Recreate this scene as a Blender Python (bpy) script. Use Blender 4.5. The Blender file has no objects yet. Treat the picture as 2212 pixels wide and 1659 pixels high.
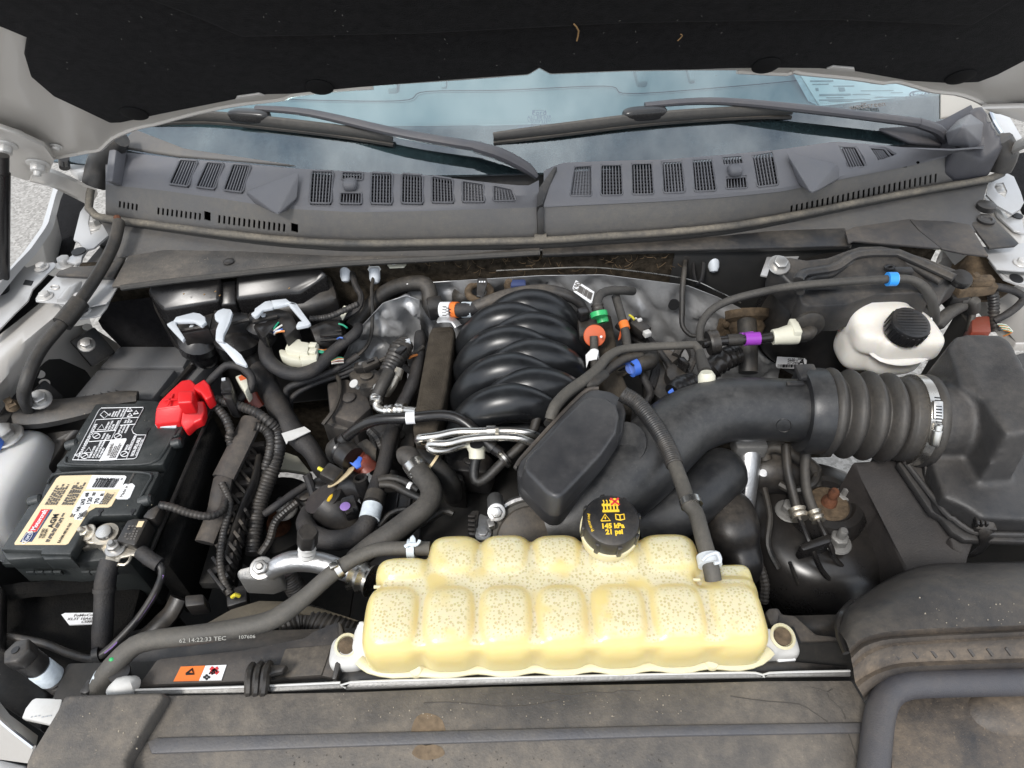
import bpy, bmesh, math, random
from mathutils import Vector, Matrix, noise
random.seed(7)
S = bpy.context.scene
COL = S.collection
R = math.radians

# ------------------------------------------------------------------ camera
CAM = Vector((0.0, -0.336, 1.91)); PITCH = 46.0; ROLL = -1.6; HFOV = 73.2
ROT = Matrix.Rotation(R(90 - PITCH), 3, 'X') @ Matrix.Rotation(R(ROLL), 3, 'Z')
cd = bpy.data.cameras.new('camera'); cam = bpy.data.objects.new('camera', cd); COL.objects.link(cam)
cam.matrix_world = Matrix.Translation(CAM) @ ROT.to_4x4()
cd.sensor_fit = 'HORIZONTAL'; cd.sensor_width = 36.0
cd.lens = 18.0 / math.tan(R(HFOV / 2)); cd.clip_start = 0.02; cd.clip_end = 500
S.camera = cam
# ------------------------------------------------------------------ sky, sun, exposure
W = bpy.data.worlds.new('World'); S.world = W; W.use_nodes = True
nt = W.node_tree; nt.nodes.clear()
SUN_EL, SUN_AZ = 52.0, 215.0      # azimuth measured from +Y clockwise; the sun stands front left of the truck
wo = nt.nodes.new('ShaderNodeOutputWorld'); bg = nt.nodes.new('ShaderNodeBackground')
sk = nt.nodes.new('ShaderNodeTexSky'); sk.sky_type = 'NISHITA'; sk.sun_disc = False
sk.sun_elevation = R(SUN_EL); sk.sun_rotation = R(SUN_AZ); sk.air_density = 1.0; sk.dust_density = 1.2
tc = nt.nodes.new('ShaderNodeTexCoord'); nz = nt.nodes.new('ShaderNodeTexNoise')
nz.inputs['Scale'].default_value = 3.4; nz.inputs['Detail'].default_value = 6; nz.inputs['Roughness'].default_value = .58
rp = nt.nodes.new('ShaderNodeValToRGB'); rp.color_ramp.elements[0].position = .32; rp.color_ramp.elements[1].position = .60
mx = nt.nodes.new('ShaderNodeMix'); mx.data_type = 'RGBA'
mx.inputs[7].default_value = (11.5, 12.0, 12.6, 1)      # bright broken cloud all over the sky
nt.links.new(tc.outputs['Generated'], nz.inputs['Vector']); nt.links.new(nz.outputs['Fac'], rp.inputs['Fac'])
nt.links.new(rp.outputs['Color'], mx.inputs[0]); nt.links.new(sk.outputs['Color'], mx.inputs[6])
nt.links.new(mx.outputs[2], bg.inputs['Color']); nt.links.new(bg.outputs[0], wo.inputs[0])
bg.inputs['Strength'].default_value = 0.085
sd = bpy.data.lights.new('sun', 'SUN'); sun = bpy.data.objects.new('sun', sd); COL.objects.link(sun)
sd.energy = 1.5; sd.angle = R(14); sd.color = (1, .965, .92)
_a, _e = R(SUN_AZ), R(SUN_EL)
_d = Vector((math.sin(_a) * math.cos(_e), math.cos(_a) * math.cos(_e), math.sin(_e)))
sun.rotation_euler = _d.to_track_quat('Z', 'Y').to_euler(); sun.location = _d * 8
S.view_settings.view_transform = 'Standard'; S.view_settings.look = 'None'
S.view_settings.exposure = 0.92; S.view_settings.gamma = 1.0; S.view_settings.use_curve_mapping = False
S.render.engine = 'CYCLES'

# ------------------------------------------------------------------ photo pixel -> place (height or wall gives the distance)
F = 1106.0 / math.tan(R(HFOV / 2))
def ray(px, py):
    return (ROT @ Vector(((px - 1106) / F, (829.5 - py) / F, -1.0))).normalized()
def G(px, py, z=None, y=None, plane=None):
    d = ray(px, py)
    if plane is not None:
        p0, n = plane; t = (p0 - CAM).dot(n) / d.dot(n)
    elif y is not None: t = (y - CAM.y) / d.y
    else: t = (z - CAM.z) / d.z
    return CAM + d * t
def crop(x0, y0, s):
    def f(x, y, z=None, **k): return G(x0 + s * x, y0 + s * y, z, **k)
    return f
C1, C2, C3 = crop(0, 0, .35), crop(718.9, 0, .35), crop(1437.8, 0, .35)
C4, C5, C6 = crop(0, 525.35, .35), crop(718.9, 525.35, .35), crop(1437.8, 525.35, .35)
C7, C8, C9 = crop(0, 1078.35, .35), crop(718.9, 1078.35, .35), crop(1437.8, 1078.35, .35)
B1, B2, B3 = crop(0, 857.15, .22), crop(331.8, 608.3, .2), crop(442.4, 884.8, .25)
B4, B5, B6 = crop(884.8, 580.65, .2), crop(1216.6, 580.65, .2), crop(1576, 940.1, .25)
B7, B8 = crop(1824.9, 442.4, .2), crop(0, 276.5, .2667)
def PP(f, pts, z=None):
    return [f(p[0], p[1], p[2] if len(p) > 2 else z) for p in pts]
def V(*a): return Vector(a)

# ------------------------------------------------------------------ materials
def mat(name, col, rough=.5, metal=0, dust=0, dcol=(.20, .165, .125), bump=0, bscale=300, spec=.5, var=0, vscale=12,
        sss=0, sscol=None, trans=0, dscale=9, up=True, coat=0, aniso=0, emit=None, sheen=0, dcon=.13, alpha=None):
    m = bpy.data.materials.new(name); m.use_nodes = True; t = m.node_tree
    b = t.nodes['Principled BSDF']
    I = b.inputs; I['Roughness'].default_value = rough; I['Metallic'].default_value = metal
    I['Specular IOR Level'].default_value = spec; I['Coat Weight'].default_value = coat
    I['Base Color'].default_value = (*col, 1)
    if sheen: I['Sheen Weight'].default_value = sheen; I['Sheen Roughness'].default_value = .4
    if sss:
        I['Subsurface Weight'].default_value = sss; I['Subsurface Radius'].default_value = sscol or (.03, .02, .008)
        I['Subsurface Scale'].default_value = 1.0
    if trans: I['Transmission Weight'].default_value = trans
    geo = t.nodes.new('ShaderNodeNewGeometry'); P = geo.outputs['Position']
    cur = None
    def noi(sc, det=5, ro=.6):
        n = t.nodes.new('ShaderNodeTexNoise'); n.inputs['Scale'].default_value = sc; n.inputs['Detail'].default_value = det
        n.inputs['Roughness'].default_value = ro; t.links.new(P, n.inputs['Vector']); return n.outputs['Fac']
    def ramp(src, a, c):
        r = t.nodes.new('ShaderNodeMapRange'); r.inputs['From Min'].default_value = a; r.inputs['From Max'].default_value = c
        t.links.new(src, r.inputs['Value']); return r.outputs[0]
    def math_(op, a, c):
        n = t.nodes.new('ShaderNodeMath'); n.operation = op; n.use_clamp = True
        for i, q in enumerate((a, c)):
            if isinstance(q, (int, float)): n.inputs[i].default_value = q
            else: t.links.new(q, n.inputs[i])
        return n.outputs[0]
    def mixc(fac, a, c):
        n = t.nodes.new('ShaderNodeMix'); n.data_type = 'RGBA'
        if isinstance(fac, (int, float)): n.inputs[0].default_value = fac
        else: t.links.new(fac, n.inputs[0])
        for i, q in ((6, a), (7, c)):
            if isinstance(q, tuple): n.inputs[i].default_value = (*q[:3], 1)
            else: t.links.new(q, n.inputs[i])
        return n.outputs[2]
    if var:
        cur = mixc(ramp(noi(vscale, 6), .3, .7), tuple(c * (1 - var) for c in col), tuple(min(1, c * (1 + var)) for c in col))
    if dust:
        f = ramp(noi(dscale, 8, .68), .5 - dcon, .5 + dcon)
        f2 = ramp(noi(dscale * 14, 4, .7), .25, .75)
        f = math_('MULTIPLY', f, math_('ADD', math_('MULTIPLY', f2, .75), .35))
        f = math_('ADD', f, math_('MULTIPLY', ramp(noi(dscale * 45, 2, .5), .66, .74), .35))
        if up:
            sx = t.nodes.new('ShaderNodeSeparateXYZ'); t.links.new(geo.outputs['Normal'], sx.inputs[0])
            f = math_('MULTIPLY', f, ramp(sx.outputs['Z'], -.35, .75))
        f = math_('MULTIPLY', f, dust)
        cur = mixc(f, cur if cur is not None else tuple(col), tuple(dcol))
        rr = math_('ADD', math_('MULTIPLY', f, max(0.0, .9 - rough)), rough); t.links.new(rr, I['Roughness'])
    if cur is not None: t.links.new(cur, I['Base Color'])
    if bump:
        bn = t.nodes.new('ShaderNodeBump'); bn.inputs['Strength'].default_value = bump; bn.inputs['Distance'].default_value = .002
        t.links.new(noi(bscale, 3), bn.inputs['Height']); t.links.new(bn.outputs[0], I['Normal'])
    m['h'] = 1
    return m

K = {}
K['blk'] = mat('black_plastic', (.011, .011, .012), .34, dust=.30, bump=.12, bscale=500)
K['blkgloss'] = mat('gloss_black_plastic', (.009, .009, .010), .26, dust=.14, dcon=.3, dscale=25)
K['manifold'] = mat('manifold_plastic', (.006, .0062, .007), .27, dust=.16, dscale=26, dcol=(.11, .12, .125), dcon=.2)
K['blkd'] = mat('dusty_black_plastic', (.020, .020, .021), .45, dust=.55, bump=.15, bscale=400)
K['blkd2'] = mat('very_dusty_black_plastic', (.03, .029, .03), .5, dust=.85, dcol=(.165, .135, .105), dscale=7, bump=.2, bscale=300, dcon=.16)
K['cowl'] = mat('grained_cowl_plastic', (.098, .098, .107), .40, dust=.25, dcol=(.20, .18, .15), dscale=5, bump=.3, bscale=700)
K['cowlside'] = mat('dusty_cowl_plastic', (.075, .074, .076), .5, dust=.6, dcol=(.20, .175, .135), dscale=6, bump=.3, bscale=700, up=False, dcon=.3)
K['shelf'] = mat('dirt_grey_plastic', (.045, .043, .041), .55, dust=.85, dcol=(.235, .20, .16), dscale=8, bump=.4, bscale=250, dcon=.2)
K['rubber'] = mat('black_rubber', (.012, .012, .012), .5, dust=.35, bump=.2, bscale=300)
K['rubberd'] = mat('dusty_rubber', (.026, .025, .024), .58, dust=.7, dcol=(.145, .128, .105), dscale=10, bump=.3, bscale=260, dcon=.3)
K['hose'] = mat('tan_dusty_hose', (.05, .047, .042), .58, dust=.75, dcol=(.17, .15, .12), dscale=14, bump=.25, bscale=400, dcon=.3)
K['seal'] = mat('weathered_seal_rubber', (.045, .043, .04), .6, dust=.95, dcol=(.30, .255, .19), dscale=12, bump=.5, bscale=180, dcon=.2)
K['tape'] = mat('cloth_tape', (.013, .013, .015), .62, dust=.22, bump=.5, bscale=420, dscale=22)
K['loom'] = mat('ribbed_loom', (.018, .018, .019), .42, dust=.35, dscale=20)
K['felt'] = mat('black_felt', (.0075, .0070, .0075), .95, bump=.7, bscale=650, spec=.12, var=.5, vscale=90, sheen=.03)
K['feltb'] = mat('brown_fibre_felt', (.035, .028, .020), .95, bump=1.0, bscale=500, spec=.1, var=.7, vscale=60)
K['fuzzy'] = mat('hairy_black_board', (.006, .006, .006), .92, bump=1.0, bscale=350, spec=.1, dust=.03, dscale=30, up=False)
K['foamb'] = mat('brown_foam', (.048, .040, .031), .92, bump=.7, bscale=420, spec=.15, var=.35, vscale=40, dust=.3, dcol=(.11, .09, .065))
K['paint'] = mat('silver_beige_paint', (.56, .535, .50), .36, metal=.35, coat=.25, dust=.25, dcol=(.36, .31, .25), dscale=6)
K['paintw'] = mat('pale_silver_paint', (.47, .468, .465), .34, metal=.25, coat=.3, dust=.22, dcol=(.42, .38, .32), dscale=7)
K['foil'] = mat('dull_foil', (.46, .46, .46), .34, metal=.45, dust=.45, dcol=(.16, .155, .15), dscale=11, up=False, bump=.5, bscale=45, dcon=.3)
K['alu'] = mat('cast_aluminium', (.55, .55, .55), .38, metal=.95, dust=.3, dcol=(.22, .19, .15), bump=.3, bscale=200)
K['alub'] = mat('grey_aluminium_block', (.30, .295, .285), .5, metal=.7, dust=.4, dcol=(.16, .14, .11), bump=.4, bscale=300)
K['steel'] = mat('bright_steel', (.68, .66, .62), .26, metal=1, dust=.2, dcol=(.3, .24, .18), dscale=40)
K['nickel'] = mat('dull_zinc', (.62, .58, .50), .36, metal=.95, dust=.55, dcol=(.33, .26, .18), dscale=45, bump=.3, bscale=250)
K['bolt'] = mat('zinc_bolt', (.50, .49, .47), .38, metal=.9, dust=.3, dcol=(.25, .2, .15), dscale=50)
K['boltp'] = mat('painted_bolt', (.58, .565, .54), .4, metal=.3, dust=.3, dscale=40)
K['rust'] = mat('rusty_iron', (.11, .042, .020), .85, metal=.2, var=.5, vscale=90, bump=.8, bscale=200)
K['rustd'] = mat('rust_brown_iron', (.10, .070, .042), .85, metal=.1, var=.5, vscale=70, bump=.7, bscale=200)
K['red'] = mat('red_terminal_plastic', (.66, .012, .016), .36, dust=.06, bump=.1, bscale=400)
K['brownred'] = mat('brown_red_plastic', (.20, .030, .014), .4, dust=.25)
K['white'] = mat('white_plastic', (.56, .59, .62), .38, dust=.2, dcol=(.4, .37, .32), dscale=30)
K['whiteg'] = mat('dull_white_plastic', (.58, .575, .555), .5, dust=.3, dcol=(.36, .32, .26), dscale=24)
K['cream'] = mat('cream_plastic', (.66, .64, .52), .42, dust=.2, dcol=(.35, .3, .22), dscale=20)
K['blue'] = mat('blue_clip', (.055, .16, .62), .38, dust=.06)
K['bluel'] = mat('bright_blue_ring', (.035, .30, .80), .4, dust=.12)
K['green'] = mat('green_ring', (.03, .40, .12), .4)
K['orange'] = mat('orange_plastic', (.62, .11, .03), .42, dust=.2, dscale=30)
K['orangel'] = mat('orange_label', (.80, .19, .03), .5)
K['purple'] = mat('purple_tape', (.30, .05, .42), .35)
K['paper'] = mat('white_label', (.80, .80, .80), .5, dust=.06, dscale=40); K['trimb'] = mat('beige_trim', (.34, .32, .285), .5); K['sheet'] = mat('printer_paper', (.90, .90, .90), .6)
K['paperb'] = mat('bluish_tape', (.62, .68, .72), .45, dust=.2, dscale=60, var=.2, vscale=120)
K['ink'] = mat('black_ink', (.012, .012, .013), .55)
K['inkg'] = mat('grey_ink', (.11, .10, .09), .6); K['inkl'] = mat('pale_ink', (.38, .40, .42), .6); K['chalk'] = mat('faded_print', (.30, .29, .26), .7)
K['inkw'] = mat('white_ink', (.78, .78, .78), .5)
K['inkr'] = mat('red_ink', (.58, .03, .035), .5)
K['inky'] = mat('yellow_ink', (.78, .50, .03), .5)
K['navy'] = mat('navy_ink', (.035, .05, .13), .45)
K['tan'] = mat('tan_label', (.72, .58, .36), .42, dust=.05)
K['bat'] = mat('battery_case', (.018, .021, .021), .40, dust=.22, dcol=(.16, .16, .15), dscale=30, bump=.25, bscale=600)
K['box'] = mat('grey_box_plastic', (.105, .108, .112), .5, dust=.25, bump=.3, bscale=500)
K['tankw'] = mat('white_translucent_plastic', (.78, .75, .69), .33, sss=.25, dust=.28, dcol=(.50, .36, .22), dscale=10, dcon=.3)
K['bottle'] = mat('washer_bottle_plastic', (.60, .59, .57), .42, sss=.2, dust=.1)
K['wire_g'] = mat('green_wire', (.02, .28, .16), .45); K['wire_o'] = mat('orange_wire', (.62, .22, .06), .45)
K['wire_w'] = mat('white_wire', (.7, .68, .62), .45); K['wire_b'] = mat('blue_wire', (.05, .12, .4), .45)
K['wire_p'] = mat('purple_wire', (.25, .15, .40), .45); K['wire_y'] = mat('yellow_wire', (.7, .6, .05), .45)
K['gravelhi'] = mat('pale_gravel', (.5, .47, .42), .85)
K['fibre'] = mat('tan_fibre', (.16, .105, .055), .9)
K['leaf'] = mat('green_leaf', (.07, .22, .02), .5)
K['straw'] = mat('dry_straw', (.30, .18, .075), .7); K['void'] = mat('hollow_dark', (.002, .002, .002), 1.0, spec=0.0); K['cowld'] = mat('shaded_cowl_plastic', (.045, .045, .052), .45, dust=.2, bump=.3, bscale=700); K['clipb'] = mat('matte_clip', (.007, .0068, .007), .85, spec=.2); K['tandust'] = mat('tan_dust_plastic', (.11, .092, .066), .75, dust=.8, dcol=(.21, .175, .12), dscale=9, up=False, bump=.3, bscale=300)  # hollow_dark puts the shade inside the cowl openings into the colour
K['dash'] = mat('dashboard_vinyl', (.27, .29, .30), .6, bump=.3, bscale=500)
K['frit'] = mat('ceramic_frit', (.012, .014, .016), .08, dust=.45, dcol=(.30, .31, .33), dscale=9, coat=1.0, dcon=.35)  # real dust, plus lightening painted in as the sky's reflection
K['frit'].node_tree.nodes['Principled BSDF'].inputs['Coat IOR'].default_value = 2.3
K['bellow'] = mat('bellows_rubber', (.022, .021, .021), .46, dust=.6, dcol=(.15, .128, .098), dscale=12, bump=.2, bscale=300, dcon=.3)
K['flat'] = mat('deep_bay_black', (.008, .008, .008), .75, dust=.12, dscale=16)  # near-black: the dark of the deep bay put into the colour
K['chrome'] = mat('chrome', (.75, .75, .76), .14, metal=1)

def nodes_of(m): return m.node_tree.nodes, m.node_tree.links, m.node_tree.nodes['Principled BSDF']
# tarmac
m = mat('pale_asphalt', (.30, .285, .26), .9, bump=.9, bscale=120); K['ground'] = m
N, L, b = nodes_of(m); g = N.new('ShaderNodeNewGeometry'); v = N.new('ShaderNodeTexVoronoi'); v.inputs['Scale'].default_value = 95
r = N.new('ShaderNodeValToRGB'); L.new(g.outputs['Position'], v.inputs['Vector']); L.new(v.outputs['Color'], r.inputs['Fac'])
r.color_ramp.elements[0].color = (.17, .16, .145, 1); r.color_ramp.elements[1].color = (.40, .38, .35, 1); L.new(r.outputs[0], b.inputs['Base Color'])
# glass: tinted clear pane with a real surface reflection
m = bpy.data.materials.new('tinted_glass'); m.use_nodes = True; N = m.node_tree.nodes; L = m.node_tree.links; N.clear()
o = N.new('ShaderNodeOutputMaterial'); tr = N.new('ShaderNodeBsdfTransparent'); gl = N.new('ShaderNodeBsdfGlossy'); mxs = N.new('ShaderNodeMixShader'); fr = N.new('ShaderNodeFresnel')
tr.inputs[0].default_value = (.70, .92, .95, 1); gl.inputs[0].default_value = (.93, .98, 1, 1); gl.inputs['Roughness'].default_value = .015; fr.inputs[0].default_value = 2.35
L.new(fr.outputs[0], mxs.inputs[0]); L.new(tr.outputs[0], mxs.inputs[1]); L.new(gl.outputs[0], mxs.inputs[2]); L.new(mxs.outputs[0], o.inputs[0]); K['glass'] = m
# coolant tank: yellowed plastic, foam bubbles clinging to the inside
m = mat('yellowed_tank_plastic', (.80, .68, .33), .28, sss=.65, sscol=(.06, .045, .018), spec=.45, coat=.12); K['tank'] = m
N, L, b = nodes_of(m); g = N.new('ShaderNodeNewGeometry')
def _n(tp, **k):
    n = N.new(tp)
    for a, c in k.items(): n.inputs[a].default_value = c
    return n
v = _n('ShaderNodeTexVoronoi', Scale=235.0, Randomness=.95); v.voronoi_dimensions = '2D'; L.new(g.outputs['Position'], v.inputs['Vector'])
n1 = _n('ShaderNodeTexNoise', Scale=22.0, Detail=2.0); L.new(g.outputs['Position'], n1.inputs['Vector'])
sx = N.new('ShaderNodeSeparateXYZ'); L.new(g.outputs['Normal'], sx.inputs[0])
mr = _n('ShaderNodeMapRange'); mr.inputs[1].default_value = .84; mr.inputs[2].default_value = .97; L.new(sx.outputs['Z'], mr.inputs[0])   # foam shows where the wall is level
nr = _n('ShaderNodeMapRange'); nr.inputs[1].default_value = .33; nr.inputs[2].default_value = .47; L.new(n1.outputs['Fac'], nr.inputs[0])
sp = _n('ShaderNodeMapRange'); sp.inputs[1].default_value = .62; sp.inputs[2].default_value = .32; sp.inputs[3].default_value = 0; sp.inputs[4].default_value = 1
L.new(v.outputs['Distance'], sp.inputs[0])
n2 = _n('ShaderNodeTexVoronoi', Scale=235.0, Randomness=.95); n2.voronoi_dimensions = '2D'; L.new(g.outputs['Position'], n2.inputs['Vector'])
sc = N.new('ShaderNodeSeparateColor'); L.new(n2.outputs['Color'], sc.inputs[0])
th = _n('ShaderNodeMapRange'); th.inputs[1].default_value = .25; th.inputs[2].default_value = .6; L.new(sc.outputs[0], th.inputs[0])
def _m(a, c, op='MULTIPLY'):
    n = N.new('ShaderNodeMath'); n.operation = op; n.use_clamp = True
    for i, q in enumerate((a, c)):
        if isinstance(q, (int, float)): n.inputs[i].default_value = q
        else: L.new(q, n.inputs[i])
    return n.outputs[0]
sp = N.new('ShaderNodeMath'); sp.operation = 'MULTIPLY_ADD'; L.new(sc.outputs[0], sp.inputs[0]); sp.inputs[1].default_value = .30; sp.inputs[2].default_value = .12      # bubble radius differs from cell to cell
df = N.new('ShaderNodeMath'); df.operation = 'SUBTRACT'; L.new(sp.outputs[0], df.inputs[0]); L.new(v.outputs['Distance'], df.inputs[1])
sp = _n('ShaderNodeMapRange'); sp.inputs[1].default_value = -.02; sp.inputs[2].default_value = .06; L.new(df.outputs[0], sp.inputs[0])
th.inputs[1].default_value = .05; th.inputs[2].default_value = .25
area = _m(mr.outputs[0], nr.outputs[0]); dots = _m(_m(sp.outputs[0], th.outputs[0]), area)
c1 = N.new('ShaderNodeMix'); c1.data_type = 'RGBA'; c1.inputs[6].default_value = (.65, .53, .235, 1); c1.inputs[7].default_value = (.66, .60, .405, 1); L.new(area, c1.inputs[0])
c2 = N.new('ShaderNodeMix'); c2.data_type = 'RGBA'; c2.inputs[7].default_value = (.50, .425, .22, 1); L.new(c1.outputs[2], c2.inputs[6]); L.new(_m(dots, .85), c2.inputs[0])
L.new(c2.outputs[2], b.inputs['Base Color'])
bn = N.new('ShaderNodeBump'); bn.inputs['Strength'].default_value = .35; bn.inputs['Distance'].default_value = .0015; bn.invert = True; L.new(dots, bn.inputs['Height']); L.new(bn.outputs[0], b.inputs['Normal'])
K['tankseam'] = mat('pale_tank_seam', (.68, .60, .37), .4, sss=.25, sscol=(.04, .03, .012))

# ------------------------------------------------------------------ mesh helpers
def finish(bm, name, m, ang=38):
    bmesh.ops.recalc_face_normals(bm, faces=bm.faces)
    me = bpy.data.meshes.new(name); bm.to_mesh(me); bm.free()
    me.materials.append(K[m] if isinstance(m, str) else m)
    for p in me.polygons: p.use_smooth = True
    me.set_sharp_from_angle(angle=R(ang))
    return me
def shift(me, d): me.transform(Matrix.Translation(-d))
def thing(name, label, cat, base, group=None):
    o = bpy.data.objects.new(name, None); COL.objects.link(o); o.location = base; o.empty_display_size = .02
    o['label'] = label; o['category'] = cat
    if group: o['group'] = group
    return o
def wloc(o):
    p = Vector(o.location); q = o.parent
    while q: p += Vector(q.location); q = q.parent
    return p
def add(parent, name, bm, m, label=None, ang=38, kind=None):
    me = bm if isinstance(bm, bpy.types.Mesh) else finish(bm, name, m, ang)
    if isinstance(bm, bpy.types.Mesh): me.materials.clear(); me.materials.append(K[m] if isinstance(m, str) else m)
    cs = [v.co for v in me.vertices]
    c = Vector((sum(v.x for v in cs) / len(cs), sum(v.y for v in cs) / len(cs), min(v.z for v in cs)))
    shift(me, c)
    o = bpy.data.objects.new(name, me); COL.objects.link(o); o.parent = parent
    o.location = c - (wloc(parent) if parent else Vector())
    if label: o['label'] = label
    if kind: o['kind'] = kind
    return o
def single(name, label, cat, bm, m, group=None, kind=None, ang=38):
    o = add(None, name, bm, m, label, ang, kind)
    if cat: o['category'] = cat
    if group: o['group'] = group
    return o
def nb(): return bmesh.new()
def bev(bm, off, seg=2, edges=None, ang=None):
    bm.normal_update()
    es = edges or [e for e in bm.edges if len(e.link_faces) == 2 and e.calc_face_angle(0) > R(ang or 30)]
    if off > 0 and es:
        bmesh.ops.bevel(bm, geom=es, offset=off, segments=seg, affect='EDGES', profile=.5, clamp_overlap=True)
    return bm
def merge(a, b_):
    me = bpy.data.meshes.new('t'); b_.to_mesh(me); b_.free(); a.from_mesh(me); bpy.data.meshes.remove(me); return a
def prism(pts, h, bevel=0, seg=2, taper=None, direction=None):
    """closed solid: outline pts (top), going down h (or along direction)"""
    bm = nb(); d = direction * h if direction is not None else Vector((0, 0, -h))
    c = sum(pts, Vector()) / len(pts); k = taper if taper is not None else 1.0
    t = [bm.verts.new(p) for p in pts]; u = [bm.verts.new(c + (p - c) * k + d) for p in pts]; n = len(pts)
    bm.faces.new(t); bm.faces.new(u[::-1])
    for i in range(n): bm.faces.new((t[i], u[i], u[(i + 1) % n], t[(i + 1) % n]))
    bmesh.ops.recalc_face_normals(bm, faces=bm.faces)
    if bevel: bev(bm, bevel, seg)
    return bm
def frame(o, x, n):
    n = n.normalized(); x = (x - n * x.dot(n)).normalized(); y = n.cross(x)
    return Matrix(((x.x, y.x, n.x, o.x), (x.y, y.y, n.y, o.y), (x.z, y.z, n.z, o.z), (0, 0, 0, 1)))
def box(c, size, rz=0, bevel=0, M=None, seg=2):
    bm = nb(); bmesh.ops.create_cube(bm, size=1)
    for v in bm.verts: v.co = Vector((v.co.x * size[0], v.co.y * size[1], v.co.z * size[2]))
    if bevel: bev(bm, bevel, seg)
    bm.transform(M if M is not None else Matrix.Translation(c) @ Matrix.Rotation(rz, 4, 'Z'))
    return bm
def boxab(a, b_, w, h, bevel=0, up=Vector((0, 0, 1)), seg=2):
    """box along a->b, width w, height h"""
    a, b_ = Vector(a), Vector(b_); M = frame((a + b_) / 2, b_ - a, up - (b_ - a).normalized() * up.dot((b_ - a).normalized()))
    return box(None, ((b_ - a).length, w, h), 0, bevel, M, seg)
def smooth(pts, step=.008, closed=False):
    P = [Vector(p) for p in pts]
    if len(P) < 3:
        n = max(1, int((P[1] - P[0]).length / step)); return [P[0].lerp(P[1], i / n) for i in range(n + 1)], [i / n for i in range(n + 1)]
    out, par = [], []; n = len(P)
    for i in range(n - 1):
        a, b_, c, d = P[max(i - 1, 0)], P[i], P[i + 1], P[min(i + 2, n - 1)]
        k = max(2, int((c - b_).length / step))
        for j in range(k):
            t = j / k
            q = .5 * ((2 * b_) + (c - a) * t + (2 * a - 5 * b_ + 4 * c - d) * t * t + (3 * b_ - a - 3 * c + d) * t ** 3)
            out.append(q); par.append((i + t) / (n - 1))
    out.append(P[-1]); par.append(1.0)
    return out, par
def tube(pts, r, seg=10, step=.008, ribs=None, flat=None, cap=True, wob=0, mod=None, lin=False):
    """round hose along pts; r number or list per point; ribs=(pitch, depth); flat=(a,b) squashes the section"""
    Q, par = smooth(pts, min(step, ribs[0] / 4) if ribs else step)
    if lin: Q = [Vector(p) for p in pts]; par = [i / (len(Q) - 1) for i in range(len(Q))]
    bm = nb(); n = len(Q); rings = []
    rl = r if isinstance(r, (list, tuple)) else None
    tang = [(Q[min(i + 1, n - 1)] - Q[max(i - 1, 0)]).normalized() for i in range(n)]
    up = Vector((0, 0, 1)) if abs(tang[0].z) < .9 else Vector((0, 1, 0))
    x = (up - tang[0] * up.dot(tang[0])).normalized(); s = 0
    for i in range(n):
        if i: x = (x - tang[i] * x.dot(tang[i])).normalized(); s += (Q[i] - Q[i - 1]).length
        y = tang[i].cross(x)
        if rl: f = par[i] * (len(rl) - 1); k = min(int(f), len(rl) - 2); rr = rl[k] + (rl[k + 1] - rl[k]) * (f - k)
        else: rr = r
        if ribs: rr += ribs[1] * (.5 + .5 * math.cos(2 * math.pi * s / ribs[0])) ** (ribs[2] if len(ribs) > 2 else 1)
        if wob: rr *= 1 + wob * noise.noise(Vector((s * 45, rr * 300, Q[0].x * 60)))
        if mod: rr *= mod(par[i])
        fa, fb = flat or (1, 1)
        rings.append([bm.verts.new(Q[i] + (x * math.cos(a) * fa + y * math.sin(a) * fb) * rr) for a in [2 * math.pi * j / seg for j in range(seg)]])
    for i in range(n - 1):
        for j in range(seg):
            bm.faces.new((rings[i][j], rings[i][(j + 1) % seg], rings[i + 1][(j + 1) % seg], rings[i + 1][j]))
    if cap: bm.faces.new(rings[0][::-1]); bm.faces.new(rings[-1])
    return bm
def lathe(prof, o, axis=Vector((0, 0, 1)), seg=24, xdir=None, knurl=None):
    """prof: [(r, h)] along axis from o"""
    axis = Vector(axis).normalized(); xd = xdir or (Vector((1, 0, 0)) if abs(axis.x) < .8 else Vector((0, 1, 0)))
    M = frame(Vector(o), xd, axis); bm = nb(); rings = []
    for r_, h in prof:
        rings.append([bm.verts.new(M @ Vector((r_ * (1 + (knurl[1] * (1 if (j * knurl[0] // seg) % 2 else 0) if knurl else 0)) * math.cos(2 * math.pi * j / seg), r_ * (1 + (knurl[1] * (1 if (j * knurl[0] // seg) % 2 else 0) if knurl else 0)) * math.sin(2 * math.pi * j / seg), h))) for j in range(seg)])
    for i in range(len(rings) - 1):
        for j in range(seg): bm.faces.new((rings[i][j], rings[i][(j + 1) % seg], rings[i + 1][(j + 1) % seg], rings[i + 1][j]))
    bm.faces.new(rings[0][::-1]); bm.faces.new(rings[-1]); return bm
def sbox(c, size, n=4, rz=0, M=None, seg=20):
    """rounded box (superellipsoid)"""
    bm = nb(); bmesh.ops.create_uvsphere(bm, u_segments=seg * 2, v_segments=seg, radius=1)
    e = 2.0 / n
    f = lambda q: math.copysign(abs(q) ** e, q)
    for v in bm.verts:
        p = v.co; rho = math.hypot(p.x, p.y); cp, sp_ = rho, p.z
        ca, sa = (p.x / rho, p.y / rho) if rho > 1e-6 else (1, 0)
        v.co = Vector((size[0] / 2 * f(cp) * f(ca), size[1] / 2 * f(cp) * f(sa), size[2] / 2 * f(sp_)))
    bm.transform(M if M is not None else Matrix.Translation(c) @ Matrix.Rotation(rz, 4, 'Z')); return bm
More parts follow.
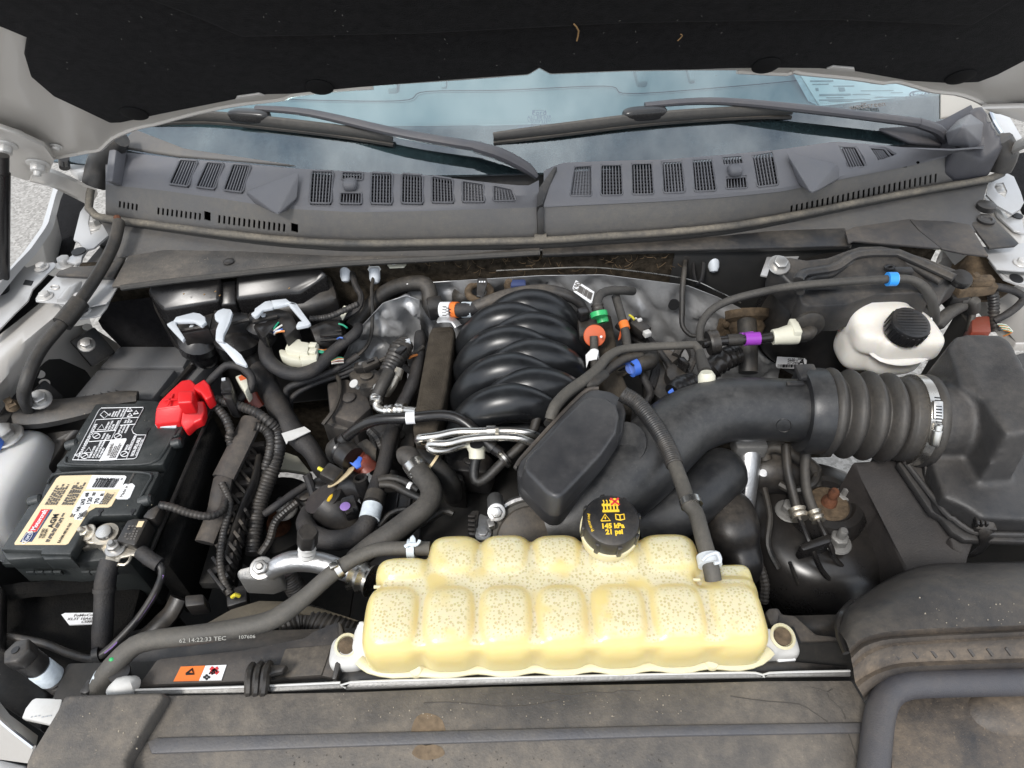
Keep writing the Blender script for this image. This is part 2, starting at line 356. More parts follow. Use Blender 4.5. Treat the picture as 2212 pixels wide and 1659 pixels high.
def blend(parts, voxel=.004, iters=6, fac=.5):
    """fuse overlapping solids into one moulded skin"""
    bm = parts[0]
    for p in parts[1:]: merge(bm, p)
    me = bpy.data.meshes.new('t'); bm.to_mesh(me); bm.free(); o = bpy.data.objects.new('t', me); COL.objects.link(o)
    a = o.modifiers.new('r', 'REMESH'); a.mode = 'VOXEL'; a.voxel_size = voxel
    if iters: b_ = o.modifiers.new('s', 'SMOOTH'); b_.factor = fac; b_.iterations = iters
    dg = bpy.context.evaluated_depsgraph_get(); out = bpy.data.meshes.new_from_object(o.evaluated_get(dg))
    bpy.data.objects.remove(o); bpy.data.meshes.remove(me)
    for p in out.polygons: p.use_smooth = True
    return out
def text(s, size, M, ext=.0002, align='LEFT', squeeze=1.0, bold=0):
    cu = bpy.data.curves.new('t', 'FONT'); cu.body = s; cu.size = size; cu.extrude = ext; cu.align_x = align; cu.resolution_u = 2; cu.offset = bold
    o = bpy.data.objects.new('t', cu); COL.objects.link(o)
    dg = bpy.context.evaluated_depsgraph_get(); me = bpy.data.meshes.new_from_object(o.evaluated_get(dg))
    bpy.data.objects.remove(o); bpy.data.curves.remove(cu)
    bm = nb(); bm.from_mesh(me); bpy.data.meshes.remove(me)
    bm.transform(M @ Matrix.Diagonal((squeeze, 1, 1, 1))); return bm
def fit(s, f, p0, p1, top, z_, bold=0.0):
    """printed line fitted between two points of a surface; top marks the cap height"""
    a, b_, c = f(*p0, z_), f(*p1, z_), f(*top, z_); x = (b_ - a).normalized(); y = UP.cross(x); h = abs((c - a).dot(y))
    bm = text(s, 1, Matrix.Identity(4), .01, bold=bold); xs_ = [v.co.x for v in bm.verts]; ys_ = [v.co.y for v in bm.verts]
    k = (b_ - a).length / max(1e-6, max(xs_) - min(xs_)); ky = h / max(1e-6, max(ys_))
    for v in bm.verts: v.co = a + x * ((v.co.x - min(xs_)) * k) + y * (v.co.y * ky) + UP * (v.co.z * .02)
    return bm
def plate_hole(outer, holes, th, bevel=0):
    """flat plate with real openings"""
    bm = nb()
    for loop in [outer] + holes:
        vs = [bm.verts.new(p) for p in loop]
        for i in range(len(vs)): bm.edges.new((vs[i], vs[(i + 1) % len(vs)]))
    bmesh.ops.triangle_fill(bm, use_beauty=True, edges=bm.edges[:]); bmesh.ops.recalc_face_normals(bm, faces=bm.faces)
    ret = bmesh.ops.extrude_face_region(bm, geom=bm.faces[:])
    bmesh.ops.translate(bm, vec=Vector((0, 0, -th)), verts=[v for v in ret['geom'] if isinstance(v, bmesh.types.BMVert)])
    bmesh.ops.recalc_face_normals(bm, faces=bm.faces); return bm
def cut(obs, cutter):
    me = bpy.data.meshes.new('c'); cutter.to_mesh(me); cutter.free(); co = bpy.data.objects.new('c', me); COL.objects.link(co)
    for o in obs:
        w = wloc(o); co.location = -w; t = bpy.data.objects.new('t', o.data); COL.objects.link(t)
        m_ = t.modifiers.new('b', 'BOOLEAN'); m_.operation = 'DIFFERENCE'; m_.solver = 'EXACT'; m_.use_self = True; m_.object = co
        bpy.context.view_layer.update(); dg = bpy.context.evaluated_depsgraph_get(); new = bpy.data.meshes.new_from_object(t.evaluated_get(dg))
        old = o.data; nm = old.name; bpy.data.objects.remove(t); o.data = new
        new.materials.clear(); new.materials.append(old.materials[0]); bpy.data.meshes.remove(old); new.name = nm
        for p in new.polygons: p.use_smooth = True
        new.set_sharp_from_angle(angle=R(30))
    bpy.data.objects.remove(co); bpy.data.meshes.remove(me)
def loft(rows, thick=0, cyclic=False):
    """skin through rows of equally many points"""
    bm = nb(); g = [[bm.verts.new(p) for p in r_] for r_ in rows]
    for i in range(len(g) - 1):
        for j in range(len(g[0]) - (0 if cyclic else 1)):
            k = (j + 1) % len(g[0]); bm.faces.new((g[i][j], g[i][k], g[i + 1][k], g[i + 1][j]))
    bmesh.ops.recalc_face_normals(bm, faces=bm.faces)
    if thick: bmesh.ops.solidify(bm, geom=bm.faces[:], thickness=thick)
    return bm
def resamp(pts, n):
    P = [Vector(p) for p in pts]; L_ = [0]
    for i in range(1, len(P)): L_.append(L_[-1] + (P[i] - P[i - 1]).length)
    out = []
    for k in range(n):
        s = L_[-1] * k / (n - 1); i = max(j for j in range(len(P)) if L_[j] <= s + 1e-9); i = min(i, len(P) - 2)
        out.append(P[i].lerp(P[i + 1], (s - L_[i]) / max(1e-9, L_[i + 1] - L_[i])))
    return out
HEX = {}
def bolt(parent, p, axis=(0, 0, 1), r=.008, m='bolt', name='bolt', stud=0, h=.6):
    key = (round(r, 4), m, stud, h)
    if key not in HEX:
        bm = lathe([(r * 1.5, 0), (r * 1.55, r * .12), (r * 1.45, r * .25), (r * .98, r * .34)], (0, 0, 0), seg=18)
        merge(bm, bev(lathe([(r, 0), (r, r * (.3 + h)), (r * .86, r * (.42 + h))], (0, 0, 0), seg=6), r * .06, 1))
        if stud: merge(bm, lathe([(r * .5, 0), (r * .5, stud), (r * .36, stud + r * .2)], (0, 0, 0), seg=12))
        HEX[key] = finish(bm, 'bolt', m)
    o = bpy.data.objects.new(name, HEX[key]); COL.objects.link(o); o.parent = parent
    q = Vector(axis).normalized().to_track_quat('Z', 'Y'); o.rotation_mode = 'QUATERNION'; o.rotation_quaternion = q
    o.location = Vector(p) - (wloc(parent) if parent else Vector()); return o
def ring(p, axis, r, w, t=.0012, seg=24):
    """flat band around a hose"""
    return lathe([(r, -w / 2), (r + t, -w / 2), (r + t, w / 2), (r, w / 2)], p, axis, seg)
def ribband(path, i, r, w, t=.0012):
    a, b_ = Vector(path[i]), Vector(path[i + 1]); return ring((a + b_) / 2, b_ - a, r, w, t)
def mid(a, b_, t=.5): return Vector(a).lerp(Vector(b_), t)
UP = Vector((0, 0, 1))
# ================================================================== THE SETTING
bm = nb(); bmesh.ops.create_grid(bm, x_segments=2, y_segments=2, size=60)
o = single('pavement', 'pale grey asphalt pavement seen below the open engine bay', None, bm, 'ground', kind='structure')

# ================================================================== OPEN HOOD
HP = Vector((0, .88, 1.27)); HU = Vector((0, -math.cos(R(52)), math.sin(R(52)))); HN = Vector((0, -math.sin(R(52)), -math.cos(R(52))))
def H(px, py, off=0): return G(px, py, plane=(HP + HN * off, HN))
def Ht(x, t, off=0): return Vector((x, 0, 0)) + HP + HU * t + HN * off
hood = thing('hood', 'open silver hood with black felt pad seen from below', 'hood', Ht(0, .1))
low = [(-260, 262), (-60, 300), (60, 352), (115, 341), (191, 327), (217, 322), (245, 297), (297, 275), (332, 268), (410, 247), (500, 227), (612, 213), (630, 205), (719, 194), (806, 188), (1000, 175), (1142, 164), (1165, 150), (1188, 163),
       (1350, 156), (1493, 154), (1592, 154), (1700, 159), (1714, 152), (1728, 157), (1840, 168), (1910, 178), (1938, 175), (2015, 196), (2064, 201), (2103, 213), (2124, 224), (2155, 241), (2240, 244), (2420, 200)]
add(hood, 'inner_panel', prism([H(*p) for p in low] + [Ht(.86, 1.16), Ht(-.86, 1.16)], .012, .003, direction=-HN), 'paint')
# the flange bent along the rear edge
fl = [H(*p) for p in low[2:15]]
add(hood, 'edge_flange', tube(fl, .004, 6, .02), 'paint')
fl = [H(*p) for p in low[21:34]]
add(hood, 'edge_flange', tube(fl, .004, 6, .02), 'paint')
pad = [(-220, 40), (0, 60), (58, 84), (52, 122), (66, 168), (115, 210), (175, 238), (238, 268), (262, 267), (350, 248), (507, 217), (577, 206), (630, 205), (774, 191), (1000, 173), (1142, 163), (1165, 149), (1188, 162), (1350, 155), (1493, 153),
       (1578, 150), (1683, 149), (1770, 150), (1851, 157), (1963, 177), (2050, 182), (2113, 180), (2155, 164), (2240, 120), (2380, 60)]
PO = .012
p_ = add(hood, 'insulation_pad', prism([H(*q, off=PO) for q in pad] + [Ht(.66, 1.05, PO), Ht(-.66, 1.05, PO)], .011, .004, direction=-HN), 'felt')
# pressed relief of the pad
rel = [[(150, -60), (430, 45), (520, 85), (900, 78), (1350, 55), (1800, 48), (2100, 60), (2300, -60)]]
for q in rel:
    add(p_, 'pressed_relief', prism([H(*a, off=PO + .014) for a in q] + [Ht(.5, 1.0, PO + .014), Ht(-.5, 1.0, PO + .014)], .0145, .010, 3, direction=-HN), 'felt')
for q in [(690, 187), (290, 244), (1655, 140), (2075, 165)]:
    add(hood, 'push_clip', lathe([(.0195, 0), (.0205, .0015), (.018, .0032), (.006, .0045)], H(*q, off=PO + .0002), HN, 28), 'clipb')
for a in [[(508, 217), (512, 210), (560, 203), (572, 208), (540, 216)], [(1785, 150), (1800, 144), (1845, 148), (1847, 155), (1820, 158)]]:
    add(hood, 'panel_tab', prism([H(*q, off=PO + .004) for q in a], .003, .0008, direction=-HN), 'paint')
random.seed(3)
for k, (x, y, x2, y2) in enumerate([(1240, 52, 1246, 88), (1470, 74, 1464, 88)]):
    a, c = H(x, y, PO + .016), H(x2, y2, PO + .016)
    add(hood, 'straw_bit', tube([a, mid(a, c) + Vector((.004, 0, .002)), c], .0011 if k == 0 else .0007, 6), 'straw')
bm = nb()
for k in range(60):
    x = random.uniform(120, 2120); y = random.uniform(20, 175); a = H(x, y, PO + .0145 + .001)
    if y > 60 and k % 3: a = H(x, y, PO + .001)
    d = Vector((random.uniform(-1, 1), random.uniform(-.3, .3), random.uniform(-1, 1))).normalized() * random.uniform(.0008, .0025)
    merge(bm, tube([a, a + d], .0002, 4))
add(hood, 'lint', bm, 'chalk', kind='stuff')
# hinges
def plate(f, pts, off, th, bevel=.0015): return prism([f(*q, off=off) for q in pts], th, bevel, direction=-HN)
hin = add(hood, 'hinge', plate(H, [(-60, 262), (0, 278), (38, 291), (97, 318), (118, 347), (108, 372), (60, 392), (20, 380), (-60, 330)], .022, .010, .003), 'paint')
add(hin, 'hinge_arm', tube([H(70, 372, .02), H(130, 392, .02), H(196, 424, -.02)], [.020, .017, .020], 8, flat=(1, .5)), 'paint')
for q in [(10, 312), (82, 352)]:
    bolt(hin, H(*q, off=.022), HN, .0125, 'boltp', stud=.022, h=.9)
bolt(hin, H(34, 284, .001), HN, .008, 'boltp'); bolt(hin, H(121, 316, .001), HN, .007, 'boltp')
hin2 = add(hood, 'hinge', plate(H, [(2120, 236), (2260, 232), (2300, 290), (2200, 262), (2165, 250)], .015, .010, .003), 'paint')
add(hin2, 'hinge_arm', tube([H(2230, 300, .01), H(2190, 320, -.01), H(2168, 336, -.03)], .013, 8, flat=(1, .5)), 'paint')
g1, g2 = H(4, 335, .05), G(3, 668, 1.10)
st = thing('gas_strut', 'black cylinder gas strut holding up the hood beside the fender', 'strut', g2)
add(st, 'cylinder', tube([g1.lerp(g2, .10), g1.lerp(g2, .97)], .0125, 16), 'blkgloss')
add(st, 'rod_cap', tube([g1, g1.lerp(g2, .10)], .0105, 16), 'blk'); add(st, 'rod', tube([g1.lerp(g2, .95), g2], .006, 10), 'steel')

# ================================================================== WINDSHIELD AND DASHBOARD
def wsp(x, t):   # t metres up the glass from its lower edge
    bow = -.10 * (1 - (x / .8) ** 2)
    return Vector((x, .945 + bow + t * math.cos(R(31)), 1.262 + t * math.sin(R(31)) + .012 * (1 - (x / .8) ** 2)))
ws = thing('windshield', 'tinted windshield reflecting clouds behind the cowl', 'windshield', wsp(0, 0))
xs = [-.92 + .046 * i for i in range(41)]
add(ws, 'glass_pane', loft([[wsp(x, t) for x in xs] for t in [-.02 + .06 * j for j in range(16)]]), 'glass')
add(ws, 'frit_band', loft([[wsp(x, t) + Vector((0, .003, -.005)) for x in xs] for t in [-.02, .03, .085 + 0]]), 'frit')
bm = nb()
for r_ in range(4):
    for i in range(330):
        x = -.75 + 1.5 * i / 329 + (.0022 if r_ % 2 else 0); t = .0885 + .0032 * r_; s = .0011 - .0002 * r_
        c = wsp(x, t) + Vector((0, .003, -.0045))
        vs = [bm.verts.new(c + Vector((a * s, b_ * s * .86, b_ * s * .5))) for a, b_ in ((-1, 0), (0, -1), (1, 0), (0, 1))]; bm.faces.new(vs)
add(ws, 'frit_dots', bm, 'frit', kind='stuff')
def wsM(px, py, dz=-.002):
    # photo point on the glass
    lo, hi = .3, 4.0; d = ray(px, py)
    for _ in range(40):
        m_ = (lo + hi) / 2; q = CAM + d * m_
        bow = -.10 * (1 - (q.x / .8) ** 2); zz = 1.262 + (q.y - .945 - bow) * math.tan(R(31)) + .012 * (1 - (q.x / .8) ** 2)
        if q.z > zz: lo = m_
        else: hi = m_
    return CAM + d * lo + Vector((0, 0, dz))
WN = Vector((0, -math.sin(R(31)), math.cos(R(31)))); WX = Vector((1, 0, 0))
pr = nb()
for s, px, py, z_ in [('Ford', 1165, 246, .009), ('AS1 E8 43R', 1165, 254, .006), ('LAMINATED', 1165, 260, .005), ('DOT 563', 1165, 266, .005), ('E000043', 1136, 274, .005)]:
    merge(pr, text(s, z_ * 1.6, frame(wsM(px, py), WX, WN), .0001, 'CENTER'))
for px, py, rx, ry in [(1165, 242, .013, .006)]:
    c = wsM(px, py); merge(pr, tube([c + Vector((rx * math.cos(a), ry * math.sin(a) * .86, ry * math.sin(a) * .5)) for a in [i * math.pi / 8 for i in range(17)]], .0006, 4))
add(ws, 'glass_stamp', pr, 'navy')
add(ws, 'glass_stamp', text('SoundScreen', .016, frame(wsM(1823, 236), Vector((1, .10, 0)), WN), .0001, bold=.0002), 'inkg')
db = thing('dashboard', 'grey vinyl dashboard top seen through the windshield', 'dashboard', (0, 1.2, 1.18))
add(db, 'dash_top', loft([[Vector((x, y_ - .08 * (1 - (x / .8) ** 2), z_)) for x in xs] for y_, z_ in ((1.03, 1.235), (1.10, 1.25), (1.35, 1.30), (1.50, 1.33), (1.62, 1.28), (1.70, 1.15))], .006), 'dash')
add(db, 'defrost_grille', tube([Vector((x, 1.105 - .08 * (1 - (x / .8) ** 2), 1.262)) for x in (-.55, -.3, -.05)], .004, 6, flat=(.5, 1)), 'blk')
for i in range(16):
    x = -.56 + .034 * i; c = Vector((x, 1.085 - .08 * (1 - (x / .8) ** 2), 1.259))
    add(db, 'defrost_fin', prism([c + Vector(a) for a in ((-.005, 0, 0), (.005, 0, 0), (0, .016, .004))], .004), 'blk')
add(db, 'dash_seam', tube([Vector((x, 1.20 - .08 * (1 - (x / .8) ** 2) + (.03 if x > -.18 and x < .25 else 0), 1.276 + (.006 if x > -.18 and x < .25 else 0))) for x in (-.7, -.45, -.22, -.17, 0, .22, .27, .5, .7)], .0012, 6), 'blk')
for x in (-.24, .30):
    add(db, 'dash_rib', boxab(Vector((x, 1.16, 1.28)), Vector((x - .01, 1.45, 1.335)), .022, .02, .006), 'dash')
    add(db, 'dash_rib', boxab(Vector((x + .11, 1.17, 1.28)), Vector((x + .11, 1.45, 1.335)), .012, .012, .004), 'dash')
add(db, 'centre_pod', box((.02, 1.36, 1.335), (.34, .2, .05), 0, .015), 'dash')
add(db, 'seat_back', sbox((-.40, 1.75, 1.32), (.5, .2, .7), 4), 'dash'); add(db, 'seat_back', sbox((.42, 1.75, 1.32), (.5, .2, .7), 4), 'dash')
# papers lying on the dash
dc = thing('document_sheet', 'printed white paper in clear sleeve lying under the windshield', 'document', G(1850, 190, plane=(Vector((0, 1.2, 1.29)), Vector((0, -.2, .98)))))
DPL = (Vector((0, 1.2, 1.30)), Vector((0, -.36, .93)))
D_ = lambda px, py, o_=0: G(px, py, plane=(DPL[0] + DPL[1].normalized() * o_, DPL[1]))
add(dc, 'paper', prism([D_(*q) for q in [(1725, 130), (1722, 150), (1770, 228), (2005, 219), (2010, 205), (1960, 130)]], .0012, direction=-DPL[1].normalized()), 'sheet')
add(dc, 'clear_sleeve', prism([D_(*q, -.003) for q in [(1705, 130), (1712, 156), (1746, 218), (1772, 231), (2008, 222), (2020, 205), (1965, 120)]], .001, direction=-DPL[1].normalized()), 'paperb')
pr = nb(); dx = (D_(1960, 205, .001) - D_(1770, 212, .001)).normalized(); dn = DPL[1].normalized()
random.seed(5)
for k, (a, b_, c, w) in enumerate([(1750, 1800, 175, 1), (1755, 1790, 182, .6), (1770, 1838, 205, 1.3), (1842, 1880, 204, .7), (1785, 1822, 211, .7), (1770, 1880, 216, .7), (1890, 1985, 210, .6), (1900, 1970, 215, .5), (1790, 1842, 219, .5), (1762, 1768, 193, 2), (1812, 1825, 193, 3), (1800, 1845, 186, .5), (1860, 1930, 196, .4), (1880, 1900, 180, .4), (1925, 1950, 200, .4)]):
    merge(pr, boxab(D_(a, c, .0012), D_(b_, c - (b_ - a) * .012, .0012), .0035 * w, .0006, up=dn))
add(dc, 'print', pr, 'inkl')
c = D_(1987, 204, .0015); dy = dn.cross(dx)
ov = add(dc, 'oval_logo', tube([c + dx * .021 * math.cos(a) + dy * .010 * math.sin(a) for a in [i * math.pi / 10 for i in range(21)]], .0012, 5), 'navy')
add(ov, 'logo_lettering', text('Ford', .016, frame(c - dy * .005, dx, dn), .0002, 'CENTER'), 'navy')

# ================================================================== COWL GRILLE
sealD = [(192, 451), (210, 459), (350, 480), (490, 498), (630, 512), (770, 519), (929, 517), (1167, 512), (1314, 503), (1438, 495), (1578, 481), (1718, 457), (1858, 429), (1998, 403), (2138, 378), (2173, 367)]
topD = [(228, 393), (238, 395), (350, 406), (470, 423), (615, 446), (770, 454), (929, 451), (1163, 443), (1314, 436), (1438, 430), (1560, 422), (1690, 409), (1823, 381), (1963, 353), (2105, 318), (2125, 312)]
backD = [(255, 326), (262, 328), (385, 342), (500, 352), (640, 364), (774, 371), (929, 379), (1160, 399), (1314, 350), (1438, 347), (1560, 337), (1680, 326), (1800, 308), (1945, 318), (2068, 322), (2090, 318)]
ZS, ZT, ZB = 1.185, 1.24, 1.272
def lerpD(poly, x):
    for a, b_ in zip(poly, poly[1:]):
        if a[0] <= x <= b_[0]: return a[1] + (b_[1] - a[1]) * (x - a[0]) / (b_[0] - a[0])
    return poly[0][1] if x < poly[0][0] else poly[-1][1]
CUTS = {}
def cowl_half(x0, x1, back, name, label):
    t = thing(name, label, 'cowl panel', G((x0 + x1) / 2, lerpD(topD, (x0 + x1) / 2), ZS))
    n = 44; X = [x0 + (x1 - x0) * i / (n - 1) for i in range(n)]
    rows = []
    for k, (f1, f2, zz) in enumerate([(0, 0, ZS - .075), (0, 0, ZS), (.5, 0, (ZS + ZT) / 2 + .002), (.93, 0, ZT - .005), (1, .03, ZT), (1, .5, (ZT + ZB) / 2 + .002), (1, 1, ZB)]):
        row = []
        for x in X:
            s_, t_, b_ = lerpD(sealD, x), lerpD(topD, x), lerpD(back, x)
            if k == 0: q = G(x, s_, ZS); q.z = zz; q.y += .012
            else: q = G(x, s_ + (t_ - s_) * f1 + (b_ - t_) * f2, zz)
            row.append(q)
        rows.append(row)
    ff_ = add(t, 'front_face', loft(rows[:4], .003), 'cowlside', ang=60)
    tf_ = add(t, 'top_face', loft(rows[3:], .003), 'cowl', ang=60)
    CUTS[t.name] = ([ff_, tf_], nb())
    m0, m1 = (0, 44) if x0 < 1000 else (0, 37)
    add(t, 'plenum_shade_sheet', loft([[p + d for p in rows[k][m0:m1]] for k, d in ((3, V(0, .020, -.02)), (4, V(0, .012, -.024)), (5, V(0, 0, -.024)), (6, V(0, .01, -.012)))]), 'void')  # added black sheet: shade under the vents, stops light leaking through
    add(t, 'slot_shade_sheet', loft([[p + d for p in rows[k][:42]] for k, d in ((1, V(0, .002, -.030)), (1, V(0, .035, -.035)), (2, V(0, .035, -.025)), (3, V(0, .022, -.02)))]), 'void')  # added black sheet standing for the shade behind the slots
    return t
bl = [(a, b_) for a, b_ in backD if a < 1100] + [(1069, 396), (1139, 402), (1172, 385)]
brr = [(1172, 372), (1203, 358), (1216, 354)] + [(a, b_) for a, b_ in backD if a > 1300]
cl = cowl_half(228, 1164, sorted(bl), 'cowl_grille', 'dark grey cowl grille half under the wiper with white-coupled arm tip, passenger side')
cr_ = cowl_half(1174, 2125, brr, 'cowl_grille', 'dark grey cowl grille half in front of the document sheet')
cl['label'] = 'dark grey cowl grille half above the red terminal battery side'
cr_['label'] = 'dark grey cowl grille half above the brake fluid reservoir side'
add(cl, 'end_post', tube([G(205, 400, 1.21), G(220, 350, 1.25), G(245, 318, 1.29), G(262, 300, 1.31)], [.024, .026, .022, .016], 10), 'blkd')
add(cl, 'raised_edge', boxab(G(246, 398, ZT + .004), G(256, 318, ZB + .02), .016, .03, .004), 'cowl')
add(cl, 'corner_skirt', prism([wsM(*q, .006) for q in [(262, 322), (292, 284), (400, 326), (640, 362), (385, 341)]], .006, .002), 'cowlside')
def zc(x, f): return ZT + (ZB - ZT) * f + .0025
def vent(t, q, bars=6, cross=9, plug=False):
    """vent window: q = 4+ photo corners on the top face (z from the slope)"""
    pts = []
    for x, y in q:
        back = bl if x < 1170 else brr
        yt, yb = lerpD(topD, x), lerpD(sorted(back), x); f = max(-.18, min(1, (y - yt) / (yb - yt)))
        pts.append(G(x, y, (ZT + (ZB - ZT) * f if f > 0 else ZT + f * .09) ))
    c = sum(pts, Vector()) / len(pts)
    pts = [p + Vector((0, 0, .001)) for p in pts]
    merge(CUTS[t.name][1], prism([p + Vector((0, 0, .03)) for p in pts], .055))
    rim_ = [q for i, p in enumerate(pts) for q in (p.lerp(pts[i - 1], .07), p.lerp(pts[(i + 1) % len(pts)], .07))]
    v_ = add(t, 'vent', tube([p + Vector((0, 0, .0015)) for p in rim_ + [rim_[0]]], .0020, 6, lin=True), 'cowl', ang=60)
    add(v_, 'vent_floor', prism([c + (p - c) * 1.15 + Vector((0, 0, -.005 if plug else -.016)) for p in pts], .003), 'cowl' if plug else 'void')  # open vents get a black floor in place of the shade inside
    bm = nb(); nq = len(pts)
    a, b_, c2, d = pts[0], pts[1], pts[2], pts[3]     # a-b far edge left->right, c-d near edge right->left
    for i in range(1, bars + 1):
        f = i / (bars + 1); merge(bm, boxab(a.lerp(b_, f) + Vector((0, 0, -.003)), d.lerp(c2, f) + Vector((0, 0, -.003)), .0017, .006))
    for i in range(1, cross):
        f = i / cross; merge(bm, boxab(a.lerp(d, f) + Vector((0, 0, -.006)), b_.lerp(c2, f) + Vector((0, 0, -.006)), .0010, .0035))
    add(v_, 'vent_bars', bm, 'cowl', kind='stuff')
    return v_
def c1(*a): return [(x * .35, y * .35) for x, y in a]
def c2_(*a): return [(718.9 + x * .35, y * .35) for x, y in a]
def c3_(*a): return [(1437.8 + x * .35, y * .35) for x, y in a]
vent(cl, c1((1115, 990), (1225, 1000), (1165, 1158), (1045, 1142))); vent(cl, c1((1280, 1005), (1386, 1016), (1328, 1175), (1210, 1160))); vent(cl, c1((1440, 1018), (1552, 1028), (1500, 1195), (1380, 1180)))
vent(cl, c1((1925, 1060), (2060, 1064), (2045, 1263), (1912, 1260)))
vent(cl, c2_((60, 1068), (186, 1072), (184, 1118), (58, 1116)), 6, 3); vent(cl, c2_((50, 1196), (180, 1196), (178, 1265), (46, 1262)), 6, 2)
vent(cl, c2_((240, 1072), (370, 1078), (368, 1266), (234, 1262))); vent(cl, c2_((428, 1078), (556, 1088), (558, 1264), (424, 1260)))
vent(cl, c2_((612, 1092), (740, 1112), (748, 1258), (612, 1256))); vent(cl, c2_((800, 1122), (930, 1142), (938, 1254), (800, 1254)), 6, 7, True); vent(cl, c2_((992, 1150), (1105, 1175), (1132, 1245), (990, 1248)), 6, 6, True)
vent(cr_, c2_((1490, 1035), (1596, 1028), (1600, 1218), (1462, 1218)), 6, 9, True); vent(cr_, c2_((1652, 1026), (1782, 1024), (1790, 1212), (1652, 1214)))
vent(cr_, c2_((1840, 1018), (1970, 1014), (1982, 1206), (1845, 1208))); vent(cr_, c2_((2028, 1008), (2155, 1002), (2172, 1196), (2038, 1200)))
vent(cr_, c3_((-30, 1006), (100, 998), (122, 1194), (-15, 1200))); vent(cr_, c3_((160, 994), (285, 985), (314, 1184), (175, 1190)))
vent(cr_, c3_((345, 978), (468, 968), (478, 1020), (352, 1028)), 6, 3); vent(cr_, c3_((368, 1108), (496, 1098), (502, 1168), (370, 1174)), 6, 2)
vent(cr_, c3_((528, 968), (660, 940), (696, 1148), (562, 1162)))
vent(cr_, c3_((1060, 910), (1170, 914), (1235, 1038), (1115, 1046))); vent(cr_, c3_((1248, 918), (1345, 924), (1408, 998), (1300, 1014))); vent(cr_, c3_((1440, 926), (1545, 930), (1578, 955), (1468, 978)))
for t, f, x, y in ((cl, C2, 110, 1150), (cr_, C3, 425, 1062)):
    p = f(x, y, ZT + .022)
    nz_ = add(t, 'washer_nozzle', sbox(p + Vector((0, 0, .004)), (.026, .03, .018), 3, seg=10), 'cowl')
    add(nz_, 'nozzle_plate', boxab(f(x - 55, y + 5, ZT + .017), f(x + 65, y, ZT + .017), .02, .004, .001), 'cowl')
def pyramid(t, f, apex, corners, zs):
    bm = nb(); a = bm.verts.new(f(*apex)); v_ = [bm.verts.new(f(x, y, z_)) for (x, y), z_ in zip(corners, zs)]
    for i in range(len(v_)): bm.faces.new((a, v_[i], v_[(i + 1) % len(v_)]))
    bm.faces.new(v_[::-1]); bmesh.ops.recalc_face_normals(bm, faces=bm.faces); add(t, 'moulded_peak', bev(bm, .0025, 2, ang=8), 'cowl', ang=60)
pyramid(cl, C1, (1712, 1326, ZT + .004), [(1520, 1180), (1850, 1056), (1838, 1220), (1780, 1300), (1515, 1232)], [ZT + .012, ZB + .008, ZT + .012, ZT - .010, ZT - .008])
pyramid(cr_, C3, (905, 1198, ZT + .006), [(740, 935), (1060, 1010), (1100, 1086), (1000, 1150), (820, 1140)], [ZB + .008, ZT + .018, ZT - .002, ZT - .010, ZT + .002])
def facept(px, py):
    s_, t_ = lerpD(sealD, px), lerpD(topD, px); f = (py - s_) / (t_ - s_); mz = (ZS + ZT) / 2 + .002
    return G(px, py, ZS + (mz - ZS) * f / .5 if f < .5 else mz + (ZT - .005 - mz) * (f - .5) / .43)
def slots(t, f, x0, y0, x1, y1, n, h):
    ox = 0 if f is C1 else 1437.8
    for i in range(n):
        k = i / (n - 1); px = ox + .35 * (x0 + (x1 - x0) * k); py = .35 * (y0 + (y1 - y0) * k)
        p, q = facept(px, py), facept(px + 1, py - .35 * h); nn = (q - p).cross(Vector((1, 0, 0)))
        merge(CUTS[t.name][1], boxab(p, q, .0040, .022, up=nn))
slots(cl, C1, 738, 1282, 842, 1300, 5, 40); slots(cl, C1, 976, 1324, 1232, 1358, 10, 42); slots(cl, C1, 1352, 1378, 1752, 1432, 14, 50)
slots(cr_, C3, 776, 1326, 1665, 1130, 29, 58); slots(cr_, C3, 1800, 1098, 1905, 1070, 5, 48)
for x, y in ((1280, 1335), (1818, 1408)):
    p, q = facept(.35 * x, .35 * (y + 25)), facept(.35 * x, .35 * (y - 28)); merge(CUTS[cl.name][1], boxab(p, q, .013, .020, up=(q - p).cross(Vector((1, 0, 0)))))
for k_, (obs_, c_) in CUTS.items(): cut(obs_, c_)
# right-hand end tower
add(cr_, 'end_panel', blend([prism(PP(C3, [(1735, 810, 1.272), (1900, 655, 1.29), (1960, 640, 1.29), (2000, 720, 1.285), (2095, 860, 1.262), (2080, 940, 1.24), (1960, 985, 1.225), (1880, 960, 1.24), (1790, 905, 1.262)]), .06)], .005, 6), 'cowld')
pyramid(cr_, C3, (1838, 775, ZB + .045), [(1722, 822), (1742, 897), (1880, 922), (1948, 880), (1965, 760), (1880, 700), (1800, 742)], [ZB + .004, ZB - .006, ZB - .012, ZB - .01, ZB + .01, ZB + .018, ZB + .015])
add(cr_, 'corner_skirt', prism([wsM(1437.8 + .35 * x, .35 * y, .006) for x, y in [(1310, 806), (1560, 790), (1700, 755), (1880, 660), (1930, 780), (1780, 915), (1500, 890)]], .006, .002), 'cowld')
add(cr_, 'end_cap', tube(PP(C3, [(2060, 860, 1.25), (2085, 960, 1.22), (2060, 1060, 1.19)]), [.022, .026, .02], 10), 'blkd')
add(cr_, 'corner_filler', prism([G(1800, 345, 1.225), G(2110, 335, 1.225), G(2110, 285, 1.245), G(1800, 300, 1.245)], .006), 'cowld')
# centre joint
add(cr_, 'joint_strip', prism([G(1160, 446, ZT + .006), G(1172, 440, ZT + .006), G(1204, 358, ZB + .008), G(1196, 360, ZB + .008), G(1162, 408, 1.262)], .02, .002), 'blk')
add(cr_, 'joint_strip', boxab(G(1168, 512, ZS + .002), G(1166, 446, ZT), .012, .012, .002), 'blk')
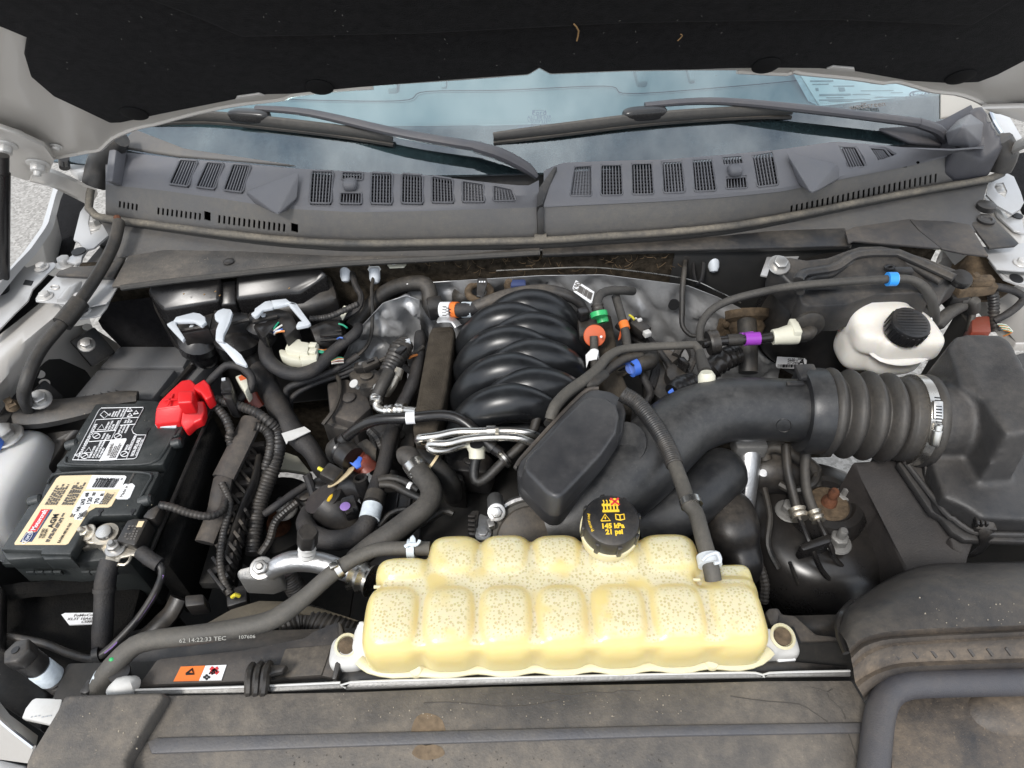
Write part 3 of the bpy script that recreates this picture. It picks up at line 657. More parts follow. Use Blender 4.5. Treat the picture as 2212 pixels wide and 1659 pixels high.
# ---- rubber seal along the front of the cowl
se = thing('hood_seal', 'weathered rubber seal strip running along the whole cowl front', 'seal', G(1167, 512, ZS))
sp_ = [(200, 405, 1.215), (196, 430, 1.20)] + [(a, b_ + 4, ZS) for a, b_ in sealD[1:-1]] + [(2166, 362, ZS + .01), (2172, 335, 1.215)]
sp_ = [G(*q) for q in sp_]
add(se, 'bulb', tube([p + Vector((0, -.006, 0)) for p in sp_], .0075, 10, .015, wob=.10), 'seal')
add(se, 'lip', tube([p + Vector((0, -.001, -.013)) for p in sp_[2:-2]], .0065, 8, .015, flat=(1.4, .6)), 'rubberd')
add(se, 'splice', ring(G(1167, 514, ZS) + Vector((0, -.004, 0)), (1, 0, 0), .008, .022, .002), 'seal')
# ---- upright panel between seal and shelf
a_ = resamp([G(x, y + 6, ZS - .010) for x, y in sealD[1:-1]], 40); b2_ = resamp([G(x, y, 1.163) for x, y in [(255, 556), (276, 553), (355, 541), (520, 545), (720, 556), (950, 556), (1166, 541), (1400, 530), (1650, 512), (1800, 500), (1900, 494), (2000, 500), (2110, 500)]], 40)
add(se, 'upright_panel', loft([a_, [p.lerp(q, .5) + Vector((0, .004, 0)) for p, q in zip(a_, b2_)], b2_], .003), 'cowlside')
add(cr_, 'centre_filler', prism([G(880, 415, ZT - .012), G(1320, 400, ZT - .012), G(1340, 330, 1.262), G(860, 350, 1.262)], .006), 'cowlside')
# ---- lower shelf panels under the seal
sh = thing('cowl_shelf', 'dust-covered grey plastic shelf below the cowl seal with one black clip', 'trim panel', G(600, 560, 1.165))
add(sh, 'shelf_plate', prism([G(*q, 1.168) for q in [(240, 618), (276, 552), (355, 539), (520, 542), (720, 552), (950, 552), (1166, 533), (1166, 545), (950, 558), (700, 572), (450, 598), (330, 612)]], .006, .002), 'shelf')
add(sh, 'shelf_lip', tube([G(*q, 1.166) for q in [(262, 622), (330, 613), (450, 599), (700, 573), (950, 559), (1166, 546)]], .0055, 8, .02), 'rubberd')
add(sh, 'push_clip', lathe([(.0095, 0), (.010, .002), (.006, .0045)], G(494, 566, 1.169)), 'blk')
sh2 = thing('cowl_shelf', 'scuffed black plastic shelf below the cowl seal with loose flap', 'trim panel', G(1700, 520, 1.165))
add(sh2, 'shelf_plate', prism([G(*q, 1.166) for q in [(1172, 533), (1314, 522), (1500, 512), (1650, 498), (1826, 492), (1838, 530), (1700, 534), (1400, 540), (1172, 549)]], .006, .002), 'blkd')
add(sh2, 'shelf_lip', tube([G(*q, 1.160) for q in [(1172, 549), (1400, 541), (1700, 535), (1836, 531)]], .006, 8, .02), 'rubberd')
fb = [C3(*q, 1.178) for q in [(1110, 1425), (1160, 1400), (1500, 1350), (1560, 1420), (1700, 1530), (1160, 1485), (1130, 1500)]]
add(sh2, 'loose_flap', prism(fb, .005, .0015), 'blkd2')
add(sh2, 'loose_flap', prism([C3(*q, 1.175) for q in [(1506, 1350), (1545, 1356), (1740, 1362), (1880, 1385), (1996, 1578), (1850, 1562), (1705, 1532), (1565, 1420)]], .005, .0015), 'blkd2')
add(sh2, 'flap_backing', tube([C3(*q, 1.170) for q in [(1150, 1480), (1400, 1490), (1600, 1522), (1850, 1560), (1950, 1572)]], .003, 6, .02), 'cream')
add(sh2, 'corner_plate', prism([C3(*q, 1.165) for q in [(1900, 1310), (2000, 1320), (2180, 1500), (2160, 1515), (2000, 1530), (1890, 1385)]], .005, .0015), 'blkd')
add(sh2, 'grommet', lathe([(.016, 0), (.016, .004), (.010, .005), (.008, .003)], C3(1975, 1362, 1.1655)), 'blk')
add(sh2, 'grommet', lathe([(.017, 0), (.017, .010), (.010, .012)], C3(1968, 1290, 1.166)), 'blk')

# ================================================================== WIPERS
def wiper(label, pts_arm, pivot, tip, blade, headp):
    t = thing('wiper', label, 'wiper', pivot[0])
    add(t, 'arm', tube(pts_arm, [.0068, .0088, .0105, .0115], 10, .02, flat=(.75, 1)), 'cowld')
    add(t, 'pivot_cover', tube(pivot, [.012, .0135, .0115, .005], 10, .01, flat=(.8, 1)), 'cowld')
    b_ = add(t, 'blade', tube(blade, [.0065, .0085, .009, .0085, .0065], 10, .03, flat=(1.25, .8)), 'rubberd')
    add(b_, 'rubber_lip', tube([p + Vector((0, -.002, -.012)) for p in blade], .004, 6, .03), 'rubber')
    h = add(t, 'blade_coupling', sbox(headp, (.085, .027, .025), 3.5, M=frame(headp, blade[-1] - blade[0], UP)), 'blkgloss')
    return t
z0 = .010
def wz(px, py, k=.016): return wsM(px, py, k)
wiper('black wiper with arm pivot resting over the centre cowl joint', [wz(560, 258, .022), wz(680, 278, .030), wz(870, 328, .036), wz(1040, 355, .034)], [wz(1028, 354, .034), wz(1085, 372, .034), wz(1140, 388, .022), wz(1160, 396, .012)], None,
      [wz(330, 268, .012), wz(450, 268), wz(600, 282), wz(750, 300), wz(850, 312, .012)], wz(545, 270, .018))
wiper('black wiper with blade ending under the document sheet', [wz(1390, 252, .022), wz(1540, 250, .028), wz(1750, 275, .034), wz(1975, 302, .034)], [wz(1968, 302, .034), wz(2010, 312, .03), wz(2040, 320, .015), wz(2062, 325, .004)], None,
      [wz(1066, 308, .012), wz(1200, 296), wz(1400, 272), wz(1600, 258), wz(1708, 252, .012)], wz(1390, 266, .018))
# ================================================================== BAY WALLS
fw = thing('firewall', 'dark firewall covered in brown fibre felt under the cowl', 'firewall', (0, .735, .45))
add(fw, 'felt_wall', box((0, .745, .822), (1.62, .02, .65), 0, .004), 'feltb')
add(fw, 'bare_panel', box((.52, .728, 1.06), (.42, .006, .20), 0, .003), 'flat')
def clump(n, f, z_, y_, m_, name, parent, seed):
    random.seed(seed); bm = nb()
    for i in range(n):
        a = G(random.uniform(*f[0]), random.uniform(*f[1]), y=y_); d = Vector((random.uniform(-1, 1), random.uniform(-.4, 0), random.uniform(-1, 1))).normalized() * .012
        merge(bm, tube([a, a + d * .6 + Vector((0, -.004, 0)), a + d * 1.3 + Vector((random.uniform(-.006, .006), 0, 0))], .00035, 3, .02))
    add(parent, name, bm, m_, kind='stuff')
clump(70, ((920, 1480), (548, 585)), 0, .733, 'fibre', 'loose_fibres', fw, 2)
# wrinkled foil blanket
def foil_sheet(x0, x1, top, bot, y_, seed, nx=90, nz=26):
    rows = []
    for j in range(nz):
        r_ = []
        for i in range(nx):
            x = x0 + (x1 - x0) * i / (nx - 1); a, b_ = lerpD(top, x), lerpD(bot, x); v_ = a + (b_ - a) * j / (nz - 1)
            p = G(x, v_, y=y_); q = p * 9 + Vector((seed, 0, 0)); q2 = Vector((p.x * 22 + p.z * 14, seed * 3, p.z * 7 - p.x * 6))
            e = min(1, j / 3, (nz - 1 - j) / 2 + .3)
            p.y += e * (.030 * abs(noise.noise(q)) + .040 * (abs(noise.noise(q2)) - .2) + .022 * abs(noise.noise(q * 2.7)) + .010 * abs(noise.noise(q2 * 2.9))) - .018
            r_.append(p)
        rows.append(r_)
    return loft(rows, .001)
fo = thing('foil_blanket', 'wrinkled dull silver foil heat blanket hanging on the firewall', 'heat shield', G(1165, 880, y=.70))
add(fo, 'foil_sheet', foil_sheet(880, 1680, [(880, 600), (1000, 592), (1165, 582), (1300, 580), (1480, 603), (1545, 628), (1600, 655), (1680, 700)], [(880, 820), (1680, 850)], .700, 4), 'foil', ang=80)
add(fo, 'foil_sheet', foil_sheet(730, 908, [(730, 790), (770, 705), (830, 640), (880, 624), (908, 634)], [(730, 815), (800, 775), (908, 745)], .665, 9, 30, 20), 'foil', ang=80)
add(fo, 'round_hole', lathe([(.011, 0), (.011, .004)], G(1455, 657, y=.684), (0, -1, .25)), 'ink')
add(fo, 'foil_rim', tube([G(x, y, y=.690) for x, y in [(1072, 585), (1165, 581), (1300, 579), (1480, 602), (1545, 627), (1600, 654)]], .0014, 6, .02), 'steel')
# black floor added to keep the bay dark, engine mass, side walls
bt = thing('bay_floor_sheet', 'black sheet added deep under the engine to hide the lit ground', 'tray', (0, .3, .42))
for nm, x0, x1, y0, y1 in [('dark_floor_panel', -.86, -.38, -.25, .62), ('dark_floor_panel', -.38, .42, -.25, .74), ('dark_floor_panel', .42, .86, -.25, .62)]:
    add(bt, nm, box(((x0 + x1) / 2, (y0 + y1) / 2, .43), (x1 - x0 - .001, y1 - y0 - .001, .012), 0, .002), 'flat')
for s, nm in ((-1, 'black inner wheel arch wall on the battery side'), (1, 'black inner wheel arch wall on the air filter side')):
    single('wheel_arch_wall', nm, 'liner', box((s * .86, .20, .74), (.02, .92, .62), 0, .004), 'flat')
en = thing('engine_block', 'black engine block below the intake manifold', 'engine', (0.02, .42, .45))
add(en, 'block', box((.02, .45, .70), (.36, .50, .50), 0, .03), 'flat')
add(en, 'front_cover', box((.0, .185, .76), (.34, .05, .40), 0, .02), 'flat')
for s in (-1, 1):
    add(en, 'valve_cover', box(None, (.17, .46, .10), 0, .02, Matrix.Translation((.02 + s * .20, .47, .84)) @ Matrix.Rotation(s * R(24), 4, 'Y')), 'blk')
rd = thing('radiator', 'dark radiator and fan shroud below the coolant tank', 'radiator', (0, .02, .5))
add(rd, 'core', box((.02, -.005, .78), (1.16, .05, .58), 0, .006), 'flat')
add(rd, 'fan_shroud', box((.02, .055, .80), (1.10, .05, .46), 0, .02), 'blk')
# ------------------------------------------------------------------ left fender side
fe = thing('fender', 'silver fender with bolted flange beside the gas strut', 'fender', G(40, 600, .7))
oe = [(448, 440), (420, 540), (345, 790), (195, 1000), (45, 1170), (-160, 1400)]; ie = [(490, 452), (452, 540), (388, 780), (245, 985), (120, 1110), (-60, 1330)]
o1 = resamp(PP(B8, oe, 1.165), 18); i1 = resamp(PP(B8, ie, 1.165), 18)
add(fe, 'outer_skin', loft([[p + Vector((-.13, 0, -.55)) for p in o1], [p + Vector((-.075, 0, -.20)) for p in o1], [p + Vector((-.03, 0, -.05)) for p in o1], [p + Vector((-.006, 0, -.006)) for p in o1], o1, i1, [p + Vector((.004, 0, -.012)) for p in i1]], .0015), 'paintw', ang=60)
fl_ = add(fe, 'flange', prism(PP(B8, [(120, 1110), (185, 1095), (215, 1130), (280, 1105), (430, 1085), (452, 1095), (445, 1125), (390, 1175), (330, 1240), (265, 1305), (225, 1400), (120, 1500), (0, 1625), (-160, 1760), (-160, 1420), (45, 1215)], 1.135), .003, .001), 'paintw')
bolt(fl_, B8(338, 1132, 1.1355), UP, .009, 'boltp')
add(fl_, 'square_hole', prism(PP(B8, [(185, 1265), (205, 1228), (270, 1238), (250, 1275)], 1.1362), .002), 'ink')
add(fe, 'inner_liner', prism(PP(B8, [(470, 470), (730, 530), (660, 700), (600, 900), (545, 1080), (450, 1100), (205, 1130), (170, 1080), (240, 985), (388, 780)], 1.02), .01, .002), 'felt')
add(fe, 'inner_liner', prism(PP(B8, [(380, 1180), (470, 1210), (280, 1420), (120, 1560), (0, 1660), (-100, 1700), (0, 1600), (225, 1400), (265, 1305)], 1.06), .01, .002), 'felt')
# hinge mount bracket standing on the rail
hb = thing('hinge_bracket', 'silver pressed bracket with oval hole beside the seal end', 'bracket', B8(640, 1110, 1.10))
outer = [(716, 585), (650, 680), (600, 880), (596, 905), (640, 925), (672, 965), (640, 990), (560, 1050), (535, 1075), (620, 1110), (660, 1085), (665, 1040), (700, 985), (760, 970), (900, 850), (870, 760), (860, 720), (790, 700)]
hole = [(726, 700), (712, 770), (735, 865), (800, 830), (822, 790), (820, 735), (790, 712)]
ring_pts = [(716, 600), (640, 720), (615, 880), (700, 950), (800, 930), (880, 850), (860, 740), (800, 705)]
add(hb, 'pressed_plate', plate_hole(PP(B8, [(x, y, 1.175 - (y - 585) * .00007) for x, y in outer]), [PP(B8, [(x, y, 1.175 - (y - 585) * .00007) for x, y in hole])], .004), 'paintw')
add(hb, 'foot_plate', prism(PP(B8, [(600, 870), (640, 925), (672, 965), (640, 990), (560, 1045), (535, 1078), (610, 1100), (655, 1085), (665, 1040), (700, 985), (790, 930), (720, 880)], 1.148), .006, .0015), 'paintw')
add(hb, 'foot_hole', lathe([(.013, 0), (.013, .002)], B8(640, 1003, 1.1485)), 'ink')
bolt(hb, B8(535, 1105, 1.135), UP, .012, 'boltp', h=.9)
bolt(hb, B8(778, 790, 1.12), UP, .014, 'boltp', h=.9)
mr_ = thing('mirror_tip', 'white painted corner of the body beyond the hinge', 'body panel', B8(640, 330, 1.20))
add(mr_, 'panel', prism(PP(B8, [(545, 310), (620, 215), (740, 180), (735, 260), (720, 340), (610, 365)], 1.24), .02, .004), 'paintw')
add(mr_, 'washer_tube', tube(PP(B8, [(515, 235, 1.27), (520, 290, 1.25), (525, 318, 1.245)]), .010, 12), 'blkgloss')
# apron: rail and inner wall
ap = thing('inner_apron', 'silver painted inner apron with rounded upper rail beside the grey box', 'body panel', C4(300, 800, .9))
rows = [PP(C4, [(330, 300, 1.10), (120, 470, 1.10), (-100, 640, 1.10)]), PP(C4, [(350, 370, 1.125), (140, 530, 1.125), (-100, 720, 1.125)]), PP(C4, [(380, 420, 1.13), (160, 600, 1.13), (-100, 830, 1.13)]),
        PP(C4, [(400, 470, 1.115), (170, 680, 1.115), (-80, 960, 1.115)]), PP(C4, [(420, 520, 1.07), (190, 750, 1.07), (-40, 1080, 1.05)]), PP(C4, [(540, 500, 1.03), (300, 810, 1.02), (100, 1080, 1.0)]), PP(C4, [(760, 640, .93), (620, 800, .92), (430, 1030, .90)])]
add(ap, 'apron_skin', loft([resamp(smooth(r_, .01)[0], 14) for r_ in rows], .002), 'paint', ang=70)
for x, y in [(540, 520), (245, 810), (275, 865)]:
    add(ap, 'weld_dimple', lathe([(.0085, 0), (.0085, .0012), (.006, .0012)], C4(x, y, 1.045), C4(0, 0, 1) and Vector((.5, -.1, .86))), 'paint')
br = thing('apron_bracket', 'pale bracket plate with two bolts and round hole over the rail', 'bracket', C4(480, 330, 1.13))
add(br, 'plate', prism(PP(C4, [(342, 200), (705, 212), (722, 275), (680, 345), (655, 370), (500, 400), (440, 395), (390, 372), (220, 358), (218, 340), (240, 305)], 1.152), .003, .001), 'paintw')
add(br, 'lower_plate', prism(PP(C4, [(640, 350), (700, 300), (660, 395), (620, 445), (490, 470), (478, 445), (420, 400), (520, 385)], 1.143), .003, .001), 'paintw')
add(br, 'pressed_rib', tube(PP(C4, [(500, 245, 1.150), (445, 300, 1.153), (400, 372, 1.150)]), [.004, .011, .013], 10), 'paintw')
add(br, 'round_hole', tube(PP(C4, [(518 + 38 * math.cos(a), 422 - 10 * math.cos(a) * 1.2 + 18 * math.sin(a), 1.1465) for a in [i * math.pi / 6 for i in range(13)]]), .0022, 6, .01), 'paintw')
add(br, 'hole_dark', prism(PP(C4, [(518 + 34 * math.cos(a), 422 - 9 * math.cos(a) + 16 * math.sin(a)) for a in [i * math.pi / 6 for i in range(12)]], 1.1445), .0012), 'ink')
add(br, 'ring_mark', tube(PP(C4, [(338 + 26 * math.cos(a), 272 + 12 * math.sin(a), 1.1525) for a in [i * math.pi / 6 for i in range(13)]]), .0012, 5, .01), 'paint')
bolt(br, C4(281, 330, 1.1522), UP, .009, 'boltp'); bolt(br, C4(482, 330, 1.1522), UP, .006, 'boltp')
fp = single('rubber_flap', 'black rubber flap above the pale bracket plate', 'flap', prism(PP(C4, [(340, 196), (360, 170), (440, 142), (560, 138), (660, 128), (740, 100), (785, 62), (700, 212), (560, 205)], 1.16), .006, .002), 'blkd')
pl = thing('corner_deck', 'dirty grey sheet metal corner deck with rubber grommet', 'body panel', B8(850, 1000, 1.12))
add(pl, 'deck', prism(PP(B8, [(690, 1100), (860, 900), (985, 880), (1030, 1020), (960, 1080), (880, 1110)], 1.125), .006, .001), 'cowlside')
add(pl, 'grommet', lathe([(.020, 0), (.020, .008), (.014, .010)], B8(895, 935, 1.126)), 'blk'); bolt(pl, B8(880, 1005, 1.126), UP, .008, 'rustd')
add(pl, 'front_skirt', prism(PP(B8, [(870, 730), (1060, 760), (1040, 1010), (985, 1015), (900, 860)], 1.145), .004, .001), 'cowlside')
cb = thing('release_cable', 'black rubber sleeved cable curving down over the pale bracket', 'cable', C4(440, 430, 1.10))
pts = PP(C4, [(735, -130, 1.20), (700, 10, 1.19), (600, 200, 1.18), (440, 430, 1.165), (250, 660, 1.15), (165, 850, 1.13), (150, 950, 1.10), (190, 1040, 1.04)])
add(cb, 'sleeve', tube(pts, .0105, 12), 'rubber'); add(cb, 'cable_clip', ring(pts[3], pts[4] - pts[3], .0105, .05, .005), 'rubber')
add(cb, 'end_ferrule', tube([pts[0] + Vector((-.006, .01, .006)), pts[0]], .006, 8), 'rust')
def lever_bracket(label, a, b_, w):
    t = thing('rubber_mount', label, 'bracket', C4(*a)); add(t, 'arm', boxab(C4(*a), C4(*b_), w, .012, .004), 'rubber'); return t
t = lever_bracket('black mount bracket bolted to the apron behind the grey box', (505, 560, 1.05), (640, 720, 1.0), .05); bolt(t, C4(535, 628, 1.058), (.3, -.3, .9), .010, 'bolt', h=.8)
t = lever_bracket('black mount bracket bolted to the apron before the battery tray', (210, 905, 1.06), (330, 1010, 1.02), .05); bolt(t, C4(248, 965, 1.072), (.3, -.3, .9), .012, 'bolt', h=.9)
t = thing('ground_stud', 'small oily stud clip on the apron at the tray edge', 'clip', C4(75, 1000, 1.07)); add(t, 'stud', lathe([(.011, 0), (.009, .008), (.004, .014), (.004, .02)], C4(80, 1005, 1.07), (.3, -.3, .9)), 'rustd'); add(t, 'tab', boxab(C4(40, 960, 1.085), C4(80, 1010, 1.08), .012, .003), 'rustd')
t = thing('tray_bolt_cap', 'grey flanged bolt at the tray edge above the washer bottle', 'bolt', C4(40, 1200, 1.045)); bolt(t, C4(38, 1195, 1.04), UP, .018, 'bolt', 'cap_bolt', h=.7)
# ------------------------------------------------------------------ blower housing on the firewall
bh = thing('blower_housing', 'glossy black plastic housing with stepped ridge under the cowl shelf', 'housing', C4(1400, 330, 1.0))
add(bh, 'left_cover', prism(PP(C4, [(905, 300, 1.135), (925, 240, 1.15), (1365, 200, 1.15), (1350, 355, 1.125), (1005, 408, 1.115), (965, 380, 1.118), (935, 330, 1.13)]), .10, .010, 3), 'blkgloss', ang=60)
add(bh, 'right_cover', prism(PP(C4, [(1450, 190, 1.15), (1990, 140, 1.15), (2020, 190, 1.14), (1950, 230, 1.13), (1850, 300, 1.12), (1790, 310, 1.118), (1450, 350, 1.12)]), .10, .010, 3), 'blkgloss', ang=60)
add(bh, 'body', prism(PP(C4, [(910, 330, 1.11), (1000, 240, 1.12), (2030, 150, 1.12), (2090, 330, 1.10), (1900, 420, 1.08), (1400, 470, 1.08), (1000, 470, 1.08)]), .25, .012), 'blk')
add(bh, 'mid_channel', prism(PP(C4, [(1355, 240, 1.138), (1455, 225, 1.138), (1455, 375, 1.112), (1360, 385, 1.112)]), .06, .004), 'blkgloss')
for x, y in [(1130, 315), (1257, 318), (1325, 300), (1352, 325), (1780, 280)]:
    add(bh, 'debris_crumb', tube([C4(x, y, 1.142), C4(x + 8, y - 5, 1.142)], .0012, 5), 'straw')
single('wheel_liner', 'black felt liner wall behind the grey box', 'liner', prism(PP(C4, [(600, 480, 1.06), (680, 360, 1.10), (930, 330, 1.10), (1050, 480, 1.05), (1150, 640, 1.0), (760, 640, .98)]), .02, .004), 'felt')
# ------------------------------------------------------------------ grey box behind the battery
gb = thing('fuse_box', 'grey two-step plastic box behind the battery tray', 'box', C4(800, 850, .9))
add(gb, 'rear_lid', prism(PP(C4, [(735, 632), (1200, 632), (1130, 765), (605, 768)], 1.0), .10, .006), 'box')
add(gb, 'front_lid', prism(PP(C4, [(600, 775), (1085, 775), (935, 965), (700, 960), (415, 995)], 1.005), .12, .006), 'box')
add(gb, 'side_rail', prism(PP(C4, [(1095, 770), (1195, 640), (1330, 700), (1190, 850), (1010, 950), (940, 962)], .99), .10, .005), 'box')
add(gb, 'side_rib', tube(PP(C4, [(1195, 745, .997), (1075, 880, .997), (1000, 955, .997)]), .006, 8), 'blk')
add(gb, 'wire_hook', tube(PP(C4, [(1205, 765, .998), (1180, 750, 1.01), (1195, 735, 1.01), (1215, 745, .998)]), .0015, 6), 'ink')
for i in range(5):
    p = C4(555 + 45 * i, 965 - 9 * i, 1.006); add(gb, 'gusset', prism([p, p + Vector((.016, 0, 0)), p + Vector((0, -.004, .016))], .004), 'box')
# long black tray lip in front of it
tr_ = thing('battery_tray', 'black plastic battery tray with high rear lip and long side wall', 'tray', C4(300, 1300, .8))
add(tr_, 'rear_lip', tube(PP(C4, [(20, 1060, 1.03), (300, 1050, 1.035), (560, 1005, 1.035), (720, 962, 1.03), (850, 950, 1.025)]), [.030, .030, .024, .018, .014], 10, flat=(.6, 1)), 'blkd')
add(tr_, 'floor', prism(PP(C4, [(0, 1120, .985), (120, 1090, .99), (480, 1050, .99), (620, 1010, .99), (400, 1400, .97), (250, 1600, .95), (0, 1500, .96)]), .02, .004), 'blk')
add(tr_, 'inner_wall', prism([B1(150, 380, 1.0), B1(800, 300, 1.0), B1(640, 420, .99), B1(470, 700, .985), B1(200, 620, .985)], .03, .006), 'blk')
add(tr_, 'front_wall', prism(PP(C7, [(-120, 560), (200, 520), (560, 500), (900, 440), (780, 900), (600, 940), (200, 920), (-120, 800)], .93), .20, .01), 'fuzzy')
add(tr_, 'ledge', tube(PP(C7, [(-60, 600, .955), (60, 570, .955), (300, 550, .955), (600, 520, .955)]), .013, 8, flat=(.7, 1), wob=.15), 'fuzzy')
add(tr_, 'side_board', prism(PP(B1, [(2085, 165, 1.02), (2130, 300, 1.01), (1900, 1000, 1.0), (1660, 1659, .99), (1450, 1659, .985), (1700, 1050, 1.0), (1860, 500, 1.015)]), .16, .006), 'fuzzy')
add(tr_, 'side_board_edge', tube(PP(B1, [(2072, 150, 1.03), (1850, 660, 1.03), (1640, 1150, 1.02), (1420, 1659, 1.01)]), .0035, 8, .03), 'blkgloss')
lb_ = add(tr_, 'part_label', prism(PP(C7, [(378, 712), (400, 702), (578, 700), (578, 768), (425, 774), (410, 755)], .934), .003), 'paper')
ld = (C7(560, 715, .935) - C7(450, 718, .935)).normalized()
pr = nb()
for s, x, x1, y in (('FoMoCo', 455, 572, 725), ('KL3T 10A65', 417, 572, 747), ('C500B', 500, 572, 765)): merge(pr, fit(s, C7, (x, y), (x1, y - 4), (x, y - 15), .9345, .01))
add(lb_, 'label_print', pr, 'inkg')
# wall of triangular cells beside the battery
cw = thing('lattice_bracket', 'dusty black bracket with rows of triangular cells beside the battery', 'bracket', C4(1450, 1400, .85))
add(cw, 'spine', tube([C4(1560, 1085, 1.02), C4(1470, 1270, 1.01), C4(1380, 1450, 1.0)], .020, 10, flat=(.55, 1)), 'blkd2')
add(cw, 'spine', tube([C4(1380, 1450, 1.0), B3(140, 700, 1.0), B3(100, 900, .99), B3(0, 1150, .98)], .016, 10, flat=(.6, 1)), 'blkd2')
for i in range(11):
    f = i / 10; a = B3(365 - 330 * f, 330 + 1090 * f, .975); w_ = .030
    add(cw, 'cell_wall', prism([a, a + Vector((w_, .004, 0)), a + Vector((w_ * .9, .016, 0)), a + Vector((.004, .012, 0))], .03, .002), 'blkd2')
    add(cw, 'cell_wall', boxab(a + Vector((0, .004, -.008)), a + Vector((w_ * 1.1, -.03, -.008)), .005, .03, .001), 'blkd')
add(cw, 'outer_rail', tube([B3(480, 420, .985), B3(430, 640, .98), B3(330, 860, .975), B3(230, 1150, .97), B3(170, 1380, .965)], .009, 8, flat=(1.5, .7)), 'blk')
add(cw, 'backing', prism([B3(300, 300, .93), B3(520, 380, .93), B3(250, 1500, .90), B3(-60, 1500, .90)], .02, .003), 'flat')
# ------------------------------------------------------------------ washer bottle
wbm = blend([sbox(B1(110, 980, .95), (.13, .20, .17), 4.5), sbox(B1(30, 640, .985), (.085, .09, .11), 3.2)], .005, 6)
wb = thing('washer_bottle', 'pale grey plastic washer fluid bottle beside the battery', 'bottle', B1(60, 900, .88)); add(wb, 'bottle_body', wbm, 'bottle')
add(wb, 'blue_cap', lathe([(.016, 0), (.018, .004), (.018, .022), (.012, .026)], B1(-58, 490, 1.04)), 'blue')
# ================================================================== BATTERY
ZBT = 1.05
ba = thing('battery', 'black car battery with tan and black labels beside the washer bottle', 'battery', B1(800, 800, .86))
add(ba, 'case', prism([B1(*q, 1.018) for q in [(30, 1590), (880, 130), (1720, 120), (1860, 200), (1240, 1590), (640, 1640)]], .15, .006), 'bat')
add(ba, 'case_rim', prism([B1(*q, .985) for q in [(10, 1640), (500, 1650), (1250, 1640), (1270, 1600), (1870, 240), (1880, 200), (1700, 160), (900, 170)]], .012, .002), 'bat')
farlid = [(938, 66), (1325, 60), (1345, 30), (1530, 32), (1700, 140), (1800, 292), (1760, 370), (1705, 395), (1690, 480), (1600, 662), (1560, 668), (1060, 692), (545, 682), (560, 655), (690, 520), (700, 465), (760, 400), (735, 390)]
fl_ = add(ba, 'lid', prism([B1(*q, ZBT) for q in farlid], .020, .003), 'bat')
nearlid = [(500, 742), (1000, 704), (1562, 728), (1555, 760), (1455, 965), (1400, 1035), (1385, 1060), (1335, 1160), (930, 1168), (872, 1200), (690, 1548), (388, 1545), (408, 1502), (0, 1500), (285, 1062), (335, 1048), (345, 1000), (395, 985)]
nl_ = add(ba, 'lid', prism([B1(*q, ZBT) for q in nearlid], .020, .003), 'bat')
# raised rims
def rim(f, pts, z_, r_, closed=False): return tube([f(x, y, z_) for x, y in pts], r_, 8, .01)
add(fl_, 'lid_rim', rim(B1, [(650, 590), (640, 640), (700, 662), (1100, 672), (1480, 652), (1600, 560), (1690, 400)], ZBT + .001, .0022), 'bat')
add(nl_, 'lid_rim', rim(B1, [(470, 850), (520, 775), (640, 750), (1000, 735), (1400, 745), (1490, 780), (1450, 860), (1380, 990)], ZBT + .001, .0022), 'bat')
for x, y in ((1738, 458), (1438, 1020), (720, 470), (360, 1020)):
    h_ = add(ba, 'lift_lug', lathe([(.008, -.010), (.009, -.004), (.009, .006), (.006, .009)], B1(x, y, ZBT - .005), (1, .2, .1)), 'bat')
for q in ((1455, 322), (1735, 322), (990, 1122), (1308, 1122)):
    add(ba, 'vent_slot', lathe([(.0036, 0), (.0036, .0012)], B1(*q, ZBT + .0002)), 'ink')
    add(ba, 'vent_slot', boxab(B1(*q, ZBT + .001), B1(q[0] - 18, q[1] + 52, ZBT + .001), .0018, .0012), 'ink')
add(ba, 'gas_port', lathe([(.0075, 0), (.0075, .003), (.005, .003)], B1(512, 1592, 1.03), (0, -1, .05)), 'ink')
add(ba, 'front_step', prism([B1(*q, 1.045) for q in [(392, 1546), (690, 1549), (705, 1590), (430, 1600)]], .03, .003), 'bat')
add(ba, 'front_step', prism([B1(*q, 1.040) for q in [(5, 1505), (400, 1510), (425, 1580), (60, 1600)]], .03, .003), 'bat')
for i in range(8):
    p = C7(170 + 55 * i + (120 if i > 3 else 0), 455, 1.0); add(ba, 'base_hook', boxab(p, p + Vector((.012, 0, 0)), .004, .010, .001), 'bat')
# ---- labels
TD = (B1(570, 775, ZBT) - B1(145, 1452, ZBT)).normalized(); TDn = (B1(700, 625, ZBT) * -1 + B1(985, 105, ZBT)).normalized()
l2 = add(ba, 'brand_label', prism([B1(*q, ZBT + .0008) for q in [(145, 1452), (142, 1435), (555, 800), (590, 775), (900, 768), (1225, 772), (1243, 785), (1190, 900), (1095, 1070), (1060, 1085), (940, 1085), (870, 1125), (670, 1440), (640, 1452)]], .0012), 'tan')
l3 = add(ba, 'bar_code_label', prism([B1(*q, ZBT + .0014) for q in [(905, 770), (1225, 773), (1242, 785), (1185, 905), (845, 905)]], .0008), 'paper')
def TM(x, y, f=B1, z_=ZBT + .0018, d=None): return frame(f(x, y, z_), d or TD, UP)
pr = nb()
random.seed(11)
a, b_, c, d = [B1(*q, ZBT + .0018) for q in [(955, 800), (1185, 812), (1130, 892), (900, 890)]]
x = 0
while x < .97:
    w = random.choice((.008, .014, .022)); merge(pr, boxab(a.lerp(b_, x), d.lerp(c, x), w * (b_ - a).length, .0004)); x += w + random.choice((.010, .016, .024))
add(l3, 'bars', pr, 'ink')
add(l3, 'bar_digits', text('0 31508 65966 7', .0062, frame(B1(1210, 797, ZBT + .0018), B1(930, 795, ZBT) - B1(1200, 800, ZBT), UP), .0002), 'ink')
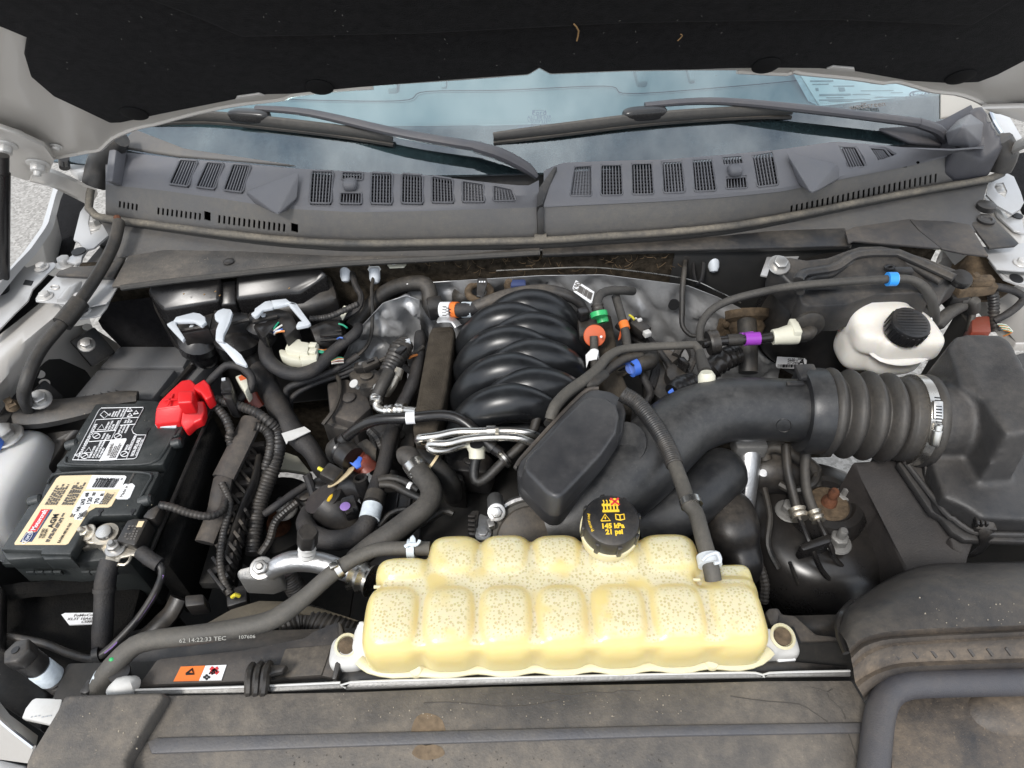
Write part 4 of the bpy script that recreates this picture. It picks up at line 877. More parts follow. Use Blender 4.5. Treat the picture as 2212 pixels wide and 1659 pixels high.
mk = add(l2, 'maker_banner', prism([B1(*q, ZBT + .0014) for q in [(275, 1318), (405, 1105), (490, 1105), (355, 1322)]], .0008), 'inkr')
add(mk, 'banner_lettering', fit('Motorcraft', B1, (345, 1308), (468, 1112), (298, 1308), ZBT + .0016, .02), 'inkw')
add(l2, 'navy_stripe', prism([B1(*q, ZBT + .0014) for q in [(365, 1322), (495, 1105), (518, 1105), (310, 1422), (285, 1422), (348, 1325)]], .0008), 'navy')
ob = add(l2, 'oval_block', prism([B1(*q, ZBT + .0014) for q in [(195, 1425), (258, 1330), (350, 1330), (290, 1422)]], .0008), 'navy')
oc = B1(270, 1378, ZBT + .0018); ox = TD; oy = UP.cross(TD)
add(ob, 'oval_logo', tube([oc + ox * .0105 * math.cos(t) + oy * .0052 * math.sin(t) for t in [i * math.pi / 8 for i in range(17)]], .0005, 4), 'inkw')
add(ob, 'logo_lettering', text('Ford', .0085, frame(oc - oy * .0025, ox, UP), .0002, 'CENTER'), 'inkw')
pr = nb()
for s_, a_, b2_, t_ in (('AGM', (512, 1288), (575, 1150), (460, 1288)), ('TESTED', (400, 1388), (440, 1292), (378, 1388)), ('TOUGH', (432, 1388), (470, 1296), (410, 1388)), ('BAGM-48H6-760', (582, 1435), (702, 1240), (558, 1435)), ('H6', (775, 1122), (792, 1075), (738, 1122)), ('LN3', (818, 1060), (838, 1000), (780, 1060)), ('48', (862, 982), (874, 938), (828, 982)), ('120', (885, 1047), (908, 985), (845, 1047)), ('70', (962, 1042), (978, 992), (922, 1042)), ('760', (797, 1197), (820, 1135), (755, 1197))):
    add(l2, 'bold_print', fit(s_, B1, a_, b2_, t_, ZBT + .0021, .02), 'ink')
add(l2, 'white_panel', prism([B1(*q, ZBT + .0012) for q in [(705, 1130), (825, 930), (1030, 925), (1000, 1050), (890, 1050), (800, 1210), (735, 1205)]], .0008), 'paper')
pr = nb()
def lines(f, starts, ends, n, w, z_=ZBT + .0018):
    a0, a1 = starts; b0, b1 = ends
    for i in range(n):
        t = i / max(1, n - 1); p = f(a0[0] + (a1[0] - a0[0]) * t, a0[1] + (a1[1] - a0[1]) * t, z_); q = f(b0[0] + (b1[0] - b0[0]) * t, b0[1] + (b1[1] - b0[1]) * t, z_)
        L_ = p.lerp(q, random.uniform(.75, 1)); s = 0
        while s < .96:      # words
            e = min(1, s + random.uniform(.08, .2)); merge(pr, boxab(p.lerp(L_, s), p.lerp(L_, e), w, .0004)); s = e + .035
lines(B1, ((445, 1060), (545, 1060)), ((590, 830), (690, 830)), 5, .0022); lines(B1, ((610, 1060), (705, 1060)), ((760, 815), (850, 815)), 5, .0022)
lines(B1, ((450, 1425), (470, 1425)), ((640, 1120), (660, 1120)), 2, .002); lines(B1, ((975, 1055), (1040, 1055)), ((1060, 940), (1125, 940)), 4, .002); lines(B1, ((690, 1180), (715, 1180)), ((715, 1140), (740, 1140)), 2, .002); lines(B1, ((800, 1180), (830, 1180)), ((835, 1110), (860, 1110)), 3, .0016)
lines(B1, ((905, 970), (920, 970)), ((925, 930), (940, 930)), 2, .002); lines(B1, ((985, 975), (1000, 975)), ((1000, 945), (1015, 945)), 2, .002)
add(l2, 'fine_print', pr, 'inkg')
dl = add(ba, 'date_label', prism([B1(*q, ZBT + .0014) for q in [(1132, 990), (1205, 870), (1225, 855), (1300, 850), (1325, 872), (1275, 985), (1250, 1002), (1150, 1002)]], .0014), 'paper')
add(dl, 'date_print', text('Made in Germany', .0066, TM(1200, 985), .0003), 'inkg')
# black warning label
l1 = add(ba, 'warning_label', prism([B1(*q, ZBT + .0008) for q in [(700, 625), (960, 130), (990, 105), (1410, 98), (1416, 112), (1300, 320), (1310, 350), (1345, 368), (1440, 370), (1345, 600), (1320, 615), (960, 630)]], .0012), 'ink')
pr = nb()
def ln(*pts, r_=.0007): merge(pr, tube([B1(*q, ZBT + .0016) for q in pts], r_, 4, lin=True))
ln((712, 618), (968, 135), (995, 110), (1405, 103), (1408, 115), (1295, 320), (1310, 355), (1345, 374), (1432, 375), (1338, 595), (1315, 608), (960, 622), (712, 618))
ln((765, 615), (945, 225), (1365, 200)); ln((1250, 108), (1085, 430)); ln((920, 345), (1140, 328)); ln((875, 440), (1090, 425)); ln((1180, 280), (1330, 268)); ln((1340, 380), (1240, 608)); ln((1090, 425), (1240, 410))
for x, y, s in ((1020, 175, 36),): ln((x - s, y), (x + 4, y - s), (x + s + 10, y), (x + 4, y + s), (x - s, y))
for x, y in ((990, 305), (865, 530)): ln((x - 36, y + 20), (x + 12, y - 34), (x + 36, y + 18), (x - 36, y + 20))
for x, y in ((948, 382), (1158, 388), (830, 580), (1220, 560)): ln(*[(x + 36 * math.cos(t), y + 26 * math.sin(t)) for t in [i * math.pi / 7 for i in range(15)]]); ln((x - 22, y + 14), (x + 22, y - 14))
for k in range(3):
    x, y = 1295 + 40 * math.cos(k * 2.1), 155 + 28 * math.sin(k * 2.1); ln((x - 24, y + 14), (x + 4, y - 20), (x + 24, y + 8), (x - 24, y + 14), r_=.0011)
merge(pr, fit('DANGER/POISON', B1, (808, 555), (958, 268), (776, 555), ZBT + .0012, .02)); merge(pr, fit('NON-SPILLABLE', B1, (1312, 580), (1388, 402), (1278, 580), ZBT + .0012, .02)); merge(pr, fit('LEAD ACID BATTERY', B1, (1346, 578), (1412, 412), (1326, 578), ZBT + .0012))
merge(pr, text('\u0394', .012, TM(772, 590, z_=ZBT + .0014, d=TDn), .0003))
for s, x, y, z_ in (('NO', 1080, 185, .006), ('SPARKS', 1105, 195, .006), ('FLAMES', 1130, 195, .006), ('SMOKING', 1155, 195, .006), ('KEEP VENT', 1190, 195, .006), ('CAPS TIGHT', 1215, 195, .006), ('SULFURIC', 1040, 325, .007), ('ACID CAN', 1070, 325, .007), ('CAUSE', 1100, 325, .007), ('BLINDNESS', 1130, 325, .007),
                    ('DO', 1235, 258, .0075), ('NOT', 1262, 258, .0075), ('TIP', 1290, 258, .0075), ('FLUSH', 1045, 415, .0065), ('EYES', 1070, 415, .0065), ('WATER', 1010, 415, .0065), ('KEEP OUT', 1170, 358, .0065), ('OF REACH', 1200, 358, .0065), ('CHILDREN', 1235, 355, .0065), ('SHIELD EYES', 885, 600, .0075), ('EXPLOSIVE GASES', 920, 600, .0075), ('CAN CAUSE BLINDNESS', 950, 600, .0068), ('OR INJURY', 980, 600, .0072),
                    ('READ', 1240, 525, .008), ('INSTRUCTIONS', 1270, 520, .0072)):
    merge(pr, text(s, z_ * .62, TM(x, y, z_=ZBT + .0014, d=TDn), .0003, squeeze=.95, bold=.0001))
add(l1, 'white_print', pr, 'inkw')
wp = add(l1, 'white_panel', prism([B1(*q, ZBT + .0012) for q in [(972, 628), (1088, 425), (1245, 416), (1142, 612), (1120, 620)]], .0008), 'paper')
pr = nb(); merge(pr, fit('WARNING', B1, (1078, 578), (1120, 458), (1046, 578), ZBT + .0016, .02)); lines(B1, ((1075, 600), (1125, 600)), ((1145, 450), (1200, 445)), 4, .0014)
add(wp, 'panel_print', pr, 'inkg')
# ------------------------------------------------------------------ red positive cover
def rp(pts, z_, h): return prism([C4(x, y, z_) for x, y in pts], h)
rc = thing('terminal_cover', 'bright red plastic cover over the positive battery terminal', 'terminal cover', C4(1080, 1050, 1.03))
def rq(pts, h): return prism([B2(*q) for q in pts], h, .0032, 3)
body = rq([(5, 1545, 1.060), (15, 1380, 1.080), (320, 1335, 1.083), (275, 1515, 1.062)], .022)
for pts_, h_ in (([(15, 1385, 1.080), (60, 1290, 1.084), (170, 1180, 1.088), (300, 1060, 1.090), (400, 1050, 1.088), (455, 1110, 1.086), (430, 1300, 1.084), (320, 1340, 1.083)], .034), ([(262, 1180, 1.099), (425, 1172, 1.099), (412, 1300, 1.097), (250, 1312, 1.097)], .03), ([(315, 1335, 1.083), (430, 1290, 1.082), (545, 1280, 1.072), (552, 1400, 1.062), (520, 1485, 1.058), (440, 1520, 1.055), (345, 1612, 1.050), (285, 1525, 1.060)], .018), ([(400, 1140, 1.086), (545, 1045, 1.086), (600, 1110, 1.084), (635, 1225, 1.082), (560, 1280, 1.080), (500, 1200, 1.084)], .026)): merge(body, rq(pts_, h_))
add(rc, 'moulded_cover', body, 'red')
pr = nb(); c = C4(1050, 965, 1.0882)
for d in (Vector((.013, 0, 0)), Vector((0, .013, 0))): merge(pr, boxab(c - d, c + d, .004, .0022, .0008))
add(rc, 'plus_mark', pr, 'red'); add(rc, 'clear_lip', prism(PP(C4, [(955, 1115), (1095, 1112), (1085, 1135), (965, 1132)], 1.054), .004, .001), 'paperb')
# ------------------------------------------------------------------ negative clamp
nc = thing('battery_clamp', 'dull zinc battery clamp with two bolts on the negative post', 'clamp', B1(1050, 1400, 1.02))
add(nc, 'post', lathe([(.0125, -.02), (.0115, .006), (.0105, .0075), (.009, .0078)], B1(1035, 1348, 1.045), seg=28), 'steel')
add(nc, 'collar', lathe([(.0125, -.016), (.0185, -.016), (.0185, .001), (.0125, .002)], B1(1035, 1348, 1.043), seg=28), 'nickel')
add(nc, 'ear', blend([prism([B1(*q, 1.040) for q in [(800, 1395), (850, 1330), (1000, 1310), (960, 1440), (860, 1440)]], .014)], .002, 4), 'nickel')
add(nc, 'tongue', prism([B1(*q, 1.036) for q in [(960, 1440), (1120, 1420), (1210, 1440), (1300, 1450), (1400, 1500), (1390, 1545), (1290, 1560), (1180, 1580), (1150, 1659), (1020, 1659), (1045, 1570)]], .005, .0015), 'nickel')
add(nc, 'loop_wire', tube(PP(B1, [(1150, 1640, 1.034), (1220, 1650, 1.034), (1270, 1610, 1.034), (1290, 1560, 1.034)]), .0022, 6), 'nickel')
bolt(nc, B1(868, 1335, 1.042), (-.3, -.2, 1), .0085, 'nickel', 'clamp_bolt', stud=.016, h=.8); bolt(nc, B1(1135, 1490, 1.037), UP, .0095, 'bolt', 'clamp_bolt', stud=.017, h=.8); add(nc, 'square_nut', box(B1(880, 1455, 1.022), (.018, .013, .012), .3, .002), 'nickel')
sn = thing('battery_sensor', 'black battery current sensor with plug beside the negative clamp', 'sensor', B1(1300, 1330, 1.03))
add(sn, 'sensor_box', prism([B1(*q, 1.052) for q in [(1140, 1410), (1248, 1212), (1320, 1192), (1455, 1200), (1340, 1440), (1310, 1460)]], .03, .003), 'blk')
add(sn, 'plug', prism([B1(*q, 1.05) for q in [(1395, 1180), (1450, 1110), (1540, 1055), (1585, 1070), (1520, 1190), (1480, 1200)]], .022, .004), 'blk')
pr = nb()
for i in range(6):
    for j in range(4):
        if random.random() < .75: merge(pr, boxab(B1(1200 + 32 * j - 10 * i + 60, 1270 + 25 * i, 1.0527), B1(1222 + 32 * j - 10 * i + 60, 1270 + 25 * i, 1.0527), .0025, .0005))
add(sn, 'sensor_print', pr, 'inkg'); add(sn, 'code_square', boxab(B1(1350, 1250, 1.0527), B1(1405, 1250, 1.0527), .010, .0006), 'tan')
# cables of the negative side
gc = thing('ground_cable', 'thick black sleeved ground cable dropping from the negative clamp', 'cable', C7(640, 880, .95))
pts = PP(C7, [(680, 385, 1.035), (662, 440, 1.03), (645, 560, 1.01), (640, 700, .99), (632, 820, .97), (630, 910, .95)])
add(gc, 'sleeve', tube(pts, .0135, 14, wob=.08), 'tape'); add(gc, 'lug', prism(PP(C7, [(655, 330, 1.037), (715, 345, 1.037), (705, 430, 1.035), (640, 425, 1.035)]), .004, .001), 'nickel'); add(gc, 'tape_ring', ring(pts[2], pts[3] - pts[2], .0135, .006, .0014), 'tape')
pc = thing('sense_wire', 'grey wire with purple stripe looping from the clamp under the coolant hose', 'cable', C7(800, 760, .96))
pts = PP(C7, [(870, 325, 1.036), (920, 365, 1.035), (985, 405, 1.03), (1000, 470, 1.02), (950, 590, 1.0), (850, 740, .98), (720, 880, .965), (640, 950, .96), (560, 985, .955), (420, 950, .955), (250, 885, .955), (0, 840, .96), (-80, 820, .96)])
add(pc, 'wire', tube(pts, .0056, 10), 'loom'); add(pc, 'purple_stripe', tube([p + Vector((.0035, -.001, .0034)) for p in pts[3:]], .0016, 5), 'wire_p'); add(pc, 'boot', tube(pts[:3], .0105, 12), 'tape'); add(pc, 'cable_tie', ring(PP(C7, [(600, 960, .957)])[0], (1, .3, 0), .008, .008, .003), 'ink')
sw = thing('sensor_lead', 'thin taped lead curling from the battery sensor to the lattice bracket', 'cable', C7(1200, 100, 1.0))
add(sw, 'lead', tube(PP(C7, [(985, 35, 1.05), (1060, 50, 1.045), (1180, 90, 1.03), (1290, 105, 1.02), (1370, 70, 1.01), (1400, -30, 1.0)]), .0058, 10, ribs=(.006, .0008)), 'loom')
gt = thing('tray_post', 'smooth black upright post at the battery tray corner', 'bracket', C7(1000, 760, .92)); add(gt, 'post', tube(PP(C7, [(1105, 610, .98), (1060, 700, .97), (1000, 760, .96), (900, 850, .95), (780, 880, .94)]), .014, 10, flat=(.7, 1)), 'blk')
rl = thing('rail_clip_box', 'small black square clip box on the lattice bracket foot', 'clip', C7(1190, 620, .96)); add(rl, 'clip_body', prism(PP(C7, [(1135, 590), (1255, 580), (1265, 650), (1140, 665)], 1.0), .03, .004), 'blk')
# ================================================================== CONNECTORS WITH WHITE LEVERS
def lever(t, pieces, z_, h=.007):
    lv = None
    for p in pieces:
        bm = prism([B2(q[0], q[1], q[2] if len(q) > 2 else z_) for q in p], h, .0016)
        if lv is None: lv = add(t, 'lever', bm, 'white')
        else: add(lv, 'lever_leg', bm, 'white')
    return lv
def conn(label, body, barrel, zt, r_):
    t = thing('harness_connector', label, 'connector', B2(*barrel[-1]))
    add(t, 'housing', prism([B2(x, y, zt) for x, y in body], .035, .003), 'blk')
    pts = [B2(*q) for q in barrel]; add(t, 'barrel', tube(pts, r_, 18, .006), 'blkgloss'); return t
t1 = conn('black connector with short white lever, first beside the blower housing end', [(250, 470), (340, 400), (470, 390), (590, 350), (650, 330), (600, 510), (300, 560)], [(460, 560, 1.10), (480, 620, 1.085), (500, 690, 1.06), (560, 790, 1.04), (580, 850, 1.02)], 1.12, [.010, .034, .036, .028, .018])
t1['label'] = 'black connector with short white lever above the grey fuse box'
lever(t1, [[(205, 430), (240, 378), (430, 330), (500, 342), (555, 380), (560, 420), (572, 430), (515, 476), (480, 455), (430, 425), (250, 432)], [(138, 456), (205, 420), (245, 432), (235, 450), (335, 605), (312, 640)]], 1.140)
t2 = conn('black connector with long white S-shaped lever in the middle of the row', [(650, 300), (860, 330), (1010, 330), (1040, 420), (960, 450), (600, 520)], [(900, 520, 1.10), (910, 600, 1.085), (960, 700, 1.06), (1050, 820, 1.04), (1120, 950, 1.02)], 1.12, [.012, .042, .042, .032, .026])
lever(t2, [[(655, 350), (690, 312), (750, 286), (830, 295), (850, 330), (825, 420), (800, 480), (755, 570), (748, 640), (665, 625), (672, 520), (705, 432), (660, 400)], [(665, 620, 1.140), (748, 635, 1.140), (790, 665, 1.135), (870, 720, 1.13), (950, 790, 1.125), (965, 820, 1.12), (1012, 890, 1.115), (992, 906, 1.115), (880, 862, 1.12), (780, 745, 1.13)]], 1.145)
t3 = conn('black connector with broad white bridge lever and bare coloured wires', [(1060, 340), (1180, 290), (1360, 290), (1480, 330), (1560, 480), (1420, 600), (1330, 390), (1070, 440)], [(1200, 430, 1.10), (1180, 480, 1.095), (1200, 540, 1.075), (1230, 620, 1.05)], 1.118, [.030, .032, .024, .014])
lever(t3, [[(1048, 345), (1085, 318), (1090, 290), (1200, 212), (1262, 200), (1300, 262), (1280, 280), (1180, 300), (1125, 362), (1092, 380)], [(1265, 200), (1430, 180), (1468, 212), (1540, 232), (1560, 262), (1450, 236), (1415, 246), (1290, 272)], [(1450, 232), (1500, 218), (1545, 238), (1698, 450), (1660, 470), (1540, 492), (1535, 478), (1560, 430), (1610, 425), (1470, 262)]], 1.142)
add(t3, 'cable_boot', prism([B2(*q, 1.118) for q in [(1072, 480), (1120, 430), (1340, 385), (1350, 420), (1210, 590), (1180, 600)]], .03, .006), 'blkgloss')
for x, y in ((415, 490), (1190, 370)): add(t1 if x < 600 else t3, 'latch_window', boxab(B2(x - 20, y, 1.124), B2(x + 20, y, 1.124), .008, .006, .001), 'white')
for t, q in ((t1, [(280, 540, 1.124), (420, 510, 1.124), (590, 490, 1.124)]), (t2, [(850, 460, 1.126), (950, 430, 1.126), (1040, 415, 1.126)]), (t3, [(1070, 440, 1.122), (1200, 405, 1.122), (1340, 375, 1.122)])): add(t, 'flange_rib', tube([B2(*p) for p in q], .004, 6), 'blk')
random.seed(4)
for k, (m_, x, y) in enumerate((('wire_g', 1350, 440), ('wire_w', 1388, 470), ('wire_b', 1395, 515), ('wire_o', 1418, 535), ('wire_w', 1380, 530))):
    add(t3, 'wire', tube([B2(x, y, 1.12), B2((x + 1270) / 2, (y + 560) / 2 - 6, 1.118), B2(1265 + 8 * k, 560 + 5 * k, 1.10)], .0018, 6), m_)
cc = thing('inline_connector', 'cream multi-pin connector with green and brown wires beyond the levers', 'connector', B2(1560, 740, 1.05))
add(cc, 'shell', prism([B2(*q, 1.095) for q in [(1415, 720), (1465, 603), (1590, 620), (1585, 640), (1680, 655), (1660, 770), (1570, 760), (1430, 735)]], .026, .004), 'cream')
add(cc, 'front_shell', prism([B2(*q, 1.085) for q in [(1350, 740), (1375, 725), (1560, 760), (1585, 850), (1460, 835), (1365, 800)]], .02, .004), 'cream')
add(cc, 'rear_shell', prism([B2(*q, 1.088) for q in [(1665, 660), (1782, 662), (1760, 840), (1580, 850), (1570, 765), (1655, 772)]], .022, .003), 'cream')
for y in (685, 745): add(cc, 'latch_rib', boxab(B2(1680, y, 1.092), B2(1760, y + 6, 1.092), .012, .006, .002), 'cream')
add(cc, 'seal_plug', prism([B2(*q, 1.08) for q in [(1765, 700), (1840, 710), (1820, 820), (1755, 800)]], .018, .003), 'ink')
for m_, y in (('wire_g', 745), ('wire_o', 735), ('wire_g', 760)): add(cc, 'wire', tube([B2(1780, y, 1.085), B2(1830, y + 8, 1.084), B2(1880, y + 40 * (m_ == 'wire_g'), 1.078)], .0018, 6), m_)
# harness bundles
def harness(label, pts, r_, m_='tape', wob=.12, ribs=None, group=None):
    t = thing('wire_harness', label, 'wire harness', pts[-1]); k_ = .72; r_ = [q * k_ for q in r_] if isinstance(r_, (list, tuple)) else r_ * k_
    add(t, 'bundle', tube(pts, r_, 14, .006, ribs=ribs, wob=wob), m_); return t
hp = [B2(1100, 900, 1.03), B2(1180, 1020, 1.03), B2(1290, 1240, 1.02), B2(1400, 1450, 1.01), B2(1500, 1620, 1.0), B3(900, 330, .99), B3(980, 450, .97), B3(1040, 560, .94)]
h1 = harness('thick black taped harness with white tape flag running down from the levers', hp, [.030, .026, .027, .028, .027, .024, .022, .02])
add(h1, 'tape_flag', prism(PP(B3, [(662, 205, 1.02), (860, 145, 1.025), (915, 185, 1.015), (760, 260, 1.02), (720, 270, 1.02), (705, 300, 1.02)]), .0015), 'whiteg')
harness('taped wire loop curling round below the cream connector', [B2(1210, 600, 1.09), B2(1200, 700, 1.085), B2(1240, 850, 1.08), B2(1380, 960, 1.07), B2(1550, 1000, 1.07), B2(1720, 960, 1.07), B2(1880, 820, 1.075), B2(2000, 700, 1.08), B2(2180, 560, 1.09), B2(2212, 480, 1.09)], [.011, .0165, .0175, .018, .017, .0165, .016, .015, .014, .012])
harness('corrugated loom leaving toward the firewall above the foil blanket corner', [B2(1690, 400, 1.10), B2(1800, 395, 1.10), B2(1920, 370, 1.11), B2(2080, 300, 1.12), B2(2212, 240, 1.13)], .0065, 'loom', 0, (.006, .0012))
harness('loose dull cable bundle crossing from the foil to the thick harness', [B2(1440, 1330, .99), B2(1430, 1200, 1.02), B2(1480, 1130, 1.03), B2(1750, 1040, 1.04), B2(2000, 930, 1.05), B2(2212, 800, 1.06)], .0085)
harness('second loose cable strand lying under the dull bundle', [B2(1480, 1400, .98), B2(1500, 1250, 1.01), B2(1700, 1120, 1.02), B2(2000, 1010, 1.03), B2(2212, 930, 1.04)], .007)
t = harness('wire strand arching over the red terminal cover', [B2(590, 1100, 1.06), B2(640, 1040, 1.07), B2(750, 930, 1.08), B2(820, 900, 1.085), B2(960, 930, 1.08), B2(1060, 1040, 1.07), B2(1050, 1150, 1.06), B2(980, 1220, 1.05), B2(900, 1310, 1.04)], [.009, .0095, .0095, .009, .0095, .010, .010, .009, .007])
harness('ribbed black loom curving from the red cover down beside the lattice', [B2(590, 1290, 1.05), B2(680, 1270, 1.055), B2(850, 1320, 1.05), B2(1080, 1400, 1.04), B2(1230, 1500, 1.03), B3(620, 180, 1.01), B3(640, 320, 1.0), B3(600, 480, .98), B3(540, 620, .97), B3(480, 780, .96), B3(440, 980, .95), B3(410, 1250, .94)], [.008, .0085, .009, .010, .0105, .012, .014, .016, .018, .018, .016, .014], 'loom', .04, (.0062, .0016))
harness('short ribbed loom hanging straight below the red cover', [B2(640, 1290, 1.05), B2(690, 1360, 1.045), B2(780, 1480, 1.04), B2(830, 1620, 1.03), B3(215, 250, 1.02), B3(240, 340, 1.01)], .0085, 'loom', 0, (.0065, .0018))
harness('ribbed loom branching off the dusty spine of the lattice', [B3(430, 140, 1.03), B3(520, 170, 1.02), B3(570, 260, 1.01), B3(560, 380, 1.0), B3(520, 520, .98)], .010, 'loom', 0, (.006, .0014))
harness('thin ribbed loom hanging along the lattice cells', [B3(150, 640, 1.01), B3(215, 820, 1.0), B3(165, 1050, .99), B3(135, 1250, .985), B3(150, 1430, .98), B3(220, 1600, .97)], .0072, 'loom', 0, (.0055, .001))
t = thing('relay_plug', 'black square plug standing beside the red terminal cover', 'connector', B2(790, 1150, 1.03))
add(t, 'plug_body', prism([B2(*q, 1.075) for q in [(725, 1040), (815, 1020), (860, 1170), (850, 1270), (750, 1255), (715, 1130)]], .05, .004), 'blk'); add(t, 'plug_slot', boxab(B2(735, 1060, 1.0765), B2(775, 1052, 1.0765), .006, .002), 'white'); add(t, 'latch', boxab(B2(740, 1190, 1.078), B2(850, 1180, 1.078), .012, .006, .001), 'blkgloss')
t = thing('fuse_holder', 'cream fuse holder with red slot behind the black square plug', 'connector', B2(960, 1090, 1.03))
add(t, 'holder', prism([B2(*q, 1.07) for q in [(875, 1020), (945, 995), (1010, 1040), (1020, 1140), (985, 1195), (930, 1110)]], .03, .003), 'cream'); add(t, 'red_slot', prism([B2(*q, 1.0715) for q in [(915, 1030), (950, 1008), (1000, 1045), (935, 1065)]], .0015), 'orange')
single('brown_plug', 'rusty brown slim plug hanging below the cream fuse holder', 'connector', tube([B2(1040, 1220, 1.03), B2(1080, 1300, 1.02), B2(1130, 1370, 1.01)], .013, 8, flat=(.6, 1)), 'brownred')
t = thing('round_plug', 'dark blue-black round multi-pin plug near the firewall', 'connector', B2(1900, 580, 1.06)); add(t, 'plug', tube([B2(1740, 640, 1.07), B2(1900, 590, 1.07), B2(2040, 560, 1.07)], [.026, .030, .024], 16), 'blk')
for y in (530, 570, 620): add(t, 'rib', tube([B2(1800, y + 20, 1.098 - abs(y - 570) * .0002), B2(2030, y, 1.098 - abs(y - 570) * .0002)], .003, 6), 'blkgloss')
add(t, 'wire', tube([B2(1980, 620, 1.10), B2(2010, 603, 1.10), B2(2045, 610, 1.10)], .0016, 5), 'wire_b')
add(t, 'wire', tube([B2(2000, 455, 1.10), B2(2050, 470, 1.10), B2(2090, 500, 1.10)], .0018, 5), 'wire_g')
bm = nb()
t = thing('loose_wires', 'fan of thin pink green and white wires leaving the taped loop', 'wires', B2(2000, 860, 1.05))
for k, m_ in enumerate(('wire_g', 'wire_o', 'wire_w', 'brownred', 'wire_w')): add(t, 'wire', tube([B2(1925, 860 + 6 * k, 1.075), B2(1990, 850 + 14 * k - 30, 1.07), B2(2050, 850 + 8 * k - 20 + 10 * (k > 2), 1.065)], .0016, 5), m_)
t = thing('vacuum_cable', 'slim black cable dropping from the second white cap nut', 'cable', C5(235, 600, 1.0)); add(t, 'lead', tube([C5(255, 190, 1.12), C5(240, 280, 1.11), C5(245, 400, 1.09), C5(238, 560, 1.06), C5(200, 650, 1.05), C5(120, 720, 1.04)], .0035, 8), 'rubber')
t = thing('taped_lead', 'taped lead beneath the first white cap nut', 'cable', C5(150, 300, 1.0)); add(t, 'lead', tube([C5(110, 150, 1.12), C5(140, 260, 1.11), C5(175, 330, 1.10), C5(150, 410, 1.09), C5(60, 460, 1.08), C5(-40, 500, 1.08)], .006, 8, wob=.1), 'tape'); add(t, 'white_tag', prism(PP(C5, [(35, 430, 1.10), (70, 385, 1.10), (115, 395, 1.10), (90, 420, 1.10), (60, 475, 1.09)]), .001), 'cream')
# cap nuts on the firewall edge
def capnut(label, f, x, y, z_=1.125, r_=.0125):
    t = thing('cap_nut', label, 'nut', f(x, y, z_)); d = Vector((0, -.55, .35)).normalized()*-1
    add(t, 'nut', lathe([(r_, 0), (r_, .010), (r_ * .9, .012)], f(x, y, z_) + d * -.004, -d * -1, 6), 'whiteg'); add(t, 'cap', lathe([(r_ * .85, .0), (r_ * .85, .018), (r_ * .6, .026), (r_ * .2, .028)], f(x, y, z_), Vector((0, -.5, -.5)), 16), 'white'); return t
capnut('white cap nut beside the blower housing', C5, 78, 150); capnut('white cap nut above the slim black cable', C5, 258, 160); capnut('white cap nut beside the black clip under the centre shelf', C3, 295, 1590, 1.13)
for lab, f, pts in (('pale square clip tab hanging under the shelf joint', C5, [(315, 105), (400, 92), (460, 120), (440, 145), (350, 150)]), ('pale clip tab with black wire clamp under the shelf', C6, [(85, 60), (110, 28), (230, 28), (200, 85), (120, 75)])):
    t = thing('clip_tab', lab, 'clip', f(pts[0][0], pts[0][1], 1.13)); add(t, 'tab', prism([f(x, y, 1.135) for x, y in pts], .003, .001), 'cream')
    if f is C5: add(t, 'pin', tube([C5(380, 105, 1.138), C5(378, 150, 1.13)], .004, 8), 'whiteg')
    else: add(t, 'wire_clamp', box(C6(172, 90, 1.13), (.05, .02, .03), .1, .004), 'blk'); add(t, 'strap', tube([C6(170, 110, 1.125), C6(175, 200, 1.11), C6(195, 255, 1.10), C6(225, 220, 1.11), C6(235, 120, 1.13)], .008, 8, flat=(1, .4)), 'tape')
# ================================================================== INTAKE MANIFOLD
def MC(px, py): return G(px, py, 1.13)
mf = thing('intake_manifold', 'black plastic intake manifold with eight interlaced curved runners', 'manifold', G(1128, 780, 1.0))
ctr = .5 * (MC(985, 800) + MC(1270, 790)); cx0 = ctr.x
def runner(side, ypx, big):
    yc = G(1128, ypx + 4, 1.162).y + .030; s = side; k = big
    # from the low outer flank over the crest and down between its neighbours
    w_ = .84 * k
    P = [Vector((cx0 - s * .118 * w_, yc - .004, .985)), Vector((cx0 - s * .121 * w_, yc - .003, 1.04)), Vector((cx0 - s * .104 * w_, yc - .001, 1.092)), Vector((cx0 - s * .064 * w_, yc, 1.128)), Vector((cx0 - s * .012, yc, 1.139)), Vector((cx0 + s * .030, yc - .001, 1.124)), Vector((cx0 + s * .062, yc - .002, 1.082)), Vector((cx0 + s * .08, yc - .002, 1.03))]
    return tube(P, [.027, .028, .0295, .031, .030, .0255, .019, .014], 24, .005, flat=(1, 1))
for i, (yl, yr_) in enumerate(((687, 659), (741, 711), (803, 772), (875, 839))):
    k = 1.0 - .02 * (3 - i)
    add(mf, 'runner', runner(1, yl, k), 'manifold', ang=80); add(mf, 'runner', runner(-1, yr_, k), 'manifold', ang=80)
add(mf, 'plenum', sbox((cx0, G(1128, 790, 1.08).y + .02, 1.02), (.17, .33, .13), 4), 'manifold')
# rear cap hose over the back of the manifold
pp = [G(x, y, z_) for x, y, z_ in [(985, 680, 1.11), (1040, 660, 1.13), (1100, 640, 1.14), (1180, 630, 1.14), (1240, 645, 1.13), (1270, 680, 1.10)]]
t = thing('rear_manifold_pipe', 'matte black pipe curving over the back of the manifold', 'pipe', pp[0]); add(t, 'pipe', tube(pp, [.010, .013, .014, .013, .010, .006], 12), 'blkd')
